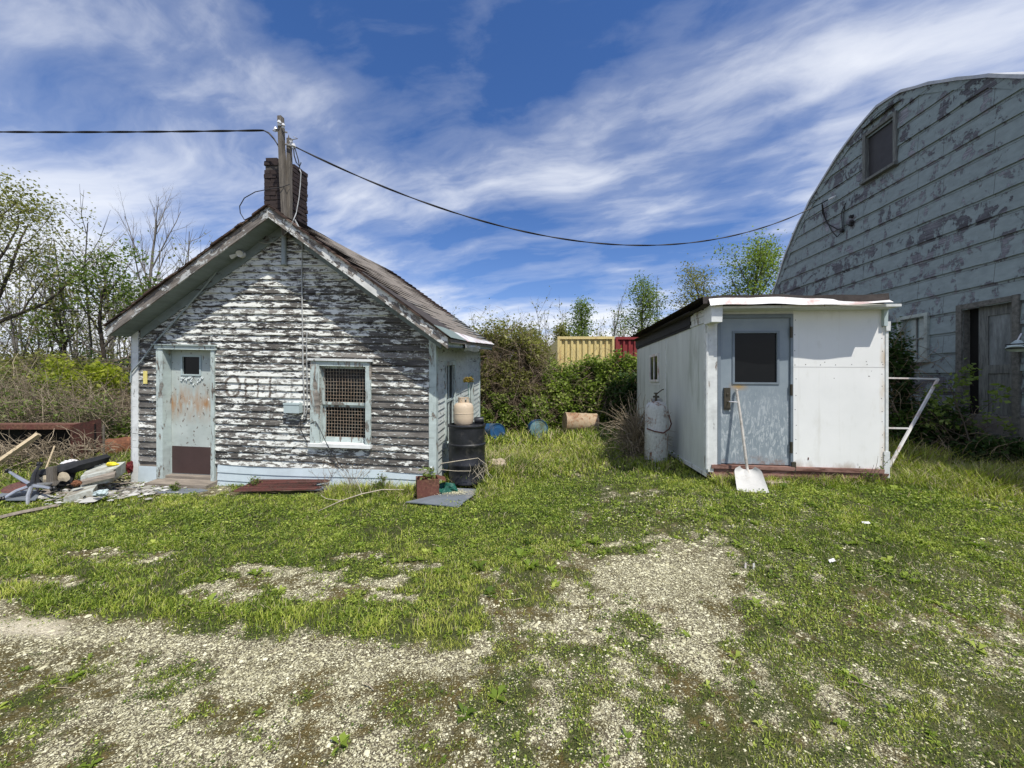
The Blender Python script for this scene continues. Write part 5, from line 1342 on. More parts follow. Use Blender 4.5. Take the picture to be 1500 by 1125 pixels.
def rock(name, px, py, y, s, mat, label, cat, seed, sq=(1, .8, .7)):
    c = P(px, py, y); rr = np.random.RandomState(seed); mb = MB(); V = []; n1, n2 = 20, 12
    for i in range(n2 + 1):
        ph = -PI / 2 + PI * i / n2
        for j in range(n1):
            th = 2 * PI * j / n1; d = np.array([math.cos(th) * math.cos(ph) * sq[0], math.sin(th) * math.cos(ph) * sq[1], math.sin(ph) * sq[2]])
            r_ = s * (.45 + 1.15 * fbm(np.array([d[0] * 3.1 + seed]), np.array([d[1] * 3.1 + d[2] * 2.7]), seed, 4)[0]); V.append(c + d * r_)
    F = [(i * n1 + j, i * n1 + (j + 1) % n1, (i + 1) * n1 + (j + 1) % n1, (i + 1) * n1 + j) for i in range(n2) for j in range(n1)]
    mb.add(V, F); o = mb.build(name, mat, None, smooth=False); return prop(o, label, cat)
rock('stone', 727, 684, 6.55, .17, MT['boulder'], 'tan broken stone in the long grass right behind the black drum', 'stone', 4, (1.1, .8, .7))
# blue drums and the tan barrel in front of the vines
def lying_drum(px, py, y, r, L, ax, mat, label, name='drum_lying', cap=None):
    c = P(px, py, y); t = thing(name, label, 'drum', tuple(c)); ax = np.array(ax, float); ax /= np.linalg.norm(ax); c0_ = c - ax * L / 2
    mb = MB(); prof = [(r * .94, .012), (r * .96, 0), (r * 1.02, 0), (r * 1.02, .02), (r * .985, .03)]
    for f in (.33, .66): prof += [(r * .985, L * f - .03), (r * 1.02, L * f - .012), (r * 1.02, L * f + .012), (r * .985, L * f + .03)]
    prof += [(r * .985, L - .03), (r * 1.02, L - .02), (r * 1.02, L), (r * .96, L), (r * .94, L - .012)]
    mb.lathe(prof, c0_, ax, 32, cap=False); mb.build('shell', mat, t, smooth=True)
    for (q, a2) in ((c0_ + ax * .012, 1), (c0_ + ax * (L - .012), -1)):
        mb = MB(); mb.lathe([(.001, .0), (r * .55, -.004), (r * .6, .006), (r * .945, .004)], q, ax * a2, 28, cap=False); mb.build('end', cap or mat, t)
    return t
lying_drum(850, 620, 10.3, .28, .86, (1, .10, -.05), MT['tan_barrel'], 'tan rusty steel barrel lying on its side before the vines', 'steel_barrel')
lying_drum(784, 628, 10.4, .24, .8, (.18, -1, .12), MT['blue_drum'], 'pale blue-green drum lying end-on in the weeds left of the tan barrel', 'plastic_drum', MT['pale_drum'])
lying_drum(722, 632, 9.8, .20, .6, (.5, -1, .1), MT['blue_drum'], 'dark blue drum lying half hidden behind the corner of the old house', 'plastic_drum')

# ================================================================== BARN
BX0, BK = 7.3, 0.062
def BF(p):
    """local (s along the wall away from us, v outward negative, w height) ; wall faces -x"""
    p = np.asarray(p, float); s, v, w = p[..., 0:1], p[..., 1:2], p[..., 2:3]
    return np.concatenate([BX0 + BK * s + v, s - BK * v, w], -1)
def bp_(px, py, v=0.0):
    a_ = (px - CX) / FPX; b_ = (HOR - py) / FPX     # x = BX0+BK s+v ; y = s-BK v
    s = (BX0 + v + a_ * BK * v) / (a_ - BK); y = s - BK * v
    return s, CAMZ + b_ * y
SC = 8.10; PK = 7.50
prof = [(0, 0), (.5, .12), (1.0, .37), (1.5, .68), (2.0, 1.02), (2.4, 1.38), (2.82, 1.85), (3.25, 2.48), (3.66, 3.20), (3.95, 4.0), (4.1, 4.9), (4.12, 5.6), (4.12, 7.6)]
po = [p[0] for p in prof]; pd = [p[1] for p in prof]
NS = [2.05, 2.1, 2.3, 2.8, 3.4, 4.2, 5.0, 5.75]; NZ = [-9, 1.1, 3.2, 4.3, 5.0, 5.5, 5.85, 6.14]     # unseen near end, shaped so its shadow falls beside the shed
def arch(s):
    s = np.asarray(s, float)
    return np.where(s < 5.75, np.interp(s, NS, NZ, left=-99), PK - np.interp(np.abs(s - SC), po, pd, right=99))
FND = 1.10
barn = thing('arched_barn', 'large round-roofed barn with shaded peeling blue-grey siding', 'barn', tuple(BF(np.array([SC, 3, .2]))))
dA = bp_(1412, 500); dB = bp_(1487, 500)
bd = (dB[0], dA[0], bp_(1450, 634)[1] , bp_(1450, 447)[1])
wA = bp_(1323, 500)[0]; wB = bp_(1358, 500)[0]; bw = (wB, wA, bp_(1340, 527)[1], bp_(1340, 466)[1])
uA = bp_(1271, 230)[0]; uB = bp_(1312, 230)[0]; bu = (uB, uA, bp_(1290, 253)[1], bp_(1290, 186)[1])
mb = MB(BF)
siding(mb, 2.05, SC + 4.15, FND, PK, 0.352, 0.030, 0.06, 4, inside=lambda u, w: w < arch(u) - .01, holes=[bd, bw, bu], wav=0.03, seed=31)
mb.build('gable_siding', MT['barn'], barn)
mb = MB(BF); mb.box(2.1, SC + 4.12, -.03, .3, -.2, FND - .002); fd = mb.build('foundation', MT['barn_fnd'], barn)
# arched roof running away to the right, edge lapping over the gable
mb = MB(BF); cs_ = np.array([2.1, 2.3, 2.8, 3.4, 4.2, 5.0, 5.75] + [SC - o_ for o_ in (2.0, 1.5, 1.0, .5, 0)] + [SC + o_ for o_ in po[1:-1]]); cz_ = np.array([float(arch(s_)) for s_ in cs_])
cl_ = np.concatenate([[0], np.cumsum(np.hypot(np.diff(cs_), np.diff(cz_)))]); ss_ = np.interp(np.linspace(0, cl_[-1], 61), cl_, cs_); zz2 = np.interp(np.linspace(0, cl_[-1], 61), cl_, cz_)
tt = np.gradient(np.stack([ss_, zz2], 1), axis=0); tt /= np.linalg.norm(tt, axis=1)[:, None]; nn2 = np.stack([-tt[:, 1], tt[:, 0]], 1)
vs = [-.06] + list(np.linspace(.4, 12, 24)); rows = []
rr = np.random.RandomState(6); jag = rr.uniform(-.02, .012, 61)
for k_, off in ((0, .0), (1, .05)):
    for vv in vs: rows.append([(ss_[i] + nn2[i, 0] * off, vv + (jag[i] if vv < 0 else 0), zz2[i] + nn2[i, 1] * off + (.006 * math.sin(i * 3.0) if k_ else 0)) for i in range(61)])
n = 61; nv = len(vs); V = [p for r_ in rows for p in r_]; F = []
for r_ in range(nv - 1):
    for i in range(n - 1):
        F.append((r_ * n + i, r_ * n + i + 1, (r_ + 1) * n + i + 1, (r_ + 1) * n + i)); b = nv * n; F.append((b + r_ * n + i, b + (r_ + 1) * n + i, b + (r_ + 1) * n + i + 1, b + r_ * n + i + 1))
for i in range(n - 1): F.append((i, nv * n + i, nv * n + i + 1, i + 1))
mb.add(V, F); mb.build('roof', MT['barn_roof'], barn)
# trim following the arch
mb = MB(BF); rows = []
for off, vv in ((-.005, -.028), (-.13, -.028), (-.13, -.002)): rows.append([(ss_[i] + nn2[i, 0] * off, vv, zz2[i] + nn2[i, 1] * off) for i in range(61)])
sheet(mb, rows); mb.build('arch_trim', MT['barn'], barn)
mb = MB(BF); s0_, s1_ = bu[0] - .3, bu[1] + .06
mb.add([(bu[1] + .09, -.09, bu[3] + .20), (bu[0] - .12, -.09, bu[3] + .20), (bu[0] - .12, -.0, bu[3] + .24), (bu[1] + .09, 0, bu[3] + .24)], [(0, 1, 2, 3)]); mb.build('drip_cap', MT['barn_wood'], barn)
def bframe(h, t, name, mat, vp=-.06, sill=True):
    mb = MB(BF)
    for (a_, b_, c_, d_) in ((h[0] - t, h[0], h[2], h[3] + t), (h[1], h[1] + t, h[2], h[3] + t), (h[0], h[1], h[3], h[3] + t)): mb.box(a_, b_, vp, .10, c_, d_, .003, 5)
    if sill: mb.box(h[0] - t * 1.3, h[1] + t * 1.3, vp - .05, .10, h[2] - .06, h[2] - .001, .003, 9)
    return mb.build(name, mat, barn)
f = bframe(bu, .07, 'upper_window', MT['barn_wood']); mb = MB(BF); mb.box(bu[0], bu[1], .03, .035, bu[2], bu[3]); mb.build('pane', MT['dark_screen'] if 'dark_screen' in MT else m_simple('dark_grey_screen', (.045, .045, .05), .6, 0, .2, 4), f)
f = bframe(bw, .06, 'window', m_simple('pale_frame', (.30, .34, .32), .8, 0, .35, 6))
mb = MB(BF); mb.box(bw[0], bw[1], .05, .055, bw[2], bw[3]); mb.build('pane', m_simple('milky_pane', (.26, .33, .34), .25, 0, .25, 3, spec=.5), f)
mb = MB(BF); mid = (bw[0] + bw[1]) / 2; mz = (bw[2] + bw[3]) / 2; mb.box(mid - .012, mid + .012, .03, .049, bw[2], bw[3]); mb.box(bw[0], bw[1], .028, .049, mz - .012, mz + .012); mb.build('glazing_bar', MT['barn_wood'], f)
f = bframe(bd, .085, 'door_frame', MT['barn_trim'], -.05, True)
# the door with its two panels
dgap = bp_(1426, 500)[0]
mb = MB(BF); mb.box(bd[0] - .12, bd[1] + .12, .125, .5, bd[2] - .1, bd[3] + .1); mb.build('doorway_dark', MT['dark'], barn)  # dark block stands in for the shade in the open gap
dx0, dx1, dz0_, dz1_ = bd[0] + .002, dgap, bd[2] + .02, bd[3] - .002
mb = MB(BF); st_ = .13
mb.box(dx0, dx0 + st_, .08, .12, dz0_, dz1_); mb.box(dx1 - st_, dx1, .08, .12, dz0_, dz1_)
r1_, r2_ = dz0_ + .28, dz0_ + (dz1_ - dz0_) * .46
mb.box(dx0 + st_, dx1 - st_, .08, .12, dz1_ - .16, dz1_); mb.box(dx0 + st_, dx1 - st_, .08, .12, dz0_, r1_); mb.box(dx0 + st_, dx1 - st_, .08, .12, r2_, r2_ + .14)
bdoor = mb.build('door', MT['barn_wood'], barn)
mb = MB(BF); mb.box(dx0 + st_, dx1 - st_, .10, .11, r2_ + .14, dz1_ - .16); mb.build('door_panel', m_simple('grained_panel', (.16, .18, .185), .8, 0, .5, 2.2, (5, 5, .8), .4), bdoor)
mb = MB(BF); mb.box(dx0 + st_, dx1 - st_, .10, .11, r1_, r2_); mb.build('door_panel', MT['barn_wood'], bdoor)
mb = MB(BF); mb.box(bd[0] - .1, bd[1] + .35, -.45, -.031, bd[2] - .75, bd[2] - .10, .01, 3); mb.build('stoop', MT['dark_wood'] if 'dark_wood' in MT else m_simple('rotten_stoop', (.02, .018, .015), .95, 0, .4, 6), barn)
mb = MB(BF); mb.tube([BFi for BFi in [(bp_(1447, 500)[0], -.55, .22), (bp_(1447, 500)[0], -.53, .62)]], .03, 8); mb.build('stoop_post', MT['barn_trim'], barn)
# lamp on the wall at the right edge
ls, lz = bp_(1496, 505, -.12)
mb = MB(BF); mb.lathe([(.03, -.09), (.045, -.07), (.075, -.03), (.11, .01), (.115, .05), (.10, .052), (.07, .0)], (ls, -.17, lz - .02), (-.15, -.3, -1), 20); lampo = mb.build('wall_lamp', MT['box_grey'], barn)
mb = MB(BF)
for k_ in range(3): mb.tube([(ls + .11 * math.cos(a_), -.17 + .11 * math.sin(a_), lz - .035 + .03 * k_ - .02) for a_ in np.linspace(0, 2 * PI, 17)], .009, 5)
mb.build('lamp_cage', MT['cable_b'], lampo)
mb = MB(BF); mb.tube([(ls, -.0, lz + .12), (ls, -.12, lz + .16), (ls, -.17, lz + .06)], .012, 8); mb.build('lamp_arm', MT['steel'], lampo)
# cable hook, drip loop and porcelain knobs under the upper window
def bpt(px, py, v=-.05): s_, w_ = bp_(px, py, v); return np.array([s_, v, w_])
mb = MB(BF); mb.tube([bpt(1214, 292, -.18), bpt(1219, 290, -.12), bpt(1224, 287, -.04)], [.02, .03, .02], 8); mb.build('cable_hook', MT['porcelain'], barn)
mb = MB(BF); mb.tube([bpt(1204, 297, -.25), bpt(1205, 312), bpt(1212, 328), bpt(1227, 336), bpt(1233, 337)], .012, 6); mb.tube([bpt(1205, 300, -.2), bpt(1208, 318), bpt(1218, 338), bpt(1226, 347), bpt(1234, 339), bpt(1233, 310), bpt(1239, 297)], .010, 6); mb.tube([bpt(1236, 338), bpt(1236, 318), bpt(1237, 302)], .010, 6); mb.build('drip_loop', MT['cable_b'], barn)
for (a_, b_) in ((1250, 317), (1250, 325), (1249, 329), (1236, 338)):
    mb = MB(BF); mb.lathe([(.03, 0), (.045, .02), (.03, .05), (.04, .07), (.02, .08)], bpt(a_, b_, -.005), (0, -1, 0), 10); mb.build('cable_knob', MT['cable_b'], barn)
barnhook = BF(bpt(1212, 293, -.2))
wr = catenary(mastR, barnhook, 1.28, 44)
twisted('power_cable', wr, .011, 'black sagging cable strung from the mast on the house to the arched barn')

# ------------------------------------------------------------------ white screen frame leaning between the sheds
f0_ = thing('metal_frame', 'thin white metal frame tilted between the white shed and the barn', 'frame', tuple(G(1305, 5.6)))
A1, B1, C1, D1 = P(1262, 553, 6.0), P(1374, 555, 6.05), P(1302, 684, 5.62), P(1190, 682, 5.62)
def bar(mb, p, q, w=.022, d=.012):
    t_ = (q - p) / np.linalg.norm(q - p); x_ = np.cross(t_, [0, 1, 0]); x_ /= np.linalg.norm(x_); y_ = np.cross(t_, x_)
    V = [c_ + x_ * w * a_ + y_ * d * b_ for c_ in (p, q) for a_, b_ in ((-1, -1), (1, -1), (1, 1), (-1, 1))]
    mb.add(V, [(0, 1, 2, 3), (7, 6, 5, 4)] + [(k, k + 4, (k + 1) % 4 + 4, (k + 1) % 4) for k in range(4)])
mb = MB(); bar(mb, A1, B1, .012); bar(mb, B1, C1, .017); bar(mb, A1, D1, .02); bar(mb, D1, C1, .02); m1 = A1 * .42 + D1 * .58; m2 = B1 * .42 + C1 * .58; bar(mb, m1, m2 - (m2 - m1) * .02, .012, .008)
mb.build('frame', MT['flashing'], f0_)

# ------------------------------------------------------------------ containers beyond the vines
def container(name, x0, x1, y0, L, z0, z1, mat, label, pitch=.215):
    t = thing(name, label, 'container', ((x0 + x1) / 2, y0, z0)); W = x1 - x0
    mb = MB(); n = int(W / pitch); xs_ = []; 
    for i in range(n):
        a_ = x0 + .08 + (W - .16) * i / n; p_ = (W - .16) / n
        xs_ += [(a_, 0), (a_ + p_ * .32, 0), (a_ + p_ * .45, .06), (a_ + p_ * .82, .06), (a_ + p_ * .98, 0)]
    m_ = len(xs_); V = [(a_, y0 + .02 + b_, z) for z in (z0 + .12, z1 - .10) for a_, b_ in xs_]; mb.add(V, [(i, i + 1, m_ + i + 1, m_ + i) for i in range(m_ - 1)])
    mb.build('ribbed_wall', mat, t)
    mb = MB(); mb.box(x0 + .081, x1 - .081, y0 + .11, y0 + L, z0 + .1, z1 - .02); mb.build('body', mat, t)
    mb = MB(); mb.box(x0, x0 + .08, y0 - .02, y0 + .10, z0, z1, .003); mb.box(x1 - .08, x1, y0 - .02, y0 + .10, z0, z1, .003); mb.box(x0 + .081, x1 - .081, y0 - .015, y0 + .10, z1 - .10, z1 - .002, .003); mb.box(x0 + .081, x1 - .081, y0 - .015, y0 + .10, z0, z0 + .12); mb.build('corner_frame', mat, t)
container('shipping_container', 1.68, 3.78, 14.2, 6.0, .45, 3.34, MT['cont_y'], 'ribbed yellow container showing over the vine tangle')
container('shipping_container', 3.86, 6.3, 14.3, 6.0, .45, 3.34, MT['cont_r'], 'dark red container right of the yellow one above the vines')

# ================================================================== TREES AND BRUSH
def tubes_np(segs):
    """segs: list of (pts (n,3), radii (n,), sides, rnd) -> V, F(quads), r"""
    Vs = []; Fs = []; Rs = []; b = 0
    for pts, r, k, c in segs:
        n = len(pts); t = np.gradient(pts, axis=0); t /= np.linalg.norm(t, axis=1)[:, None] + 1e-9
        ref = np.array([0.3, 0.9, 0.1]) if abs(t[0, 2]) > .7 else np.array([0, 0, 1.0])
        x = np.cross(t, ref); x /= np.linalg.norm(x, axis=1)[:, None] + 1e-9; y = np.cross(x, t)
        a = np.arange(k) * 2 * PI / k
        V = pts[:, None] + r[:, None, None] * (np.cos(a)[None, :, None] * x[:, None] + np.sin(a)[None, :, None] * y[:, None])
        i = np.arange(n - 1)[:, None] * k; j = np.arange(k)[None]; j2 = (j + 1) % k
        F = np.stack([i + j, i + j2, i + k + j2, i + k + j], -1).reshape(-1, 4) + b
        Vs.append(V.reshape(-1, 3)); Fs.append(F); Rs.append(np.full(len(F), c)); b += n * k
    return np.concatenate(Vs), np.concatenate(Fs), np.concatenate(Rs)
def grow_tree(R, H, r0, levels=4, spread=0.8, nch=(7, 5, 4, 4), upw=0.35, wob=0.12, droop=0.0, first=0.3, lean=(0, 0), lfac=0.55, stems=1, crowd=1.0, taper=.45):
    segs = []; tips = []
    def br(p, d, L, r, lev, ph):
        n = max(4, int(7 - lev)); pts = [p]; dd = d.copy()
        for i in range(n):
            dd = dd + R.normal(0, wob, 3) + np.array([0, 0, (upw if lev > 0 else .1) * .12 - droop * .10 * lev * i / n]); dd /= np.linalg.norm(dd)
            pts.append(pts[-1] + dd * L / n)
        pts = np.array(pts); end = r * (.28 if lev < levels - 1 else .35); rr = np.linspace(r, end, n + 1)
        segs.append((pts, rr, (8, 6, 5, 4, 3)[min(lev, 4)], float(np.clip(R.normal(.5, .22), 0, 1))))
        if lev >= levels - 2: tips.append(pts[len(pts) // 2:])
        if lev >= levels - 1: return
        c = nch[min(lev, len(nch) - 1)]; f0 = first if lev == 0 else .22
        for i in range(c):
            f = f0 + (1 - f0) * (i + R.rand() * .8) / c; f = min(f, .98); k = f * n; i0 = min(int(k), n - 1); q = pts[i0] + (pts[i0 + 1] - pts[i0]) * (k - i0)
            t = pts[i0 + 1] - pts[i0]; t /= np.linalg.norm(t); ph += 2.4 + R.normal(0, .4)
            ref = np.array([0, 0, 1.0]) if abs(t[2]) < .9 else np.array([1.0, 0, 0]); x = np.cross(t, ref); x /= np.linalg.norm(x); y = np.cross(t, x)
            sp = spread * R.uniform(.7, 1.25) * (1.0 if lev else (1.15 - .6 * f))
            nd_ = t * math.cos(sp) + (math.cos(ph) * x + math.sin(ph) * y) * math.sin(sp)
            br(q, nd_, L * lfac * R.uniform(.7, 1.2) * (1 - taper * f if lev == 0 else 1 - .3 * f), r * (1 - f * .65) * .55, lev + 1, ph)
    for s in range(stems):
        a = R.uniform(0, 6.28); k = 0 if stems == 1 else .28
        br(np.array([R.normal(0, .12) * (stems > 1), R.normal(0, .12) * (stems > 1), -0.1]), np.array([lean[0] + k * math.cos(a), lean[1] + k * math.sin(a), 1.0]) / 1.02, H * .82 * R.uniform(.8, 1.0) if stems > 1 else H * .82, r0 * (1 if s == 0 else .7), 0, R.uniform(0, 6))
    return segs, tips
def leaf_cloud(R, tips, per, size, jit, up=.35, asp=.6, keep=1.0):
    P_ = []
    for t in tips:
        if R.rand() > keep: continue
        n = max(1, int(per * R.uniform(.5, 1.5))); k = R.uniform(0, len(t) - 1.001, n); i = k.astype(int); q = t[i] + (t[i + 1] - t[i]) * (k - i)[:, None]; P_.append(q + R.normal(0, jit, q.shape))
    c = np.concatenate(P_); s = size * R.uniform(.55, 1.3, len(c))
    tone = np.clip(R.normal(.45, .2, len(c)) + .25 * (fbm(c[:, 0] * 1.2 + c[:, 1], c[:, 2] * 1.2, 3) - .5) * 2, 0, 1)
    return cards(c, s, up, tone, asp, R)
def tree(name, label, x, y, seed, H, r0, bark, leaf=None, per=8, lsize=.09, jit=.10, group=None, rz=None, cat='tree', keep=1.0, asp=.6, z=None, **kw):
    R = np.random.RandomState(seed); zz_ = float(ground_z(x, y)) if z is None else z
    t = thing(name, label, cat, (x, y, zz_), 0.0001 + (rz or 0), group)
    segs, tips = grow_tree(R, H, r0, **kw)
    np_obj('trunk', tubes_np(segs), bark, t)
    if leaf is not None: np_obj('crown', leaf_cloud(R, tips, per, lsize, jit, .35, asp, keep), leaf, t)
    return t
def copy_thing(t, loc, rz, s, label):
    r = t.copy(); COL.objects.link(r); r.location = loc; r.rotation_euler = (0, 0, rz); r.scale = (s, s, s); r['label'] = label
    for ch in list(t.children):
        c = ch.copy(); COL.objects.link(c); c.parent = r
    return r
def at_px(px, y): return (px - CX) / FPX * y

# ---- left side
tree('old_tree', 'tall spreading tree with olive spring leaves at the left edge', at_px(-75, 13.5), 13.5, 5, 8.6, .19, MT['bark'], MT['leaf_olive'], per=9, lsize=.095, jit=.20, levels=5, nch=(9, 6, 5, 4), spread=.9, upw=.3, droop=.25, first=.22, lean=(.10, 0), lfac=.62)
tree('young_tree', 'loose green tree standing left behind the brush and bin', at_px(70, 16), 16, 17, 5.6, .10, MT['bark'], MT['leaf_olive'], per=7, lsize=.10, jit=.15, levels=4, nch=(9, 6, 5), spread=.9, first=.2)
tree('young_tree', 'fresh green leafy tree just left of the house roof', at_px(165, 14.5), 14.5, 12, 6.1, .11, MT['bark'], MT['leaf_green'], per=10, lsize=.13, jit=.15, levels=4, nch=(9, 5, 5), spread=.75, first=.35)
tree('young_tree', 'small leafy tree showing against the left eave of the house', at_px(228, 15), 15, 31, 5.6, .10, MT['bark'], MT['leaf_green'], per=9, lsize=.13, jit=.15, levels=4, nch=(8, 5, 5), spread=.8, first=.35)
tree('bare_tree', 'bare leafless tree rising above the leafy ones left of the house', at_px(212, 21), 21, 8, 12.2, .14, MT['bark_pale'], None, levels=5, nch=(10, 6, 5, 3), spread=.55, upw=.9, first=.35, lfac=.5, wob=.07)
tree('bare_tree', 'thin bare tree left of the taller bare one', at_px(165, 23), 23, 44, 10.2, .11, MT['bark_pale'], None, levels=5, nch=(9, 6, 4, 3), spread=.6, upw=.8, first=.35, lfac=.5, wob=.08)
tb_ = tree('yellow_bush', 'bright yellow-green bush behind the corner of the old house', at_px(128, 10.6), 10.6, 3, 2.3, .04, MT['bark'], MT['leaf_yellow'], per=12, lsize=.11, jit=.11, levels=4, nch=(8, 6, 4), spread=.8, first=.3, cat='bush', stems=2)
# ---- far wood: bare stems and pale leaves, one mass
def wood(name, label, x0, x1, y0, y1, n, h, seed, leafm, leafn, barkm, lsz=.16):
    R = np.random.RandomState(seed); segs = []; tp = []
    for i in range(n):
        x = R.uniform(x0, x1); y = R.uniform(y0, y1)
        if x < -7 and x / y > -.80: continue
        z = float(ground_z(x, y)); H = h * R.uniform(.55, 1.15)
        p = np.array([x, y, z - .1]); d = np.array([R.normal(0, .10), R.normal(0, .08), 1.0]); pts = [p]
        for k in range(5): d = d + R.normal(0, .07, 3); pts.append(pts[-1] + d / np.linalg.norm(d) * H / 5)
        pts = np.array(pts); rr_ = np.linspace(.035, .010, 6) * H / 5; segs.append((pts, rr_, 4, R.rand())); 
        for b in range(12):
            f = R.uniform(.25, 1) * 4.99; k = int(f); q = pts[k] + (pts[k + 1] - pts[k]) * (f - k); a = R.uniform(0, 6.28); L = H * R.uniform(.12, .30); dd = np.array([math.cos(a) * .7, math.sin(a) * .7, R.uniform(.3, 1.1)])
            e = np.array([q, q + dd * L * .5 + R.normal(0, .04, 3), q + dd * L + R.normal(0, .08, 3) + (0, 0, L * .15)]); segs.append((e, np.array([.010, .007, .003]) * H / 5, 3, R.rand())); tp.append(e)
            for b2 in range(2):
                q2 = e[1]; a2 = a + R.normal(0, .9); e2 = np.array([q2, q2 + np.array([math.cos(a2) * .5, math.sin(a2) * .5, R.uniform(.4, 1)]) * L * .55]); e2 = np.array([e2[0], e2.mean(0), e2[1]]); segs.append((e2, np.array([.006, .004, .002]) * H / 5, 3, R.rand())); tp.append(e2)
    a_ = np_obj(name, tubes_np(segs), barkm); prop(a_, label, 'woodland', kind='stuff')
    V = leaf_cloud(R, tp, leafn, lsz, .16)
    me = mesh_np('leaves', V[0], V[1], np.full(len(V[1]), 4)); set_rnd(me, V[2]); o = link('leaves', me, leafm, a_)
    return a_
wood('distant_wood', 'hazy mass of bare and budding trees beyond the left brush', -34, -8, 14, 25, 240, 7.0, 71, MT['leaf_olive'], 1.5, MT['bark_pale'], .13)
wood('back_wood', 'low line of grey budding trees far behind the vines', -14, 26, 30, 44, 190, 7.0, 72, MT['leaf_olive'], 2.4, MT['bark_pale'], .2)
# ---- trees behind the gap and the trailer
G1 = 'young trees standing far behind the vines'
tree('young_tree', 'narrow leafy tree above the yellow container', at_px(857, 27), 27, 51, 7.9, .10, MT['bark'], MT['leaf_green'], per=10, lsize=.15, jit=.26, levels=4, nch=(18, 6, 4), spread=.95, upw=.4, first=.12, lfac=.40, taper=.72, wob=.05, group=G1)
tree('young_tree', 'small grey-green tree left of the narrow one above the container', at_px(824, 29), 29, 52, 6.4, .09, MT['bark'], MT['leaf_olive'], per=9, lsize=.18, jit=.25, levels=4, nch=(16, 6, 4), spread=.7, upw=.6, first=.15, lfac=.32, taper=.7, wob=.05, group=G1)
tree('bare_tree', 'bare thin tree above the yellow container', at_px(892, 27), 27, 53, 8.3, .09, MT['bark_pale'], None, levels=5, nch=(9, 6, 4, 3), spread=.45, upw=1, first=.35, lfac=.36, wob=.06, group=G1)
tree('young_tree', 'tallest leafy tree just left of the white shed roof', at_px(946, 25), 25, 54, 8.8, .13, MT['bark'], MT['leaf_green'], per=9, lsize=.14, jit=.28, levels=4, nch=(20, 7, 4), spread=1.0, upw=.4, first=.10, lfac=.48, taper=.75, wob=.05, group=G1)
tree('bare_tree', 'bare twigs rising beside the tallest leafy tree', at_px(962, 27), 27, 59, 8.8, .09, MT['bark_pale'], None, levels=5, nch=(9, 6, 4, 3), spread=.4, upw=1, first=.4, lfac=.32, wob=.06, group=G1)
tree('young_tree', 'leafy tree above the left half of the white shed roof', at_px(1046, 22), 22, 55, 8.9, .12, MT['bark'], MT['leaf_olive'], per=9, lsize=.12, jit=.25, levels=4, nch=(18, 7, 4), spread=1.0, upw=.4, first=.12, lfac=.46, taper=.65, wob=.05, group=G1)
tree('young_tree', 'broad bright tree directly left of the barn arch', at_px(1092, 20), 20, 56, 8.9, .14, MT['bark'], MT['leaf_vine'], per=13, lsize=.12, jit=.25, levels=4, nch=(20, 8, 5), spread=1.0, upw=.4, first=.12, lfac=.48, taper=.55, wob=.05, group=G1)
tree('young_tree', 'low rounded tree seen past the right side of the yellow container', at_px(985, 28), 28, 57, 5.6, .1, MT['bark_pale'], MT['leaf_brownish'], per=8, lsize=.18, jit=.2, levels=4, nch=(10, 5, 4), spread=.8, first=.25, wob=.05, group=G1)

# ---- vine tangles between the buildings
def mound(name, label, cx, cy, rx, ry, h, seed, leafm, nleaf, lsz, ntwig, twigm, lo=0.0, band=(0, 1), arch_=.8, cat='bush', up=.55, hang=0.35, hf=None):
    R = np.random.RandomState(seed); g0 = float(ground_z(cx, cy)); t = thing(name, label, cat, (cx, cy, g0), 0.0001)
    def surf(u, v):
        a = u; e = v
        n_ = fbm(np.cos(a) * 2.2 + seed + e, np.sin(a) * 2.2 + e * 2, seed, 4)
        r_ = .62 + .62 * n_
        return np.stack([rx * r_ * np.cos(a) * np.cos(e) ** .6, ry * r_ * np.sin(a) * np.cos(e) ** .6, h * (.72 + .5 * n_) * np.sin(e) ** .75], -1)
    if ntwig:
        segs = []
        for i in range(ntwig):
            u_ = R.uniform(0, 2 * PI) if R.rand() < .35 else R.uniform(PI, 2 * PI); v_ = math.asin(R.uniform(0.05, 1))
            p = surf(np.array(u_), np.array(v_)) * R.uniform(.55, 1.0); L = R.uniform(.35, 1.1) * min(1.0, h / 1.6 + .1); d = R.normal(0, 1, 3) + np.array([0, -.3, hang]); d /= np.linalg.norm(d)
            pts = [p]; 
            for k in range(4): d = d + R.normal(0, .22, 3) - np.array([0, 0, .12 * k * arch_]); d /= np.linalg.norm(d); pts.append(pts[-1] + d * L / 4)
            pts = np.array(pts); pts[:, 2] = np.maximum(pts[:, 2], .02); r0_ = R.uniform(.003, .008); segs.append((pts, np.linspace(r0_, r0_ * .4, 5), 3, R.rand()))
        np_obj('stems', tubes_np(segs), twigm, t)
    if nleaf:
        u_ = np.where(R.rand(nleaf) < .3, R.uniform(0, 2 * PI, nleaf), R.uniform(PI, 2 * PI, nleaf)); v_ = np.arcsin(R.uniform(band[0], band[1], nleaf))
        # leaves sit in clusters
        p = surf(u_, v_); dep = R.uniform(.70, 1.05, nleaf); p = p * dep[:, None] + R.normal(0, .05, (nleaf, 3))
        cl = fbm(p[:, 0] * 2.6 + seed, p[:, 2] * 2.6 + p[:, 1], seed + 3, 3); k = cl > lo
        p = p[k]; dep = dep[k]; cl = cl[k]; p[:, 2] = np.maximum(p[:, 2], .03)
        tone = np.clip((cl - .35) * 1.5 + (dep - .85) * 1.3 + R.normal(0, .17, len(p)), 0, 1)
        np_obj('foliage', cards(p, lsz * R.uniform(.6, 1.4, len(p)), up, tone, .8, R), leafm, t)
    return t
mound('bush', 'brown twiggy bush with budding top right of the old house', at_px(745, 11.2), 11.6, 1.35, 1.1, 3.15, 101, MT['leaf_olive'], 20000, .07, 2600, MT['twig'], lo=.43, band=(.25, 1))
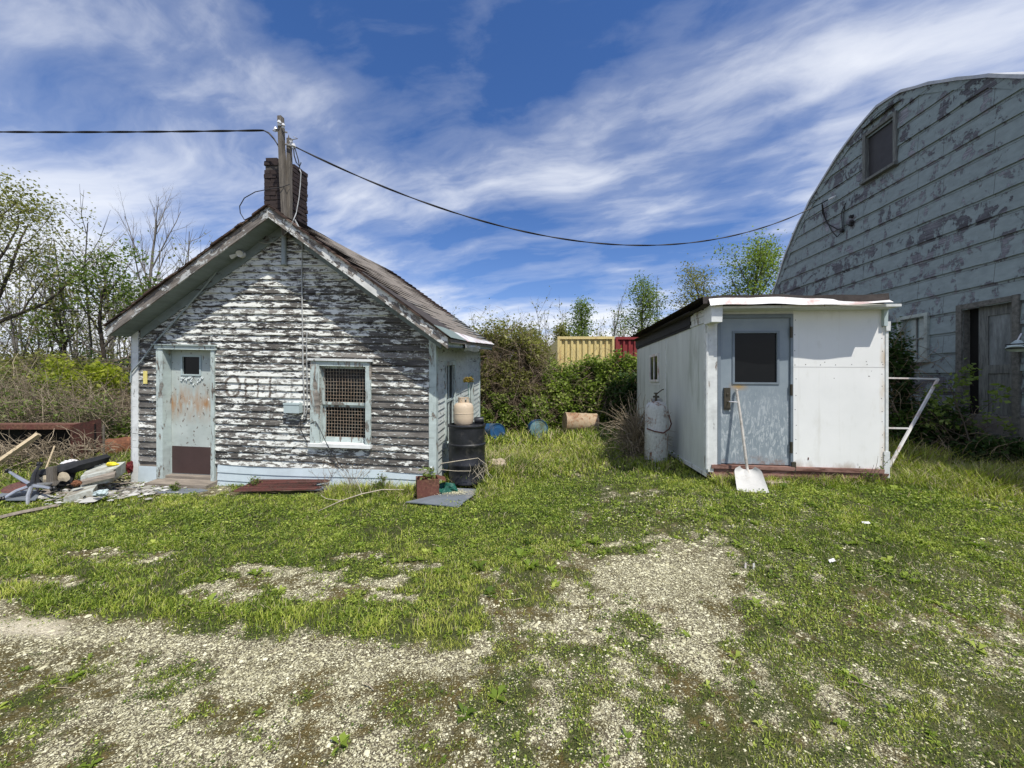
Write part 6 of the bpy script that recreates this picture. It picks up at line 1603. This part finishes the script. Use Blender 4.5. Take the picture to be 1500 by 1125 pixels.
mound('bush', 'olive leafy bush top behind the brown twiggy one', at_px(752, 12.6), 13.0, 1.55, 1.0, 3.15, 102, MT['leaf_olive'], 15000, .085, 900, MT['twig'], lo=.40, band=(.4, 1))
mound('vine_tangle', 'dense green vine tangle behind the tan barrel', at_px(818, 11.6), 11.9, 1.9, 1.1, 1.9, 103, MT['leaf_vine'], 30000, .08, 900, MT['twig'], lo=.36)
mound('vine_tangle', 'green vine tangle climbing beside the far corner of the white shed', at_px(902, 11.3), 11.6, 1.25, 1.0, 1.95, 104, MT['leaf_vine'], 20000, .085, 900, MT['twig'], lo=.38)
mound('vine_tangle', 'brown vine tangle hanging in front of the red container', at_px(885, 12.8), 13.1, 1.6, .6, 1.85, 105, MT['leaf_brownish'], 5000, .08, 1500, MT['twig'], lo=.45)
mound('vine_tangle', 'low green leaves around the blue drums', at_px(748, 10.5), 10.8, 1.25, .55, 1.15, 106, MT['leaf_vine'], 9000, .07, 300, MT['twig'], lo=.38)
mound('bush', 'dark green bush in shade at the far end of the white shed', at_px(925, 10.2), 10.6, .6, .6, 1.5, 107, MT['leaf_deep'], 6000, .07, 200, MT['twig'], lo=.36)
mound('vine_tangle', 'wide shadowed undergrowth closing the view behind the vines', 1.6, 23.5, 6.5, 1.8, 2.6, 108, MT['leaf_olive'], 16000, .11, 900, MT['twig'], lo=.35)
mound('dead_bush', 'pale dead brush beside the tall propane cylinder', at_px(928, 7.0), 7.0, .26, .28, .8, 109, MT['twig'], 0, .05, 620, MT['twig_pale'], hang=1.0, arch_=.3)
# ---- left brush
mound('brush', 'pale dry brush behind the rusty bin', at_px(40, 8.6), 8.9, 2.1, 1.0, 1.3, 111, MT['leaf_green'], 5000, .06, 1500, MT['twig_pale'], hang=1.2, arch_=.4, lo=.5)
mound('brush', 'mixed green and dry brush at the far left', at_px(-60, 9.5), 9.8, 2.6, 1.4, 1.9, 112, MT['leaf_green'], 9000, .075, 1500, MT['twig_pale'], hang=1.0, arch_=.4, lo=.45)
mound('bush', 'green undergrowth left of the yellow bush', at_px(60, 12.0), 12.4, 2.6, 1.2, 2.1, 113, MT['leaf_olive'], 13000, .085, 900, MT['twig'], lo=.42)
mound('bush', 'dark green undergrowth right behind the yellow bush', at_px(165, 12.5), 12.8, 1.8, 1.1, 2.2, 114, MT['leaf_deep'], 9000, .085, 700, MT['twig'], lo=.42)
mound('bush', 'low green mound between the brush and the old house', at_px(155, 9.2), 9.4, 1.0, .8, .85, 115, MT['leaf_green'], 7000, .05, 400, MT['twig_pale'], lo=.38)
mound('twig_heap', 'heap of rusty brown twigs near the left corner of the old house', at_px(172, 9.9), 9.9, .85, .5, 1.28, 116, MT['twig'], 0, .05, 900, MT['twig'], band=(0, 1), hang=-.2)
mound('brush', 'bramble canes arching out of the rusty bin', at_px(70, 6.9), 7.0, 1.3, .5, .55, 117, MT['leaf_olive'], 0, .05, 520, MT['twig_pale'], hang=.9, arch_=.8)
mound('undergrowth', 'low scrub running along the far left field edge', -22, 24, 16, 3.0, 3.0, 118, MT['leaf_olive'], 22000, .17, 800, MT['twig'], lo=.34)
mound('undergrowth', 'low scrub behind the white shed and the barn', 9, 26, 12, 2.5, 3.0, 119, MT['leaf_olive'], 14000, .19, 500, MT['twig'], lo=.34)
# ---- by the barn
def sapling(name, label, x, y, seed, H, leafm, **kw): return tree(name, label, x, y, seed, H, .018, MT['bark'], leafm, cat='sapling', **kw)
sapling('sapling', 'leafy sapling growing in front of the barn door', at_px(1432, 5.85), 5.85, 61, 1.75, MT['leaf_green'], per=5, lsize=.075, jit=.05, levels=4, nch=(6, 4, 3), spread=1.0, first=.25, lfac=.55, upw=.1)
sapling('sapling', 'small sapling between the screen frame and the barn door', at_px(1392, 6.3), 6.3, 62, 1.2, MT['leaf_deep'], per=7, lsize=.07, jit=.05, levels=4, nch=(5, 4, 3), spread=.9, first=.25, lfac=.55)
mound('vine_tangle', 'dark vine climbing past the small barn window', at_px(1309, 6.9), 6.95, .26, .3, 2.2, 63, MT['leaf_deep'], 5200, .065, 220, MT['twig'], lo=.42)
mound('bush', 'dark shaded bush at the foot of the barn wall', at_px(1372, 6.5), 6.6, .75, .5, .85, 64, MT['leaf_deep'], 7000, .06, 250, MT['twig'], lo=.36)
mound('bush', 'dark shaded bush under the barn door stoop', at_px(1462, 5.75), 5.8, .6, .35, .5, 65, MT['leaf_deep'], 4200, .055, 200, MT['twig'], lo=.36)
# ---- twiggy growth by the skirt and the trailer
def dead_weed(name, label, px, y, seed, H, n=5, leafm=None, spread=.35):
    R = np.random.RandomState(seed); g = G(px, y); t = thing(name, label, 'weed', tuple(g), .0001); segs = []; tips = []
    for s in range(n):
        d = np.array([R.normal(0, spread), R.normal(0, spread * .6), 1.0]); L = H * R.uniform(.6, 1.1); pts = [np.zeros(3)]
        for k in range(5): d = d + R.normal(0, .12, 3); pts.append(pts[-1] + d / np.linalg.norm(d) * L / 5)
        pts = np.array(pts); segs.append((pts, np.linspace(.004, .0015, 6), 4, R.rand()))
        for b in range(5):
            k = R.randint(1, 5); dd = np.array([R.normal(0, .7), R.normal(0, .5), R.uniform(.3, 1)]); l = L * R.uniform(.12, .3); e = np.array([pts[k], pts[k] + dd * l * .5, pts[k] + dd * l + (0, 0, .02)]); segs.append((e, np.array([.0025, .002, .001]), 3, R.rand())); tips.append(e)
    np_obj('stem', tubes_np(segs), MT['twig'], t)
    if leafm: np_obj('foliage', leaf_cloud(R, tips, 5, .035, .015), leafm, t)
    return t
dead_weed('dead_weed', 'dark bare weed against the siding right of the office window', 518, 5.55, 81, .62, 9)
dead_weed('dead_weed', 'thin bare weed under the left side of the office window', 478, 5.6, 82, .42, 6)
dead_weed('leafy_weed', 'small leafy weed in front of the skirt near the door step', 372, 5.62, 83, .22, 8, MT['leaf_green'])
dead_weed('leafy_weed', 'bushy green weed at the skirt below the window', 556, 5.5, 84, .30, 12, MT['leaf_green'])
dead_weed('leafy_weed', 'leafy weed low against the wooden door step', 256, 5.6, 87, .14, 7, MT['leaf_green'])
dead_weed('dry_weed', 'slender weed standing before the white panel of the shed', 1276, 5.0, 85, .42, 4, MT['leaf_green'], .2)
dead_weed('tall_stalk', 'tall thin dead stalk standing in front of the vines', 786, 9.6, 86, 2.3, 1, None, .03)
# bleached fallen branch on the lawn, a dead branch across the drum
mb = MB(); R = np.random.RandomState(4)
q = [G(472, 4.75, .02), G(500, 5.0, .05), G(530, 5.15, .10), G(560, 5.3, .12), G(592, 5.35, .10)]
mb.tube(q, [.004, .007, .009, .009, .006], 5); mb.tube([q[1], G(478, 4.95, .09), G(470, 5.0, .12)], .004, 4); mb.tube([q[0], G(460, 4.66, .01)], .003, 4); mb.tube([q[2], G(522, 5.3, .26), G(530, 5.4, .36)], .004, 4)
MT['bleached'] = m_simple('bleached_wood', (.42, .37, .28), .9, 0, .25, 8)
o = mb.build('fallen_branch', MT['bleached']); prop(o, 'bleached thin fallen branch lying on the lawn before the old house', 'branch')
mb = MB(); q = [P(646, 679, 5.6), P(672, 675, 5.55), P(700, 671, 5.6), P(712, 680, 5.6), P(716, 697, 5.55)]; mb.tube(q, [.007, .007, .005, .004, .003], 5); mb.tube([P(645, 688, 5.58), P(668, 690, 5.6), P(690, 690, 5.6)], .005, 5)
for i in range(14):
    a_ = P(692 + R.uniform(-5, 22), 673 + R.uniform(0, 14), 5.62); mb.tube([a_, a_ + (R.normal(0, .04), .01, -.08), a_ + (R.normal(0, .08), 0, -.2)], .0025, 4)
o = mb.build('dead_branch', MT['twig_pale_s'] if 'twig_pale_s' in MT else MT['bleached']); prop(o, 'dry dead branch hanging across the front of the black drum', 'branch')

# ================================================================== JUNK AT THE LEFT
# rusty open bin
b_ = thing('steel_bin', 'long rusty steel bin with an open front full of brambles', 'bin', tuple(G(40, 7.2)))
X0, X1 = at_px(-90, 7.0), at_px(103, 7.0); ZT = P(0, 622, 7.0)[2]; gz_ = float(ground_z(-8.5, 7.2)) - .02
mb = MB(); mb.box(X0, X1, 7.0, 7.06, ZT - .085, ZT, .004, 1); mb.build('top_rail', MT['rust_plate'], b_)
mb = MB(); mb.box(X0, X1 - .01, 7.42, 7.44, gz_, ZT - .031); mb.build('shade_back_plate', MT['dark'], b_)  # near-black colour paints in the shade inside the bin
mb = MB(); e0 = np.array([X1, 7.0]); e1 = np.array([at_px(148, 7.55), 7.55])
mb.add([(e0[0], e0[1], gz_), (e1[0], e1[1], gz_), (e1[0], e1[1], ZT + .06), (e0[0], e0[1], ZT - .01), (e0[0] - .01, e0[1] + .02, gz_), (e1[0] - .01, e1[1] + .02, gz_), (e1[0] - .01, e1[1] + .02, ZT + .06), (e0[0] - .01, e0[1] + .02, ZT - .01)],
       [(0, 1, 2, 3), (7, 6, 5, 4), (3, 2, 6, 7), (0, 3, 7, 4), (1, 5, 6, 2)]); mb.build('end_plate', MT['rust_red'], b_)
mb = MB(); mb.box(X0, X1, 7.07, 7.42, gz_ + .0, gz_ + .03); mb.build('bottom_plate', MT['rust_plate'], b_)
mb = MB(); mb.box(X0, X1 - .02, 7.061, 7.44, ZT - .03, ZT - .012); mb.build('shading_top_plate', MT['rust_plate'], b_)  # added to keep the inside of the bin dark
mb = MB(); mb.tube([G(152, 7.3, .0), G(152, 7.3, .72)], .016, 8); o = mb.build('stake', MT['pole']); prop(o, 'thin grey stake beside the rusty end plate of the bin', 'stake')
lying_drum(174, 661, 8.0, .28, .85, (.22, 1, .0), MT['rust_barrel'], 'rusty open barrel lying behind the left corner of the old house', 'steel_barrel', MT['rust_barrel'])
mb = MB(); pa, pb = P(-12, 684, 6.3), P(57, 636, 6.6); d_ = (pb - pa) / np.linalg.norm(pb - pa); mb.tube([pa, pb], .045, 4); o = mb.build('plank', MT['wood_new']); prop(o, 'bright pale plank sloping up across the front of the rusty bin', 'plank')
mb = MB(); pa, pb = P(-30, 776, 4.3), P(84, 741, 4.9)
for p_ in (pa, pb): p_[2] = float(ground_z(p_[0], p_[1])) + .02
mb.tube([pa, (pa + pb) / 2 + (0, 0, .01), pb], .028, 4); o = mb.build('plank', MT['wood_grey_h']); prop(o, 'flat grey weathered plank lying in the grass below the overturned chair', 'plank')
mb = MB(); pa, pb = P(66, 690, 6.1), P(80, 653, 6.3); mb.tube([pa, pb], .010, 5); o = mb.build('stick', MT['wood_new']); prop(o, 'short pale stick poking up behind the overturned chair', 'stick')

# overturned office chair
hub = P(47, 711, 5.25); ch = thing('office_chair', 'overturned black office chair with a five-arm wheeled base and torn seat', 'chair', tuple(G(60, 5.5)))
casters = [P(12, 690, 5.35), P(58, 680, 5.45), P(3, 731, 5.0), P(78, 716, 5.1), P(40, 747, 4.95)]
mb = MB(); mb.lathe([(.035, -.05), (.042, -.03), (.042, .03), (.03, .05)], hub, (.4, -.8, .3), 16); base = mb.build('base_hub', MT['black_plastic'], ch)
for i, c_ in enumerate(casters):
    mid = hub * .5 + c_ * .5 + np.array([0, -.02, .015]); mb = MB(); mb.tube([hub, mid, c_ * .93 + hub * .07], [.026, .023, .017], 8)
    ar = mb.build('base_arm', MT['chrome'] if i in (0, 2, 4, 3) else MT['black_plastic'], ch, smooth=True)
    mb = MB(); ax_ = np.array([.8, .5, .2 * (i - 2)]); ax_ /= np.linalg.norm(ax_)
    for s in (-1, 1): mb.lathe([(.014, -.010), (.030, -.009), (.032, 0), (.030, .009), (.014, .010)], c_ + ax_ * .014 * s, ax_, 14)
    mb.tube([c_ - (0, 0, .0), c_ * .94 + hub * .06], .012, 6); mb.build('caster', MT['black_plastic'], ch)
mb = MB(); seatc = P(84, 708, 5.5); mb.tube([hub, hub * .4 + seatc * .6, seatc], [.028, .028, .02], 10); mb.build('gas_lift', MT['chrome'], ch)
def cushion(mb, c, ax, ay, az, w, d, h, n=10):
    ax, ay, az = [np.array(v, float) / np.linalg.norm(v) for v in (ax, ay, az)]; V = []; F = []
    for s in (0, 1):
        for j in range(n + 1):
            for i in range(n + 1):
                u_, v_ = -1 + 2 * i / n, -1 + 2 * j / n; q = max(abs(u_), abs(v_)); rnd_ = 1 - .12 * (abs(u_ * v_)) ** 3; prof_ = (1 - q ** 6) ** .5
                V.append(np.array(c) + ax * u_ * w / 2 * rnd_ + ay * v_ * d / 2 * rnd_ + az * (h / 2 * prof_ * (1 if s else -1) + .03 * u_ * u_))
    N1 = (n + 1) ** 2
    for j in range(n):
        for i in range(n):
            a_ = j * (n + 1) + i; F += [(a_, a_ + n + 1, a_ + n + 2, a_ + 1), (N1 + a_, N1 + a_ + 1, N1 + a_ + n + 2, N1 + a_ + n + 1)]
    mb.add(V, F)
mb = MB(); cushion(mb, P(112, 684, 5.75), (1, .1, .22), (0, 1, .1), (-.2, 0, 1), .62, .5, .15); mb.build('backrest', MT['black_cloth'], ch, smooth=True)
mb = MB(); cushion(mb, P(83, 700, 5.6), (1, .15, .02), (0, .25, 1), (0, -1, .25), .48, .29, .13); seat = mb.build('seat', MT['black_cloth'], ch, smooth=True)
for (a_, b_, s) in ((67, 702, .10), (93, 699, .115)):
    mb = MB(); c_ = P(a_, b_, 5.50); R = np.random.RandomState(a_); n = 11; V = [c_ + (0, -.012, 0)]; V += [c_ + np.array([math.cos(t) * s * R.uniform(.6, 1), .0, math.sin(t) * s * .75 * R.uniform(.6, 1)]) for t in np.linspace(0, 2 * PI, n, endpoint=False)]
    mb.add(V, [(0, 1 + i, 1 + (i + 1) % n) for i in range(n)]); mb.build('torn_foam', MT['foam'], seat)
mb = MB(); mb.box(P(73, 0, 5.48)[0], P(83, 0, 5.48)[0], 5.44, 5.49, P(0, 706, 5.46)[2], P(0, 684, 5.46)[2], .004, 2); cc = P(79, 704, 5.44); mb.add([cc + (-.1, 0, .0), cc + (.1, 0, .0), cc + (.04, -.01, -.07), cc + (-.04, -.01, -.07)], [(0, 1, 2, 3)]); mb.build('seat_bracket', MT['pole'], ch)
mb = MB(); c_ = P(26, 713, 5.2); mb.lathe([(.001, -.01), (.13, -.008), (.145, 0), (.13, .008), (.001, .01)], c_, (.1, -.35, 1), 24); o = mb.build('round_pad', MT['rust_red']); prop(o, 'round brown stool pad lying behind the chair base', 'pad')
mb = MB(); pa = [P(-14, 724, 5.1), P(22, 704, 5.6), P(62, 712, 5.45), P(52, 728, 5.05), P(10, 726, 5.0)]; pa = [(p_[0], p_[1], float(ground_z(p_[0], p_[1])) + .06) for p_ in pa]; n = 5
mb.add(pa + [(x, y, z - .015) for x, y, z in pa], [(0, 1, 2, 3, 4), (9, 8, 7, 6, 5)] + [(i, i + n, (i + 1) % n + n, (i + 1) % n) for i in range(n)]); o = mb.build('grey_board', MT['slate']); prop(o, 'flat grey board under the wheeled base of the chair', 'board')
# pale slab and long pale drawer box
def obox(name, pts, h, mat, label, cat):
    mb = MB(); n = len(pts); V = [tuple(p) for p in pts] + [(p[0], p[1], p[2] - h) for p in pts]
    mb.add(V, [tuple(range(n)), tuple(range(2 * n - 1, n - 1, -1))] + [(i, i + n, (i + 1) % n + n, (i + 1) % n) for i in range(n)]); o = mb.build(name, mat); return prop(o, label, cat)
obox('white_slab', [P(93, 729, 5.05), P(136, 718, 5.15), P(143, 709, 5.45), P(106, 716, 5.4)], .11, MT['white_slab'], 'thick pale slab lying in the grass right of the chair', 'slab')
obox('wooden_drawer', [P(118, 698, 5.45), P(166, 689, 5.5), P(184, 676, 5.9), P(133, 682, 5.9)], .16, MT['white_slab'], 'long pale box leaning behind the white slab', 'box')
obox('grey_board', [P(118, 706, 5.40), P(168, 694, 5.44), P(170, 690, 5.5), P(120, 700, 5.5)], .05, MT['wood_grey_h'], 'grey edge board under the long pale box', 'board')
rock('foam_roll', 140, 682, 5.85, .085, MT['white_slab'], 'rounded white roll behind the chair back', 'roll', 12, (1.1, .8, .7))
rock('white_bag', 104, 678, 6.05, .085, MT['flashing'], 'crumpled white bag behind the black chair back', 'bag', 15, (1.4, .8, .6))
rock('yellow_glove', 164, 680, 5.75, .05, MT['yellow'], 'bright yellow glove lying on top of the pale box', 'glove', 13, (1.6, .8, .6))
rock('red_cloth', 190, 684, 6.05, .07, MT['red_cloth'], 'dark red cloth tucked against the corner of the old house', 'cloth', 14, (.6, .6, 1.2))
rock('clay_pot_shard', 112, 708, 5.25, .055, MT['rust_barrel'], 'orange-brown clay shard beside the chair seat', 'shard', 16)
rock('plastic_scrap', 149, 722, 5.1, .07, MT['box_grey'], 'pale blue plastic scrap right of the white slab', 'scrap', 17, (1.1, .8, .6))
# rubble
n = 1100; x = rs.normal(at_px(165, 5.6), .36, n); y = rs.normal(5.55, .22, n); th = stones(x, y, rs.lognormal(-3.9, .55, n), rs.rand(n) ** .6, .45); 
MT['rubble'] = m_rnd('pale_rubble', [(.05, .045, .04), (.17, .155, .13), (.32, .31, .27), (.58, .58, .55)]); th[0][:, 2] += .03
o = np_obj('rubble', th, MT['rubble']); prop(o, 'pale broken rubble heaped against the left corner of the old house', 'rubble', kind='stuff')
n = 160; x = rs.normal(at_px(200, 5.5), .5, n); y = rs.normal(5.5, .10, n); th = stones(x, y, rs.uniform(.01, .03, n), rs.rand(n), .5)
o = np_obj('debris', th, MT['stones']); prop(o, 'small scattered debris along the foot of the old house', 'debris', kind='stuff')
# two little white stakes and scraps on the lawn
for (px, y_, lb, nm) in ((1092, 3.27, 'left one of two tiny white survey pegs in the gravel', 'peg'), (1104, 3.25, 'right one of two tiny white survey pegs in the gravel', 'peg')):
    g_ = G(px, y_); mb = MB(); mb.box(g_[0] - .008, g_[0] + .008, g_[1] - .003, g_[1] + .003, g_[2] - .01, g_[2] + .05, .003, int(px)); o = mb.build(nm, MT['flashing']); prop(o, lb, 'peg')
for (px, y_, r_, lb) in ((1220, 3.25, .3, 'small white plastic scrap on the right side of the lawn'), (1270, 3.9, -.2, 'second white plastic scrap farther back on the right of the lawn')):
    g_ = G(px, y_, .02); mb = MB(); c, s = math.cos(r_), math.sin(r_); L_ = .035
    mb.add([g_ + (-L_ * c, -L_ * s, 0), g_ + (L_ * c, L_ * s, .004), g_ + (L_ * .9 * c, L_ * s + .02, .02), g_ + (-L_ * .8 * c, -L_ * s + .025, .012)], [(0, 1, 2, 3)]); o = mb.build('plastic_scrap', MT['flashing']); prop(o, lb, 'scrap')

# bent rods, strips and splinters tangled through the pile
for nm_, mt_, n_, lab_ in (('metal_scrap', MT['chrome'], 26, 'thin bent metal scraps tangled through the junk beside the chair'), ('black_scrap', MT['black_plastic'], 34, 'black plastic scraps and hose ends in the junk beside the chair'), ('wood_splinters', MT['wood_grey_h'], 34, 'broken grey wood splinters in the junk beside the chair')):
    R = np.random.RandomState(len(nm_) * 7); mb = MB()
    for i in range(n_):
        px_ = R.uniform(20, 192); y_ = R.uniform(5.15, 5.95) + (0.3 if px_ > 150 else 0); g_ = G(px_, y_, R.uniform(.01, .12)); a_ = R.uniform(0, PI); L_ = R.uniform(.06, .32)
        d_ = np.array([math.cos(a_), math.sin(a_) * .7, R.normal(0, .25)]); q_ = np.array([R.normal(0, .04), R.normal(0, .04), R.uniform(0, .05)])
        if R.rand() < .5: mb.tube([g_ - d_ * L_ / 2, g_ + q_, g_ + d_ * L_ / 2], R.uniform(.004, .013), 5)
        else:
            w_ = R.uniform(.02, .06); s_ = np.array([-d_[1], d_[0], R.normal(0, .4)]) * w_; V = [g_ - d_ * L_ / 2, g_ + d_ * L_ / 2, g_ + d_ * L_ * .45 + s_, g_ + q_ * .4 + s_ * 1.2, g_ - d_ * L_ * .4 + s_ * .7]
            mb.add(V + [v_ - np.array([0, 0, .01]) for v_ in V], [(0, 1, 2, 3, 4), (9, 8, 7, 6, 5)] + [(i2, i2 + 5, (i2 + 1) % 5 + 5, (i2 + 1) % 5) for i2 in range(5)])
    o = mb.build(nm_, mt_); prop(o, lab_, 'scrap', kind='stuff')

# ================================================================== SKY, SUN, CAMERA
SUN_EL, SUN_AZ = rad(58), rad(33)        # azimuth: right of straight behind the camera
sdir = Vector((math.sin(SUN_AZ) * math.cos(SUN_EL), -math.cos(SUN_AZ) * math.cos(SUN_EL), math.sin(SUN_EL)))
w = bpy.data.worlds.new('World'); scene.world = w; w.use_nodes = True
nt = w.node_tree
for n in list(nt.nodes): nt.nodes.remove(n)
sky = nd(nt, 'ShaderNodeTexSky', sky_type='NISHITA', sun_disc=False)
sky.sun_elevation = SUN_EL
sky.sun_rotation = math.atan2(sdir.x, sdir.y)
sky.air_density = 1.0; sky.dust_density = 0.35; sky.ozone_density = 2.4; sky.altitude = 200
tc = nd(nt, 'ShaderNodeTexCoord').outputs['Generated']
sp = nd(nt, 'ShaderNodeSeparateXYZ', {'Vector': tc}).outputs
zz = mth(nt, 'ADD', mth(nt, 'MAXIMUM', sp[2], 0.0), 0.13)
pl = nd(nt, 'ShaderNodeCombineXYZ', {'X': mth(nt, 'DIVIDE', sp[0], zz), 'Y': mth(nt, 'DIVIDE', sp[1], zz)}).outputs[0]
rot = nd(nt, 'ShaderNodeMapping', {'Vector': pl, 'Rotation': (0, 0, rad(20)), 'Location': (7.3, 3.1, 0)}).outputs[0]
warp = nd(nt, 'ShaderNodeTexNoise', {'Vector': rot, 'Scale': 0.9, 'Detail': 4.0, 'Roughness': 0.5}).outputs['Color']
wv = nd(nt, 'ShaderNodeVectorMath', {0: nd(nt, 'ShaderNodeVectorMath', {0: warp, 1: (0.5, 0.5, 0.5)}, operation='SUBTRACT').outputs[0], 1: (0.9, 0.55, 0)}, operation='MULTIPLY').outputs[0]
rw = nd(nt, 'ShaderNodeVectorMath', {0: rot, 1: wv}, operation='ADD').outputs[0]
big = noise(nt, vmul(nt, rw, (0.45, 0.85, 1)), 0.75, 3, 0.5)
str1 = noise(nt, vmul(nt, rw, (0.6, 1.5, 1)), 1.3, 8, 0.55)
fine = noise(nt, vmul(nt, rw, (1.5, 2.8, 1)), 2.4, 7, 0.58)
k = mth(nt, 'ADD', mth(nt, 'MULTIPLY', big, 0.62), mth(nt, 'ADD', mth(nt, 'MULTIPLY', str1, 0.42), mth(nt, 'MULTIPLY', fine, 0.14)))
hz = mth(nt, 'MULTIPLY', ramp(nt, sp[2], [(0.0, 1.0), (0.34, 0.0)]), 0.155)
k = mth(nt, 'ADD', k, hz)
# high on the right the cirrus is thickest; straight up it thins out
def lobe(d, wd, amp):
    v = Vector(d).normalized()
    q = nd(nt, 'ShaderNodeVectorMath', {0: tc, 1: tuple(v)}, operation='DOT_PRODUCT').outputs['Value']
    return mth(nt, 'MULTIPLY', mth(nt, 'EXPONENT', mth(nt, 'DIVIDE', mth(nt, 'SUBTRACT', q, 1.0), wd)), amp)
for d_, w_, a_ in (((-1.05, 1, .75), .06, .085), ((-.25, 1, .85), .035, -.012), ((.25, 1, .50), .05, .06), ((1.2, 1, .75), .08, .06), ((-.62, 1, .42), .012, -.05)):
    k = mth(nt, 'ADD', k, lobe(d_, w_, a_))
cl = ramp(nt, k, [(0.530, 0.0), (0.59, 0.18), (0.665, 0.66), (0.76, 1.0)])
bg1 = nd(nt, 'ShaderNodeBackground', {'Color': mix(nt, 1.0, nd(nt, 'ShaderNodeHueSaturation', {'Saturation': 1.25, 'Value': 1.0, 'Color': sky.outputs[0]}).outputs[0], (1.12, 0.97, 1.13), 'MULTIPLY'), 'Strength': 0.126})
bg2 = nd(nt, 'ShaderNodeBackground', {'Color': (0.91, 0.94, 1.0, 1), 'Strength': 1.08})
ms = nd(nt, 'ShaderNodeMixShader', {0: cl}); nt.links.new(bg1.outputs[0], ms.inputs[1]); nt.links.new(bg2.outputs[0], ms.inputs[2])
ow = nd(nt, 'ShaderNodeOutputWorld'); nt.links.new(ms.outputs[0], ow.inputs[0])

sd = bpy.data.lights.new('sun', 'SUN'); sd.energy = 5.0; sd.angle = rad(0.5); sd.color = (1.0, 0.955, 0.88)
so = bpy.data.objects.new('sun', sd); COL.objects.link(so); so.location = (6, -8, 14)
so.rotation_euler = sdir.to_track_quat('Z', 'Y').to_euler()

cd = bpy.data.cameras.new('camera'); cd.lens = 36.0 * FPX / 1500.0; cd.sensor_width = 36.0; cd.clip_start = 0.05; cd.clip_end = 4000
cd.shift_y = (HOR - CY) / 1500.0
cam = bpy.data.objects.new('camera', cd); COL.objects.link(cam); cam.location = (0, 0, CAMZ); cam.rotation_euler = (rad(90), 0, 0)
scene.camera = cam
scene.view_settings.view_transform = 'Standard'; scene.view_settings.look = 'None'; scene.view_settings.exposure = 0; scene.view_settings.gamma = 1
scene.render.engine = 'CYCLES'
scene.cycles.max_bounces = 6; scene.cycles.diffuse_bounces = 3; scene.cycles.transmission_bounces = 4; scene.cycles.transparent_max_bounces = 4
